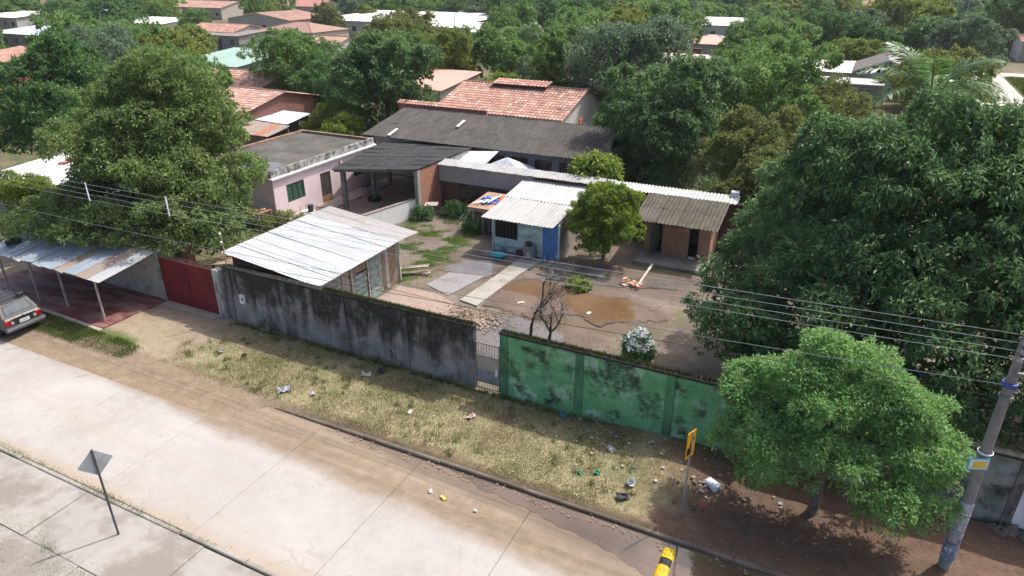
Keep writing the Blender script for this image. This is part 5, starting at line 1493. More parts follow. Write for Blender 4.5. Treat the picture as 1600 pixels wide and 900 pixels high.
# yellow-flowered tree on the verge
ye = [(0.0, 0.1, 3.0, 1.5, 1.3, 1.5), (-1.6, 0.2, 3.0, 1.0, 0.9, 0.9), (1.7, 0.0, 2.7, 1.05, 0.9, 0.85), (-0.8, -0.9, 2.3, 1.0, 0.8, 0.75), (0.9, -0.9, 2.15, 1.0, 0.8, 0.75), (0.3, 0.4, 4.35, 0.95, 0.9, 0.75), (-0.9, 0.4, 3.85, 0.9, 0.85, 0.7), (1.3, 0.5, 3.7, 0.9, 0.85, 0.75), (-2.0, -0.3, 2.0, 0.75, 0.7, 0.55), (2.4, -0.2, 1.85, 0.75, 0.7, 0.6), (1.6, -0.9, 1.45, 0.75, 0.6, 0.45), (-1.5, -0.9, 1.5, 0.6, 0.5, 0.4), (2.75, 0.2, 2.7, 0.55, 0.55, 0.4), (-2.1, 0.5, 3.5, 0.5, 0.5, 0.4), (0.9, 0.7, 4.9, 0.5, 0.5, 0.4), (2.0, 0.6, 3.6, 0.5, 0.5, 0.4), (-0.4, 0.6, 4.8, 0.45, 0.45, 0.35)]
et = tree('yellow_elder_tree', 'bright green feathery tree with small yellow flowers on the verge', 1.1, 17.1, 5.4, 3.0, 'elder', 5, 66000, 0.125, 0.042, lobes=ye, trunk=0.13, clump=60, rc=0.24, flat=0.85, droop=0.1, inner=0.07, shell=0.7, aim=0.9, sub=(95, 0.36), low=-0.5)
V, F = leaf_cloud(77, ye, 130, 0.09, 0.08, clump=3, rc=0.25, inner=0)
link('flowers', mesh_np('flowers', V, F, plain('yellow_petal', (0.75, 0.58, 0.03), 0.6)), et)['kind'] = 'stuff'
# orange tree beside the hut
orl = [(0, 0, 2.4, 1.6, 1.5, 1.3), (-0.3, -0.9, 1.1, 1.0, 0.7, 0.6), (-0.9, -0.3, 1.9, 1.05, 1.0, 0.95), (1.0, -0.3, 2.0, 1.05, 1.0, 0.95), (0.0, -0.8, 1.7, 1.1, 0.9, 0.8), (0.1, 0.2, 3.3, 1.0, 1.0, 0.75), (0.8, 0.2, 3.0, 0.8, 0.8, 0.7), (-0.9, 0.2, 2.9, 0.8, 0.8, 0.7)]
tree('orange_tree', 'small round lime green tree between the turquoise hut and the outhouse', -10.4, 32.3, 4.1, 2.0, 'citrus', 8, 26000, 0.15, 0.06, lobes=orl, trunk=0.09, clump=50, rc=0.16, flat=0.9, inner=0.14, droop=0.15, sub=(60, 0.32))
# broad layered tree on the left
bl = [(0, 0, 5.8, 3.4, 3.4, 3.0), (4.4, -1.4, 2.5, 1.9, 1.7, 1.3), (2.6, -2.2, 2.4, 2.2, 1.8, 1.1), (3.6, 0.4, 4.2, 1.7, 1.9, 1.1), (-2.7, -0.6, 5.0, 2.0, 2.0, 1.1), (0.0, -3.0, 3.4, 2.8, 2.0, 1.1), (-2.5, 0.8, 6.8, 2.0, 2.0, 1.1), (1.7, 0.8, 7.2, 1.8, 2.0, 1.0), (0.4, 0.2, 9.3, 1.7, 1.8, 1.1), (-1.3, 0.4, 8.4, 2.0, 1.9, 1.0), (-1.2, -2.2, 6.4, 2.4, 2.0, 0.9), (1.6, -2.2, 5.4, 2.4, 2.0, 0.9), (-2.6, -2.4, 3.4, 2.0, 1.8, 0.9), (3.4, -2.4, 3.9, 2.0, 1.8, 0.9), (-1.8, -3.8, 2.9, 2.4, 1.5, 0.8), (1.5, 0.9, 8.5, 1.3, 1.4, 0.8), (-2.9, -4.3, 2.9, 2.0, 1.3, 0.6), (0.4, -4.6, 2.9, 1.8, 1.1, 0.55), (-2.6, -5.0, 2.75, 2.0, 1.0, 0.45)]
tree('spreading_tree', 'broad spreading tree with layered yellowish green foliage hanging over the carport roof', -30.9, 23.0, 10.6, 6, 'broad', 11, 105000, 0.2, 0.075, lobes=bl, trunk=0.36, clump=40, rc=0.3, flat=0.6, droop=0.25, inner=0.18, low=-0.45, shell=0.72, sub=(260, 0.66))

MID = [
 # name, label, x, y, h, r, leaf, zb, n, L
 ('dark_tree', 'tall dark glossy tree at the left edge behind the spreading tree', -51.0, 30.6, 9.6, 4.3, 'dark', 0.4, 34000, 0.28),
 ('dark_tree', 'second dark tree between the left edge and the spreading tree, farther back', -47.5, 36.5, 8.6, 3.6, 'dark', 0.6, 20000, 0.28),
 ('grey_tree', 'greyish thin crowned tree behind the spreading tree at left', -64.0, 43.0, 9.0, 3.8, 'silver', 2.0, 14000, 0.3),
 ('citrus_tree', 'small yellow-green round bush tree at the left edge above the plank fence', -38.2, 19.9, 4.4, 1.5, 'citrus', 1.2, 12000, 0.16),
 ('bushy_tree', 'dark bushy tree right of the mint green roof', -55.0, 58.5, 8.0, 4.6, 'mid', 0.8, 18000, 0.34),
 ('round_tree', 'large round dark green tree left of the terracotta roof', -37.2, 50.5, 8.6, 4.6, 'mango', 0.6, 30000, 0.34),
 ('bushy_tree', 'lower dark tree at the left foot of the large round tree', -47.0, 54.5, 6.2, 3.6, 'dark', 0.4, 15000, 0.3),
 ('shrub', 'light green shrubs in a clump behind the pink house roof', -40.2, 47.0, 3.4, 2.5, 'yellow', 0.2, 14000, 0.2),
 ('shrub', 'fresh green shrub behind the brick parapet of the pink house', -37.6, 44.6, 3.4, 1.8, 'citrus', 0.2, 9000, 0.2),
 ('round_bush', 'small round green bush above the terracotta house gable', -57.5, 57.2, 4.2, 1.6, 'yellow', 0.4, 6000, 0.2),
 ('flowering_bush', 'orange tinted bush right of the small round bush', -54.4, 56.2, 3.6, 1.5, 'olive', 0.3, 6000, 0.2),
 ('shrub_tree', 'yellow-green spreading shrub behind the pale pink roof', -51.8, 86.0, 6.2, 4.8, 'yellow', 0.5, 12000, 0.36),
 ('shrub_tree', 'lighter tree left of the yellow-green shrub, beyond the round tree', -62.0, 88.0, 7.5, 4.8, 'olive', 0.6, 12000, 0.4),
 ('narrow_tree', 'narrow dark pointed tree right of the drooping palm', -26.4, 63.4, 9.0, 2.1, 'mid', 0.5, 10000, 0.3),
 ('narrow_tree', 'shorter dark pointed tree behind the terracotta ridge', -29.0, 67.5, 7.6, 2.2, 'yellow', 0.5, 8000, 0.3),
 ('grey_green_tree', 'large airy grey-green tree right of the terracotta roof', -19.6, 63.0, 9.6, 5.2, 'silver', 1.2, 28000, 0.36),
 ('yellow_green_tree', 'yellow-green tree just behind the airy grey-green tree', -24.0, 78.0, 9.6, 4.6, 'yellow', 1.0, 12000, 0.4),
 ('dense_tree', 'dense dark tree right behind the long grey roof', -10.6, 46.6, 8.6, 4.0, 'mango', 0.2, 32000, 0.30),
 ('dense_tree', 'lighter side tree left of the dense dark tree', -13.6, 49.0, 6.6, 3.0, 'mid', 0.2, 14000, 0.28),
 ('dense_tree', 'round dense tree right of the dense dark tree', -6.6, 56.5, 9.2, 4.6, 'mid', 0.4, 26000, 0.32),
 ('olive_tree', 'olive toned loose tree behind the outhouse roof', -4.6, 42.6, 6.2, 3.2, 'olive', 0.2, 20000, 0.24),
 ('olive_tree', 'low olive bush tree filling the gap right of the outhouse', -3.2, 39.4, 4.8, 2.6, 'olive', 0.1, 14000, 0.22),
 ('olive_tree', 'brownish olive tree between the olive tree and the palm', -1.6, 64.0, 5.6, 3.4, 'olive', 0.2, 14000, 0.26),
 ('green_tree', 'bushy green tree right of the peach roof, beyond the round dense tree', -11.8, 97.5, 8.2, 5.8, 'mid', 0.5, 16000, 0.42),
 ('green_tree', 'dark round tree left of the white sheet roof at right', -6.8, 121.0, 8.2, 5.2, 'dark', 0.5, 12000, 0.46),
 ('green_tree', 'dark tree behind the white sheet roof at right', 0.2, 118.0, 7.6, 4.4, 'dark', 0.5, 10000, 0.46),
 ('yellow_green_tree', 'large yellowish green tree behind the slatted gable', 6.0, 140.0, 9.4, 7.4, 'yellow', 0.5, 16000, 0.55),
 ('street_tree', 'rounded silvery dark tree behind the palm fronds', 12.0, 113.0, 8.2, 4.8, 'silver', 0.6, 14000, 0.42),
 ('street_tree', 'dark street tree at the top right corner', 24.0, 158.0, 10, 6.5, 'dark', 1.5, 12000, 0.55),
 ('street_tree', 'dark street tree left of the top right corner tree', 17.6, 215.0, 10.5, 7.5, 'mid', 1.0, 10000, 0.65),
 ('green_tree', 'mid green tree behind the top of the airy grey-green tree', -31.4, 124.0, 8.2, 5.8, 'mid', 0.5, 12000, 0.5),
 ('green_tree', 'tall dark tree above the narrow pointed tree', -45.5, 122.0, 9.2, 7.2, 'dark', 0.5, 14000, 0.55),
 ('green_tree', 'dark tree beside the drooping palm at centre', -55.0, 112.0, 8.6, 5.2, 'mid', 0.5, 11000, 0.5),
 ('bush', 'bright green bush between the pale pink roof and terracotta ridge', -36.0, 72.0, 3.2, 2.6, 'citrus', 0.1, 7000, 0.24),
 ('bush', 'pale bushes right of the pale pink roof', -33.5, 77.0, 4.6, 3.4, 'silver', 0.2, 8000, 0.28),
 ('banana_bush', 'bright green leafy plant showing above the back wall', -13.0, 38.2, 3.9, 1.1, 'citrus', 1.2, 2200, 0.38),
 ('dark_tree', 'dark tree wedged between the mint roof and the spreading tree', -60.5, 49.0, 7.4, 3.4, 'mid', 0.6, 12000, 0.3),
]
for k, (nm, lb, x, y, h, r, lf, zb, n, L) in enumerate(MID):
    kw = {}
    if nm == 'banana_bush': kw = dict(clump=14, rc=0.5, droop=0.5)
    elif nm in ('grey_green_tree',): kw = dict(clump=60, rc=0.8, droop=0.6, shell=0.65, inner=0.05)
    elif nm == 'grey_tree': kw = dict(clump=40, rc=0.7, inner=0.03)
    else: kw = dict(clump=50, rc=max(0.2, 0.075*r), inner=0.18, droop=0.3)
    cat = 'bush' if 'bush' in nm or nm == 'shrub' else 'tree'
    lbs = auto_lobes(100+k*7, r, zb, h)
    if nm in ('dense_tree', 'olive_tree', 'round_tree', 'bushy_tree'):
        lbs.append((0, -0.3*r, 1.3, 0.8*r, 0.7*r, 1.4))
    tree(nm, lb, x, y, h, r*0.92, lf, 100+k*7, n, L, L*0.36, zb, lobes=lbs, trunk=0.05*r, cat=cat, **kw)

# royal palm behind the mango, and a drooping palm far off
PALM = leafmat('palm_leaf', (0.04, 0.10, 0.025), (0.08, 0.17, 0.045), (0.17, 0.28, 0.09), 0.4, 0.3, 0.5)
def palm(name, label, x, y, h, fl, nf, seed, nl=46, arch=1.0):
    rs = random.Random(seed)
    t = thing(name, label, 'palm', (x, y, 0))
    MB().tube([(0, 0, -0.1), (0.1, 0, h*0.4), (0.05, 0.1, h*0.8), (0, 0, h)], [0.26, 0.24, 0.2, 0.15], 10).build('trunk', plain('palm_trunk', (0.32, 0.30, 0.27), 0.9, 0, 0.2, 4), t, smooth=True)
    MB().lathe([(0.15, h-0.9), (0.2, h-0.5), (0.14, h), (0.05, h+0.5)], 10).build('crownshaft', plain('crownshaft_green', (0.10, 0.17, 0.05), 0.5), t, smooth=True)
    for i in range(nf):
        az = 2*math.pi*i/nf+rs.uniform(-.2, .2)
        el = rs.uniform(0.25, 1.2)
        ln = fl*rs.uniform(0.85, 1.1)
        m = MB()
        d = Vector((math.cos(az), math.sin(az), 0))
        sd = Vector((-math.sin(az), math.cos(az), 0))
        pts = []
        p = Vector((0, 0, h+0.1)); e = el
        st = ln/12
        for k in range(13):
            pts.append(p.copy())
            p = p+(d*math.cos(e)+Vector((0, 0, 1))*math.sin(e))*st
            e -= arch*0.17*(0.5+k/10)
        m.tube(pts, [0.05*(1-k/13)+0.008 for k in range(13)], 5)
        for k in range(nl):
            f = 0.12+0.87*k/nl
            j = min(11, int(f*12)); q = pts[j].lerp(pts[j+1], f*12-j)
            dr = (pts[j+1]-pts[j]).normalized()
            ll = fl*0.24*math.sin(math.pi*min(1, 0.15+f*0.8))+0.1
            for s_ in (-1, 1):
                a = (sd*s_*0.85+dr*0.55+Vector((0, 0, rs.uniform(-0.25, 0.3)))).normalized()
                w = dr*0.045+Vector((0, 0, 0.012))
                m1 = q+a*ll*0.55; tip = q+a*ll+Vector((0, 0, -0.14*ll))
                m.add([q, m1+w, tip, m1-w], [(0, 1, 2, 3)])
        m.build('frond', PALM, t)
palm('royal_palm', 'large feather palm rising behind the mango tree at upper right', 3.75, 45.5, 7.7, 4.7, 11, 4, 52, 0.62)
palm('drooping_palm', 'palm with drooping grey-green fronds at top centre', -43.0, 93.5, 6.0, 3.4, 16, 9, 30, 1.7)

# far trees: shared prototypes
PROT = []
for k, lf in enumerate(['dark', 'mid', 'mid', 'olive', 'yellow', 'silver']):
    lb = auto_lobes(900+k, 1.0, 0.15, 1.75, 7)
    V, F = leaf_cloud(900+k, sublobes(lb, 55, 0.2, 900+k), 8000, 0.10, 0.045, clump=40, rc=0.085, inner=0.16, droop=0.25, core=len(lb))
    PROT.append((mesh_np('crown', V, F, LF[lf]), trunk_mesh(900+k, 1.7, 0.045, lb), ['dark green', 'mid green', 'fresh green', 'olive green', 'yellow-green', 'grey-green'][k]))
rf = random.Random(77)
CA, SA = math.cos(R(26.1)), math.sin(R(26.1))
occupied = [(x, y, max(w, d)*0.36+1.0) for _, x, y, w, d, *_ in FAR]+[(m[2], m[3], m[5]*0.8) for m in MID]
occupied += [(-27, 57, 8), (-42, 67, 6), (-22, 67, 6), (-51, 47, 8), (-61, 57.5, 7), (-77, 71, 8), (2.7, 99.5, 6), (-27, 114, 4), (-23, 105, 5), (-69, 63, 3), (-44, 43, 4), (-47, 53, 3)]
spots = []
def try_tree(x, y, r):
    if 9.5 < x < 21 and y > 50: return False
    # keep the roofs that show in the photograph in view: nothing tall straight in front of a house
    for ox, oy, orr in occupied:
        if (x-ox)**2+(y-oy)**2 < (orr+r*0.75)**2: return False
    for _, hx, hy, hw, hd, *_ in FAR:
        # along the line from camera to the house, within its width and nearer
        dx, dy = hx, hy
        dl = math.hypot(dx, dy)
        s_ = (x*dx+y*dy)/dl
        lat = abs(x*dy-y*dx)/dl
        if 0 < dl-s_ < 16+0.26*dl and lat < (hw*0.45+r*0.3)*s_/dl+1: return False
    for sx, sy, sr_ in spots:
        if (x-sx)**2+(y-sy)**2 < (0.72*(r+sr_))**2: return False
    spots.append((x, y, r))
    return True
cand = 0
while len(spots) < 225 and cand < 9000:
    cand += 1
    d = 62+(rf.random()**0.8)*150
    a = rf.uniform(-41, 41)
    u, f = d*math.tan(R(a)), d
    x, y = u*CA-f*SA, u*SA+f*CA
    try_tree(x, y, rf.uniform(3.0, 5.6)*(0.85 if d < 90 else 1.1))
spots.sort(key=lambda s_: math.hypot(s_[0], s_[1]))
bands = [(0, 95, 'first row of background trees'), (95, 130, 'second row of background trees'), (130, 170, 'third row of background trees'), (170, 999, 'farthest row of single trees')]
def ordinal(n):
    return str(n)+({1: 'st', 2: 'nd', 3: 'rd'}.get(n % 10, 'th') if n % 100 not in (11, 12, 13) else 'th')
for lo, hi, nm in bands:
    sel = [s_ for s_ in spots if lo <= math.hypot(s_[0], s_[1]) < hi]
    sel.sort(key=lambda s_: (s_[0]*CA+s_[1]*SA)/(-s_[0]*SA+s_[1]*CA))
    for i, (x, y, r) in enumerate(sel):
        cr, tk, cn = PROT[rf.choice([0, 0, 1, 1, 2, 2, 3, 4, 5])]
        t = thing('background_tree', '%s tree, %s from the left in the %s' % (cn, ordinal(i+1), nm), 'tree', (x, y, 0), rf.uniform(0, 6.28), 'trees of the neighbourhood')
        hs = rf.uniform(3.4, 4.9)*(0.9 if r < 4 else 1.05)
        t.scale = (r, r*rf.uniform(0.9, 1.1), hs)
        link('crown', cr, t); link('trunk', tk, t)
# the wood beyond, one mass to the horizon
big_v, big_f = [], []
rs = np.random.RandomState(5)
nw = 420
base_v, base_f = leaf_cloud(950, auto_lobes(950, 1.0, 0.1, 1.7, 6), 520, 0.34, 0.16, clump=16, rc=0.22, inner=0.1)
for k in range(nw):
    d = rs.uniform(205, 620); a = math.radians(rs.uniform(-44, 44))
    u, f = d*math.tan(a), d
    x, y = u*CA-f*SA, u*SA+f*CA
    if 10 < x < 21: continue
    if any(abs(x-h_[1]) < h_[3]*0.75+3 and -22 < y-h_[2] < h_[4]*0.6 for h_ in FAR): continue
    r = rs.uniform(4.5, 8); w = rs.uniform(0, 6.28)
    c, s_ = math.cos(w), math.sin(w)
    M = base_v*np.array([r, r, rs.uniform(4.5, 6.5)])
    M = np.stack([M[:, 0]*c-M[:, 1]*s_+x, M[:, 0]*s_+M[:, 1]*c+y, M[:, 2]], 1)
    big_f.append(base_f+len(base_v)*len(big_v)); big_v.append(M)
tag(link('far_wood', mesh_np('far_wood', np.concatenate(big_v), np.concatenate(big_f), LF['mid'])), 'hazy green wood closing the view behind the last houses', 'wood', None, 'stuff')

# white-flowered bush and bare shrub in the yard
wbush = thing('white_flower_bush', 'round bush covered in white flowers behind the green wall', 'bush', (-5.6, 22.4, 0))
wbush.scale = (0.82, 0.82, 0.86)
lb = [(0, 0, 0.95, 0.58, 0.55, 0.6), (-0.32, 0, 1.3, 0.36, 0.36, 0.32), (0.32, -0.1, 1.15, 0.36, 0.33, 0.32), (0, 0.1, 1.55, 0.33, 0.33, 0.3)]
V, F = leaf_cloud(61, lb, 6500, 0.13, 0.05, clump=30, rc=0.2, inner=0.1, low=-0.9)
link('foliage', mesh_np('foliage', V, F, LF['dark']), wbush)
V, F = leaf_cloud(62, [(q[0], q[1], q[2]+0.14, q[3]*1.05, q[4]*1.05, q[5]*1.02) for q in lb[1:]]+[(0, -0.12, 1.25, 0.56, 0.48, 0.36)], 3600, 0.065, 0.06, clump=16, rc=0.12, inner=0, low=-0.25, droop=-0.3)
link('flowers', mesh_np('flowers', V, F, plain('white_petal', (0.80, 0.80, 0.78), 0.7)), wbush)['kind'] = 'stuff'
link('stem', trunk_mesh(9, 1.2, 0.04, lb), wbush)

bsh = thing('bare_shrub', 'leafless dark shrub with fine hanging twigs behind the green wall', 'shrub', (-10.15, 22.3, 0))
rb_ = random.Random(15)
mt_, mw_ = MB(), MB()
def limb(p, d, ln, r, depth):
    q = [p]
    for k in range(4):
        d = (d+Vector((rb_.uniform(-.28, .28), rb_.uniform(-.28, .28), rb_.uniform(-.05, .16)))).normalized()
        p = p+d*ln/4
        q.append(p)
    mt_.tube(q, [r, r*0.85, r*0.72, r*0.6, r*0.5], 6)
    if depth < 3:
        for k in range(2 if depth else 3):
            limb(q[rb_.choice([2, 3, 4])], (d+Vector((rb_.uniform(-1, 1), rb_.uniform(-1, 1), rb_.uniform(0.0, 0.7)))).normalized(), ln*0.62, r*0.5, depth+1)
    if depth >= 1:
        for k in range(11):
            a = q[rb_.randint(1, 4)]
            b = a+Vector((rb_.uniform(-.35, .35), rb_.uniform(-.35, .35), rb_.uniform(-0.15, 0.25)))
            c_ = b+Vector((rb_.uniform(-.15, .15), rb_.uniform(-.15, .15), rb_.uniform(-0.45, -0.1)))
            mw_.tube([a, b, c_], [0.007, 0.005, 0.003], 3, False)
limb(Vector((0, 0, 0)), Vector((0.02, 0, 1)), 2.1, 0.085, 0)
limb(Vector((0.75, 0.1, 0)), Vector((0.12, 0.05, 1)), 1.5, 0.095, 0)
mt_.build('limbs', BARKD, bsh, smooth=True)
mw_.build('twigs', plain('twig', (0.17, 0.155, 0.13), 0.95), bsh)['kind'] = 'stuff'
lp = thing('young_plant', 'low bright green plant beside the brown puddle', 'plant', (-10.35, 28.2, 0.03))
V, F = leaf_cloud(63, [(0, 0, 0.25, 0.4, 0.35, 0.28), (0.3, 0.1, 0.2, 0.3, 0.3, 0.2)], 420, 0.2, 0.1, clump=10, rc=0.15, inner=0)
link('leaves', mesh_np('leaves', V, F, LF['citrus']), lp)
# ================================================================ street furniture
up_ = thing('utility_pole', 'tapered concrete utility pole with torn posters at lower right', 'utility pole', (4.33, 16.57, 0))
PCON = stained('pole_concrete', (0.25, 0.235, 0.215), (0.10, 0.09, 0.085), 0.5, 0.66, 1.6, (0.30, 0.285, 0.265))
MB().tube([(0, 0, -0.2), (0, 0, 2.5), (0.0, 0, 5.5), (0, 0, 7.4)], [0.152, 0.13, 0.105, 0.09], 16).build('shaft', PCON, up_, smooth=True)
PAP = [stained('poster_white', (0.50, 0.52, 0.56), (0.16, 0.2, 0.28), 0.5, 0.6, 5.0), stained('poster_blue', (0.20, 0.28, 0.38), (0.45, 0.46, 0.48), 0.5, 0.6, 5.0), stained('poster_pale', (0.42, 0.44, 0.47), (0.12, 0.12, 0.14), 0.5, 0.6, 6.0)]
for k, (z0, z1, m_) in enumerate(((0.35, 0.85, 1), (0.9, 1.3, 2), (1.32, 1.78, 0), (1.84, 2.2, 0))):
    MB().lathe([(0.168-0.006*z0, z0), (0.172-0.006*z0, z0+0.01), (0.172-0.006*z1, z1-0.01), (0.168-0.006*z1, z1)], 18).build('poster', PAP[m_], up_, smooth=True)
MB().lathe([(0.16, 1.79), (0.17, 1.8), (0.17, 1.83), (0.16, 1.835)], 18).build('strap', plain('strap', (0.3, 0.3, 0.32), 0.5), up_)
tg = MB().box(-0.24, 0.24, -0.008, 0.008, 0, 0.34).build('notice_plate', plain('notice_blue', (0.10, 0.42, 0.62), 0.4), up_, (-0.10, -0.19, 3.25), (0, 0, R(22)))
MB().box(-0.2, 0.22, -0.011, -0.0085, 0.03, 0.31).build('notice_print', plain('notice_pale', (0.66, 0.68, 0.62), 0.5), tg)
MB().box(-0.12, 0.18, -0.0135, -0.0115, 0.06, 0.25).build('notice_print', plain('notice_yellow', (0.70, 0.50, 0.07), 0.5, 0, 0.2, 8), tg)
MB().lathe([(0.152, 3.66), (0.17, 3.67), (0.17, 3.70), (0.152, 3.71)], 14).build('rope', plain('white_rope', (0.65, 0.65, 0.66), 0.8), up_)
WZ = (6.90, 6.70, 6.50, 6.30)
for z_ in WZ:
    MB().lathe([(0.02, -0.05), (0.06, -0.045), (0.045, 0.0), (0.06, 0.045), (0.02, 0.05)], 10).build('insulator', plain('insulator_grey', (0.34, 0.35, 0.37), 0.3), up_, (-0.03, -0.19, z_))
MB().box(-0.03, 0.03, -0.16, -0.13, 6.2, 7.0).build('rack', GRAYM, up_)
MB().lathe([(0.126, 5.5), (0.16, 5.51), (0.16, 5.62), (0.126, 5.63)], 14).build('clamp', plain('blue_clamp', (0.06, 0.09, 0.30), 0.5), up_)
MB().lathe([(0.128, 5.2), (0.15, 5.21), (0.15, 5.27), (0.128, 5.28)], 14).build('clamp', GRAYM, up_)
MB().box(-0.05, 0.25, -0.16, -0.08, 5.85, 5.95).build('bracket', GRAYM, up_)

WIRE = plain('bare_aluminium', (0.48, 0.49, 0.50), 0.5, 0.2)
CABL = plain('black_cable', (0.03, 0.03, 0.03), 0.6)
def cable(label, a, b, sag, r_, mat, group, n=40):
    a, b = Vector(a), Vector(b)
    c = (a+b)/2
    pts = []
    for k in range(n+1):
        f = k/n
        p = a.lerp(b, f); p.z -= 4*sag*f*(1-f)
        pts.append(tuple(p-c))
    tag(MB().tube(pts, r_, 4).build('overhead_wire', mat, None, c), label, 'wire', group)
names = ['topmost', 'second', 'third', 'lowest']
for k in range(4):
    z_ = WZ[k]
    cable('%s of the four bare overhead wires crossing the picture' % names[k], (4.28, 16.38, z_), (-62, 16.38, z_-0.65-0.04*k), 0.40, 0.006, WIRE, 'bare overhead wires', 60)
    cable('%s bare wire leaving the utility pole to the right' % names[k], (4.38, 16.38, z_), (40, 16.38, z_), 0.4, 0.008, WIRE, 'bare wires right of the pole', 20)
cable('thick grey cable under the bare wires', (4.2, 16.5, 5.56), (-60, 16.5, 5.0), 0.9, 0.010, plain('grey_cable', (0.22, 0.23, 0.25), 0.5), 'cables', 60)
cable('thin dark cable below the thick grey cable', (4.2, 16.5, 5.24), (-60, 16.5, 4.6), 0.95, 0.009, CABL, 'cables', 60)
cable('service wire from the street cable to the mast by the red gate', (-8.0, 16.5, 4.45), (-22.62, 18.6, 4.02), 0.25, 0.008, CABL, 'cables', 20)
for k, x_ in enumerate((-22.45, -27.1)):
    f = (4.28-x_)/66.28
    zt = [WZ[i]-(0.65+0.04*i)*f-1.6*f*(1-f) for i in range(4)]
    o = MB().box(-0.02, 0.02, -0.02, 0.02, -0.06, zt[0]-zt[3]+0.06).build('wire_spacer', plain('spacer_white', (0.66, 0.68, 0.70), 0.5), None, (x_, 16.36, zt[3]))
    tag(o, ['white wire spacer nearer the red gate', 'white wire spacer farther left before the spreading tree'][k], 'spacer', 'white wire spacers')

# warning sign seen from behind
gs = thing('grey_sign', 'diamond road sign seen from its grey back on the near pavement', 'road sign', (-15.86, 7.91, 0), R(-22))
SGB = plain('sign_back', (0.42, 0.45, 0.455), 0.5, 0.2, 0.15, 2)
MB().tube([(0, 0, -0.05), (-0.02, 0, 2.85)], 0.03, 8).build('post', plain('sign_post', (0.10, 0.10, 0.11), 0.5, 0.4), gs)
MB().prism([(0, -0.42), (0.42, 0), (0, 0.42), (-0.42, 0)], 0, 0.006).build('plate', SGB, gs, (-0.058, 0, 2.42), (R(90), 0, R(90)))
MB().prism([(-0.05, -0.06), (0.06, -0.03), (0.04, 0.07), (-0.06, 0.04)], 0, 0.003).build('sticker', plain('sticker', (0.55, 0.48, 0.5), 0.6), gs, (-0.051, 0.16, 2.5), (R(90), 0, R(90)))
# yellow chevron sign with a black arrow
ys = thing('arrow_sign', 'yellow road sign with a black arrow on a grey post by the verge', 'road sign', (-2.2, 15.41, 0.0))
MB().tube([(0, 0, -0.05), (0.0, 0, 2.9)], 0.03, 8).build('post', plain('galvanised', (0.33, 0.34, 0.35), 0.5, 0.5), ys)
AR = R(-64)
pl = MB().box(-0.19, 0.19, -0.012, 0.004, 0, 0.86).build('plate', plain('sign_yellow', (0.68, 0.33, 0.012), 0.45, 0, 0.1, 2), ys, (-0.032*math.cos(R(64)), -0.034, 2.06), (0, 0, R(69)))
bl_ = plain('sign_black', (0.015, 0.013, 0.012), 0.5)
MB().add([(-0.13, 0, 0.2), (-0.02, 0, 0.2), (0.14, 0, 0.62), (0.05, 0, 0.66), (-0.13, 0, 0.2)], [(0, 1, 2, 3)]).build('arrow_shaft', bl_, pl, (0, -0.0145, 0))
MB().add([(-0.16, 0, 0.12), (0.10, 0, 0.14), (0.02, 0, 0.27), (-0.15, 0, 0.38)], [(0, 1, 2, 3)]).build('arrow_head', bl_, pl, (0, -0.0165, 0))
# rubber speed bump in the gutter water
sb = thing('speed_bump', 'yellow and black rubber speed bump standing in the gutter water', 'speed bump', (-2.2, 14.0, -0.146))
YB = plain('bump_yellow', (0.62, 0.40, 0.012), 0.5, 0, 0.15, 6); KB = plain('bump_black', (0.02, 0.02, 0.022), 0.6)
for k, (y0, y1, m_) in enumerate(((0.12, -0.24, YB), (-0.25, -0.50, KB), (-0.51, -1.10, YB), (-1.11, -1.36, KB), (-1.37, -1.96, YB), (-1.97, -2.22, KB), (-2.23, -2.82, YB), (-2.83, -3.08, KB), (-3.09, -3.68, YB))):
    w_ = 0.17 if m_ is YB else 0.155
    hh = 0.085 if m_ is YB else 0.06
    pf_ = [(-w_, 0), (-w_*0.75, hh*0.72), (-w_*0.35, hh), (w_*0.35, hh), (w_*0.75, hh*0.72), (w_, 0)]
    n = len(pf_)
    seg = MB().add([(a, y1, b) for a, b in pf_]+[(a, y0, b) for a, b in pf_], [tuple(range(n)), tuple(range(2*n-1, n-1, -1))]+[(i, n+i, n+(i+1) % n, (i+1) % n) for i in range(n)]).build('segment', m_, sb)
    if m_ is YB:
        for s_ in (-0.06, 0.06):
            for f in (0.3, 0.7):
                yy = y0+(y1-y0)*f
                MB().lathe([(0.022, hh), (0.02, hh+0.006), (0.001, hh+0.007)], 8).build('stud', plain('stud', (0.4, 0.2, 0.02), 0.4), seg, (s_*0.9, yy, 0.0))

# ---------------------------------------------------------------- parked car
car = thing('parked_car', 'old grey hatchback with roof rack parked half on the verge at left edge', 'car', (-29.95, 13.98, -0.10))
BODY = plain('grey_car_paint', (0.075, 0.072, 0.072), 0.4, 0.25, 0.06, 1.5, spec=0.5)
TRIM = plain('black_trim', (0.025, 0.026, 0.028), 0.55)
GLASS = plain('car_glass', (0.05, 0.075, 0.085), 0.06, 0, 0.3, 3, spec=0.8)
def loft(secs, closed_ends=True):
    m = MB()
    n = len(secs[0])
    for s_ in secs: m.v += s_
    for i in range(len(secs)-1):
        for j in range(n):
            m.f.append((i*n+j, i*n+(j+1) % n, (i+1)*n+(j+1) % n, (i+1)*n+j))
    m.f.append(tuple(range(n-1, -1, -1))); m.f.append(tuple((len(secs)-1)*n+j for j in range(n)))
    return m
def ring(x, w, zb, zm, zt, inset):
    return [(x, -w+.06, zb), (x, -w, zb+0.12), (x, -w, zm), (x, -w+inset, zt), (x, w-inset, zt), (x, w, zm), (x, w, zb+0.12), (x, w-.06, zb)]
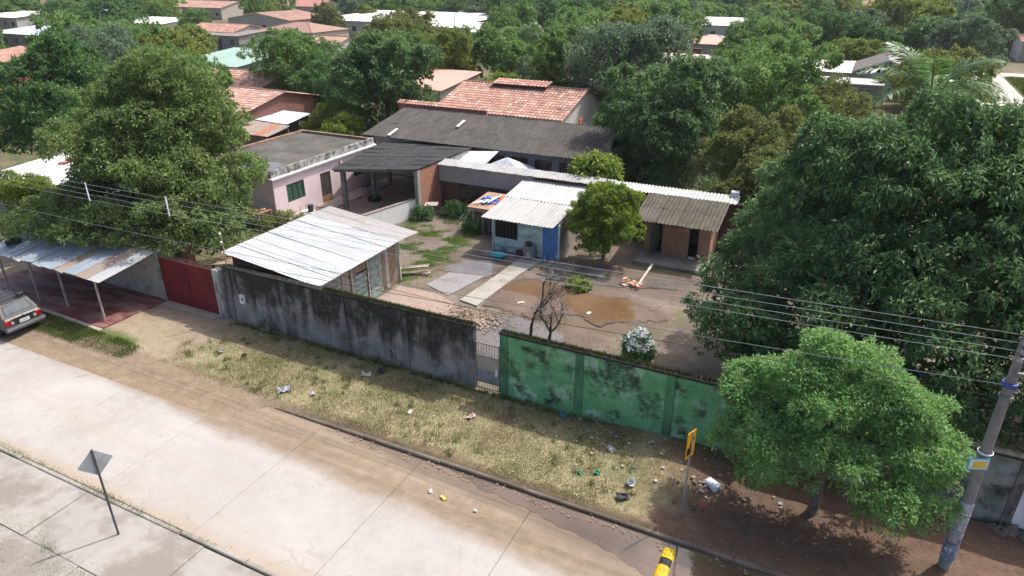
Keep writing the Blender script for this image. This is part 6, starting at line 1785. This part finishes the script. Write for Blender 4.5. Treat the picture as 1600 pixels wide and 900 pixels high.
# x runs forward as -x; tail at x=0
bd = loft([ring(0.02, 0.70, 0.34, 0.72, 0.84, 0.05), ring(-0.06, 0.765, 0.30, 0.74, 0.90, 0.045), ring(-0.9, 0.80, 0.27, 0.76, 0.92, 0.045), ring(-2.6, 0.80, 0.27, 0.76, 0.92, 0.05), ring(-2.9, 0.79, 0.27, 0.74, 0.90, 0.08), ring(-3.75, 0.74, 0.30, 0.66, 0.78, 0.10), ring(-3.9, 0.68, 0.36, 0.6, 0.70, 0.10)]).build('body', BODY, car)
gh = MB()
def gr(x, w, z): return [(x, -w, z), (x, w, z)]
P8 = {'rb': (-0.10, 0.74, 0.915), 'rt': (-0.42, 0.60, 1.37), 'ft': (-2.05, 0.60, 1.38), 'fb': (-2.75, 0.73, 0.915), 'rt2': (-0.55, 0.59, 1.405), 'ft2': (-1.95, 0.59, 1.415)}
vv = []
for k in ('rb', 'rt', 'rt2', 'ft2', 'ft', 'fb'):
    x_, w_, z_ = P8[k]; vv += [(x_, -w_, z_), (x_, w_, z_)]
gh.add(vv, [(0, 1, 3, 2), (2, 3, 5, 4), (4, 5, 7, 6), (6, 7, 9, 8), (8, 9, 11, 10), (0, 2, 4, 6, 8, 10), (11, 9, 7, 5, 3, 1)]).build('cabin', BODY, car)
def quad_on(name, mat, a, b, c, d, off, parent=car):
    a, b, c, d = map(Vector, (a, b, c, d))
    n = (b-a).cross(d-a).normalized()*off
    return MB().add([a+n, b+n, c+n, d+n, a, b, c, d], [(0, 1, 2, 3), (0, 4, 5, 1), (1, 5, 6, 2), (2, 6, 7, 3), (3, 7, 4, 0)]).build(name, mat, parent)
def lerp3(a, b, f): return tuple(a[i]*(1-f)+b[i]*f for i in range(3))
RB0, RB1 = (-0.10, -0.74, 0.915), (-0.10, 0.74, 0.915); RT0, RT1 = (-0.42, -0.60, 1.37), (-0.42, 0.60, 1.37)
def onrear(u, v): return lerp3(lerp3(RB0, RB1, u), lerp3(RT0, RT1, u), v)
quad_on('window_seal', TRIM, onrear(.09, .13), onrear(.91, .13), onrear(.90, .91), onrear(.10, .91), 0.004)
quad_on('rear_window', GLASS, onrear(.12, .18), onrear(.88, .18), onrear(.87, .87), onrear(.13, .87), 0.009)
for s_ in (-1, 1):
    def ons(u, v):
        a = lerp3((-0.10, s_*0.74, 0.915), (-2.75, s_*0.73, 0.915), u); b = lerp3((-0.42, s_*0.60, 1.37), (-2.05, s_*0.60, 1.38), u)
        return lerp3(a, b, v)
    for u0, u1 in ((.06, .30), (.34, .62), (.66, .93)):
        q = [ons(u0, .1), ons(u1, .1), ons(u1-.01, .88), ons(u0+.01, .88)]
        if s_ < 0: quad_on('side_window', GLASS, *q[::-1], 0.006)
        else: quad_on('side_window', GLASS, *q, 0.006)
    # tail lamps, wheels
    MB().box(-0.09, 0.035, -0.11, 0.11, 0, 0.23, 0.01).build('tail_lamp', plain('lamp_red', (0.32, 0.012, 0.012), 0.25), car, (0.0, s_*0.62, 0.60))
    MB().box(-0.05, 0.037, -0.05, 0.05, 0, 0.10).build('reversing_lamp', plain('lamp_clear', (0.5, 0.42, 0.38), 0.3), car, (0.0, s_*0.46, 0.62))
    for x_ in (-0.72, -3.1):
        wv = tyre('wheel', None, (x_, s_*0.72, 0.29), 0.29, 0.19, (R(90), 0, 0), car)
        MB().lathe([(0.001, 0.0), (0.06, 0.02), (0.14, 0.012), (0.165, -0.02), (0.17, -0.04)], 16).build('rim', plain('wheel_steel', (0.30, 0.30, 0.31), 0.4, 0.6), wv, (0, 0, -s_*0.07), (0 if s_ < 0 else R(180), 0, 0))
    MB().tube([(-0.5, s_*0.52, 1.47), (-2.0, s_*0.52, 1.48)], 0.016, 6).build('rack_rail', TRIM, car)
quad_on('windscreen', GLASS, (-2.68, 0.66, 0.96), (-2.68, -0.66, 0.96), (-2.12, -0.55, 1.34), (-2.12, 0.55, 1.34), 0.008)
bm = loft([[(x_, y_, z_) for y_, z_ in ((-0.80, 0.36), (-0.80, 0.52), (0.80, 0.52), (0.80, 0.36))] for x_ in (-0.02, 0.14)])
bm.build('rear_bumper', plain('bumper_plastic', (0.10, 0.105, 0.115), 0.5), car)
MB().box(0.14, 0.146, -0.78, 0.78, 0.45, 0.50).build('bumper_strip', plain('bumper_strip', (0.30, 0.31, 0.33), 0.4), car)
quad_on('tail_panel', TRIM, (0.0225, -0.38, 0.50), (0.0225, 0.38, 0.50), (0.021, 0.38, 0.83), (0.021, -0.38, 0.83), 0.003)
npl = MB().box(0, 0.008, -0.2, 0.2, 0, 0.14).build('number_plate', plain('plate_white', (0.72, 0.72, 0.72), 0.5), car, (0.027, 0.02, 0.57))
for k in range(6):
    MB().box(0.008, 0.0095, -0.018, 0.018, 0.035, 0.105).build('plate_mark', plain('plate_mark', (0.25, 0.25, 0.3), 0.6), npl, (0, -0.14+0.056*k, 0))
MB().box(0, 0.006, -0.035, 0.035, 0, 0.05).build('badge', plain('chrome', (0.6, 0.6, 0.62), 0.2, 0.8), car, (0.03, 0, 0.845))
for x_ in (-0.55, -0.95, -1.35, -1.8):
    MB().tube([(x_, -0.56, 1.50), (x_, 0.56, 1.50)], 0.016, 6).build('rack_bar', TRIM, car)
for s_ in (-1, 1):
    for x_ in (-0.6, -1.9):
        MB().box(-0.03, 0.03, -0.02, 0.02, 0, 0.10).build('rack_foot', TRIM, car, (x_, s_*0.52, 1.39))
MB().lathe([(0.05, 0), (0.16, 0.02), (0.18, 0.07), (0.1, 0.12), (0.02, 0.13)], 10).build('rack_bundle', TRIM, car, (-0.62, 0.42, 1.50))
MB().tube([(-0.12, -0.3, 0.93), (-0.2, 0.1, 1.06)], 0.008, 4).build('wiper', TRIM, car)

# ================================================================ grass, weeds and litter
def blades(name, pts, hmin, hmax, wid, mat, seed, label, cat='grass', lean=0.6):
    rs = np.random.RandomState(seed)
    n = len(pts)
    P = np.asarray(pts, float)
    a = rs.uniform(0, 2*np.pi, n)
    h = rs.uniform(hmin, hmax, n)
    ln = rs.rand(n)*lean
    d = np.stack([np.cos(a), np.sin(a), np.zeros(n)], 1)
    s_ = np.stack([-np.sin(a), np.cos(a), np.zeros(n)], 1)*(wid*rs.uniform(0.6, 1.3, n))[:, None]
    tip = P+d*(h*ln)[:, None]+np.array([0, 0, 1])*(h*np.sqrt(1-0.6*ln**2))[:, None]
    V = np.stack([P-s_, P+s_, tip], 1).reshape(-1, 3)
    F = np.arange(3*n).reshape(n, 3)
    return tag(link(name, mesh_np(name, V, F, mat)), label, cat, None, 'stuff')
rs = np.random.RandomState(44)
def scatter(n, x0, x1, y0, y1, keep, zf=verge_z):
    X = rs.uniform(x0, x1, n); Y = rs.uniform(y0, y1, n)
    k = rs.rand(n) < keep(X, Y)
    X, Y = X[k], Y[k]
    return np.stack([X, Y, zf(X, Y)], 1)
def patch(X, Y, s=1.0, ph=0.0):
    return 0.5+0.25*(np.sin(X*1.3*s+ph)+np.sin(Y*2.3*s+X*0.7+ph*2))+0.2*np.sin(X*3.1*s-Y*2.7*s+ph)
STRAW = leafmat('straw', (0.15, 0.13, 0.065), (0.30, 0.265, 0.16), (0.45, 0.41, 0.275), 0.8, 0.25, 1.2, 0.2)
STRAWG = leafmat('half_dry_grass', (0.065, 0.092, 0.024), (0.15, 0.175, 0.06), (0.29, 0.30, 0.13), 0.8, 0.3, 0.8, 0.2)
GREENG = leafmat('green_grass', (0.035, 0.07, 0.014), (0.075, 0.125, 0.025), (0.14, 0.19, 0.05), 0.7, 0.35, 0.8, 0.2)
dry = lambda X, Y: sst(X+1.2*patch(X, Y, 1.7), -23.0, -20.5)*(1-sst(X+patch(X, Y)*1.5, -4.5, -1.2))*np.clip(patch(X, Y, 1.0, 0.4)*1.5, 0.15, 1)*sst(Y, 14.6, 14.85)
blades('dry_grass', scatter(130000, -24, 0, 14.6, 18.5, dry), 0.02, 0.075, 0.006, STRAW, 1, 'straw coloured dry mown grass on the verge', lean=1.0)
grn = lambda X, Y: sst(X, -23.0, -19.5)*(1-sst(X, -4.5, -1.5))*np.clip(patch(X, Y, 0.8, 2.0)*1.3-0.25, 0, 1)
blades('verge_grass', scatter(105000, -24, 0, 14.6, 18.55, grn), 0.03, 0.10, 0.007, STRAWG, 2, 'half dry greenish grass tufts on the verge')
g1 = lambda X, Y: (1-sst(X+0.5*patch(X, Y), -24.9, -23.9))*sst(Y, 14.1, 14.4)*(1-sst(Y+0.035*(X+27), 15.15, 15.35))*np.clip(patch(X, Y, 1.2, 1.0)*1.4, 0.3, 1)
blades('green_verge_grass', scatter(80000, -36, -23.8, 14.0, 15.6, g1), 0.03, 0.11, 0.008, GREENG, 3, 'fresh green grass between the parked car and the carport floor')
pts = []
for k in range(330):
    cx_, cy_ = rs.uniform(-23, -1.5), rs.uniform(14.75, 18.4)
    if patch(np.array(cx_), np.array(cy_), 0.9, 1.3) < 0.45: continue
    m_ = rs.randint(12, 46); sp = rs.uniform(0.04, 0.16)
    for j in range(m_):
        pts.append((cx_+rs.normal()*sp, cy_+rs.normal()*sp, float(verge_z(np.array(cx_), np.array(cy_)))))
blades('verge_tufts', pts, 0.06, 0.22, 0.011, STRAWG, 12, 'taller ragged grass tufts dotted over the verge')
# weeds along the foot of the walls and in pavement joints
pts = []
for k in range(420):
    x_ = rs.uniform(-22.5, 4); c_ = (x_, 18.42+rs.uniform(-.16, .04))
    for j in range(14):
        pts.append((c_[0]+rs.normal()*0.07, c_[1]+rs.normal()*0.04, 0.0))
blades('wall_foot_weeds', pts, 0.05, 0.20, 0.010, GREENG, 4, 'weeds along the foot of the street walls', 'weeds')
pts = []
for (cx_, cy_, sx, sy, n_) in ((-17.6, 8.78, 0.55, 0.06, 900), (-16.2, 8.72, 0.25, 0.08, 300), (-15.0, 8.75, 0.5, 0.05, 300), (-13.4, 8.75, 0.6, 0.05, 260), (-22.4, 8.8, 1.0, 0.08, 900), (-17.1, 6.73, 0.22, 0.1, 420), (-15.9, 6.4, 0.7, 0.28, 1300), (-19.4, 6.9, 0.8, 0.14, 1100), (-18.4, 5.9, 0.9, 0.3, 1200), (-20.8, 7.6, 0.5, 0.2, 500), (-20.0, 8.82, 0.9, 0.05, 350)):
    q = rs.randn(n_, 2)
    pts += [(cx_+a*sx, cy_+b*sy, -0.02) for a, b in q]
blades('joint_grass', pts, 0.02, 0.08, 0.007, STRAWG, 5, 'grass growing in the joints of the near pavement')
# moss and small plants on the copings
pts = []
for x0, x1, n_ in ((-17.4, -10.65, 5200), (-22.8, -17.4, 700), (-9.5, -0.4, 5200)):
    X = rs.uniform(x0, x1, n_)
    pts += [(a, 18.62+rs.normal()*0.07, 2.6) for a in X]
blades('coping_moss', pts, 0.02, 0.13, 0.010, leafmat('coping_weed', (0.012, 0.016, 0.007), (0.035, 0.042, 0.012), (0.09, 0.11, 0.025), 0.8, 0.2, 1.2, 0.2), 6, 'dark moss and tiny weeds growing along the wall tops', 'moss')
# yard weeds
yk = lambda X, Y: np.clip(1.1*np.exp(-((X+20.3)**2/3.2+(Y-31.6)**2/4.5))+np.exp(-((X+18.9)**2/0.9+(Y-27.0)**2/5.0))+0.9*np.exp(-((X+20.4)**2/5+(Y-29)**2/7)), 0, 1)*np.clip(patch(X, Y, 2.3, 0.5)*patch(X, Y, 1.1, 2.5)*2.6-0.35, 0, 1)
blades('yard_grass', scatter(105000, -23.5, -16.8, 24, 35, yk, lambda X, Y: X*0+0.01), 0.05, 0.22, 0.013, leafmat('lush_weed', (0.06, 0.13, 0.02), (0.13, 0.23, 0.045), (0.24, 0.34, 0.10), 0.7, 0.35, 0.8, 0.2), 7, 'green weeds spreading over the left side of the yard', 'weeds')
y2 = lambda X, Y: np.clip(np.exp(-((X+13.2)**2/0.9+(Y-23.5)**2/0.6))+0.5*np.exp(-((X+6.6)**2/1.2+(Y-23.2)**2/1.0))+0.12*np.clip(patch(X, Y, 1.0, 3.0)-0.5, 0, 1), 0, 1)
blades('path_weeds', scatter(24000, -16, -3, 19.5, 31, y2, lambda X, Y: X*0+0.03), 0.04, 0.18, 0.011, GREENG, 8, 'weed tufts by the broken paving behind the grey wall', 'weeds')
V, F = leaf_cloud(64, [(-18.6, 33.0, 0.35, 0.7, 0.5, 0.5), (-22.6, 33.6, 0.35, 0.6, 0.6, 0.5), (-20.9, 34.9, 0.4, 1.0, 0.5, 0.6)], 3200, 0.16, 0.07, clump=25, rc=0.2)
tag(link('dark_weeds', mesh_np('dark_weeds', V, F, LF['dark'])), 'dark leafy weeds at the foot of the back wall', 'weeds', None, 'stuff')
V, F = leaf_cloud(65, [(-29.4, 29.0, 0.4, 0.7, 0.5, 0.45), (-28.3, 29.2, 0.35, 0.5, 0.4, 0.4), (-29.9, 27.9, 0.4, 0.5, 0.5, 0.4)], 2600, 0.13, 0.05, clump=25, rc=0.18)
tag(link('house_plants', mesh_np('house_plants', V, F, LF['yellow'])), 'potted and loose plants before the pink house', 'plants', None, 'stuff')
# roadside grass by the side street
pts = np.stack([rs.uniform(18.8, 27, 30000), rs.uniform(88, 122, 30000), np.zeros(30000)], 1)
blades('park_grass', pts, 0.1, 0.4, 0.05, GREENG, 9, 'grass beside the side street at the right edge')
sheet_patch('lawn', [(18.7, 85), (45, 85), (45, 122.5), (18.7, 122.4)], 0.006, plain('lawn_green', (0.09, 0.135, 0.035), 0.95, 0, 0.3, 0.6))

# litter
def scrap_mesh(seed, w, h_, crumple, mat):
    q = random.Random(seed)
    n_ = 4
    vv = []
    for j in range(n_+1):
        for i in range(n_+1):
            e = 1.0-0.25*q.random() if i in (0, n_) or j in (0, n_) else 1
            vv.append(((i/n_-0.5)*w*e+q.uniform(-.06, .06)*w, (j/n_-0.5)*h_*e+q.uniform(-.06, .06)*h_, q.random()**1.5*crumple))
    ff = [(j*(n_+1)+i, j*(n_+1)+i+1, (j+1)*(n_+1)+i+1, (j+1)*(n_+1)+i) for j in range(n_) for i in range(n_)]
    return mesh_np('scrap', vv, ff, mat)
LM = dict(white=plain('litter_white', (0.52, 0.51, 0.48), 0.7, 0, 0.3, 7), pink=plain('litter_pink', (0.60, 0.42, 0.44), 0.6), green=plain('litter_green', (0.03, 0.30, 0.16), 0.5), teal=plain('litter_teal', (0.03, 0.16, 0.20), 0.5), grey=plain('litter_grey', (0.28, 0.28, 0.32), 0.6), dark=plain('litter_dark', (0.04, 0.04, 0.045), 0.6), yellow=plain('litter_yellow', (0.62, 0.48, 0.12), 0.6), red=plain('litter_red', (0.5, 0.07, 0.10), 0.6), blue=plain('litter_blue', (0.42, 0.5, 0.62), 0.5), tan=plain('litter_tan', (0.5, 0.42, 0.32), 0.8))
def scrap(label, x, y, w, h_, cr, col, seed, cat='litter', z=None, name='plastic_scrap'):
    zz = float(verge_z(np.array(x), np.array(y)))+0.02 if z is None else z
    tag(link(name, scrap_mesh(seed, w*0.82, h_*0.82, cr*0.75, LM[col]), None, (x, y, zz), (0, 0, random.Random(seed).uniform(0, 6))), label, cat)
scrap('crumpled grey plastic bag on the dry grass near the road, left of centre', -16.75, 15.25, 0.6, 0.45, 0.2, 'grey', 1, 'plastic bag', name='plastic_bag')
scrap('white torn paper beside the crumpled grey bag', -15.7, 15.55, 0.35, 0.25, 0.1, 'pink', 2)
scrap('small blue-grey scrap on the dusty way near the red gate', -21.0, 16.25, 0.3, 0.24, 0.16, 'grey', 3)
scrap('dark scrap right of the blue-grey scrap by the wall shadow', -20.0, 16.5, 0.3, 0.2, 0.12, 'dark', 4)
scrap('white bag heap in the shadow of the grey wall', -14.7, 17.45, 0.5, 0.3, 0.16, 'white', 5, 'plastic bag', name='plastic_bag')
scrap('dark bag behind the white bag heap at the grey wall', -14.3, 17.9, 0.55, 0.4, 0.22, 'dark', 6, 'plastic bag', name='plastic_bag')
scrap('white paper strip on sunlit grass below the small gate', -11.9, 16.2, 0.34, 0.16, 0.08, 'white', 7)
scrap('pale pink bag on the grass right of the small gate', -9.8, 16.8, 0.42, 0.25, 0.12, 'pink', 8, 'plastic bag', name='plastic_bag')
scrap('green plastic piece left on the sunlit verge near the kerb', -5.42, 15.8, 0.24, 0.18, 0.1, 'green', 9)
scrap('green and white wrapper right of the green plastic piece', -4.95, 16.0, 0.28, 0.22, 0.12, 'green', 10)
scrap('white crumpled bag at the edge of the soil heap', -4.9, 17.2, 0.4, 0.28, 0.16, 'white', 11, 'plastic bag', name='plastic_bag')
scrap('teal bag lying against the foot of the green wall', -7.0, 18.25, 0.45, 0.22, 0.14, 'teal', 12, 'plastic bag', name='plastic_bag')
scrap('red cloth scrap right of the arrow sign post', -1.75, 15.95, 0.32, 0.2, 0.08, 'red', 13, 'cloth')
scrap('dark rag on the verge left of the arrow sign', -3.9, 15.3, 0.5, 0.35, 0.14, 'dark', 14, 'cloth')
scrap('yellow peel or paper on the dusty road edge', -8.7, 13.15, 0.3, 0.2, 0.08, 'yellow', 15, z=-0.13)
scrap('white paper left of the yellow one on the road edge', -9.2, 13.25, 0.22, 0.14, 0.05, 'white', 16, z=-0.13)
scrap('lone white paper scrap on the road dirt, right of the yellow one', -7.6, 13.1, 0.16, 0.14, 0.05, 'white', 17, z=-0.13)
scrap('white wrapper floating in the brown puddle', -8.9, 26.0, 0.35, 0.25, 0.05, 'white', 18, z=0.05)
scrap('pale scrap floating at the left of the brown puddle', -12.1, 25.6, 0.45, 0.25, 0.06, 'tan', 19, z=0.05)
jug = thing('white_jerrycan', 'white plastic jerrycan lying under the edge of the feathery tree', 'jerrycan', (-1.65, 16.85, 0.1), R(-30))
MB().box(-0.22, 0.22, -0.14, 0.14, 0, 0.2, 0.04).build('body', plain('jug_white', (0.62, 0.66, 0.70), 0.4), jug)
MB().tube([(0.22, 0.05, 0.1), (0.29, 0.05, 0.1)], 0.04, 8).build('cap', LM['blue'], jug)
cup = MB().lathe([(0.0, 0), (0.09, 0), (0.13, 0.2), (0.12, 0.2), (0.08, 0.02)], 12).build('white_cup', plain('cup_white', (0.74, 0.74, 0.73), 0.4), None, (-3.92, 15.98, 0.1), (R(50), 0, R(40)))
tag(cup, 'white plastic tub on the verge left of the arrow sign', 'tub')
def bitsmat():
    t = NT('litter_bits')
    return t.fin(t.ramp(t.island(), [(0.0, (0.06, 0.055, 0.05)), (0.3, (0.22, 0.18, 0.13)), (0.5, (0.34, 0.31, 0.26)), (0.8, (0.50, 0.48, 0.44)), (0.95, (0.30, 0.36, 0.45))]), 0.8)
# crumbs of litter too many to count, and fallen leaves
vv, ff = [], []
q = random.Random(91)
def crumb(x, y, z, s_):
    a = q.uniform(0, 6.28); k = len(vv)
    for i in range(4):
        w = a+i*math.pi/2+q.uniform(-.4, .4)
        vv.append((x+math.cos(w)*s_*q.uniform(.5, 1.2), y+math.sin(w)*s_*q.uniform(.4, 1), z+q.uniform(0, s_*0.6)))
    ff.append((k, k+1, k+2, k+3))
for k in range(260):
    x_ = q.triangular(-22, 3, -4); y_ = q.uniform(14.7, 18.4)
    crumb(x_, y_, float(verge_z(np.array(x_), np.array(y_)))+0.03, q.choice([0.02, 0.025, 0.03, 0.04]))
for k in range(150):
    x_ = q.uniform(-7, 0.5); y_ = q.uniform(16.2, 18.45)
    crumb(x_, y_, float(verge_z(np.array(x_), np.array(y_)))+0.03, q.choice([0.025, 0.035, 0.05, 0.08]))
tag(link('small_litter', mesh_np('small_litter', vv, ff, bitsmat())), 'small pale paper and plastic bits strewn over the verge', 'litter', None, 'stuff')
vv, ff = [], []
for k in range(900):
    x_ = q.uniform(-23, -4); y_ = q.uniform(19.2, 35)
    crumb(x_, y_, 0.05, q.uniform(0.015, 0.05))
for k in range(500):
    crumb(-13.3+q.gauss(0, .8), 23.2+q.gauss(0, .5), 0.08, q.uniform(0.04, 0.1))
for k in range(260):
    crumb(q.uniform(-14, 4), q.gauss(14.25, 0.1), -0.12, q.uniform(0.015, 0.05))
for k in range(420):
    crumb(q.uniform(-30, 0), q.gauss(12.9, 0.7), -0.146, q.uniform(0.008, 0.024))
for k in range(200):
    crumb(q.uniform(-26, -8), q.gauss(9.2, 0.25), -0.146, q.uniform(0.008, 0.028))
tag(link('yard_debris', mesh_np('yard_debris', vv, ff, plain('debris', (0.30, 0.22, 0.16), 0.9, 0, 0.5, 1.3))), 'brick crumbs and small debris over the yard soil', 'debris', None, 'stuff')
# ================================================================ haze in the air
hz = NT('thin_haze')
hz.t.nodes.remove(hz.b)
pv = hz.n('VolumePrincipled')
pv.inputs['Color'].default_value = (0.86, 0.90, 0.95, 1)
pv.inputs['Density'].default_value = 0.00018
pv.inputs['Anisotropy'].default_value = 0.2
hz.t.links.new(pv.outputs[0], hz.out.inputs['Volume'])
tag(MB().box(-1450, 950, -750, 1650, -1.3, 16.5).build('haze', hz.m), 'thin pale haze over the neighbourhood', 'haze', None, 'stuff')
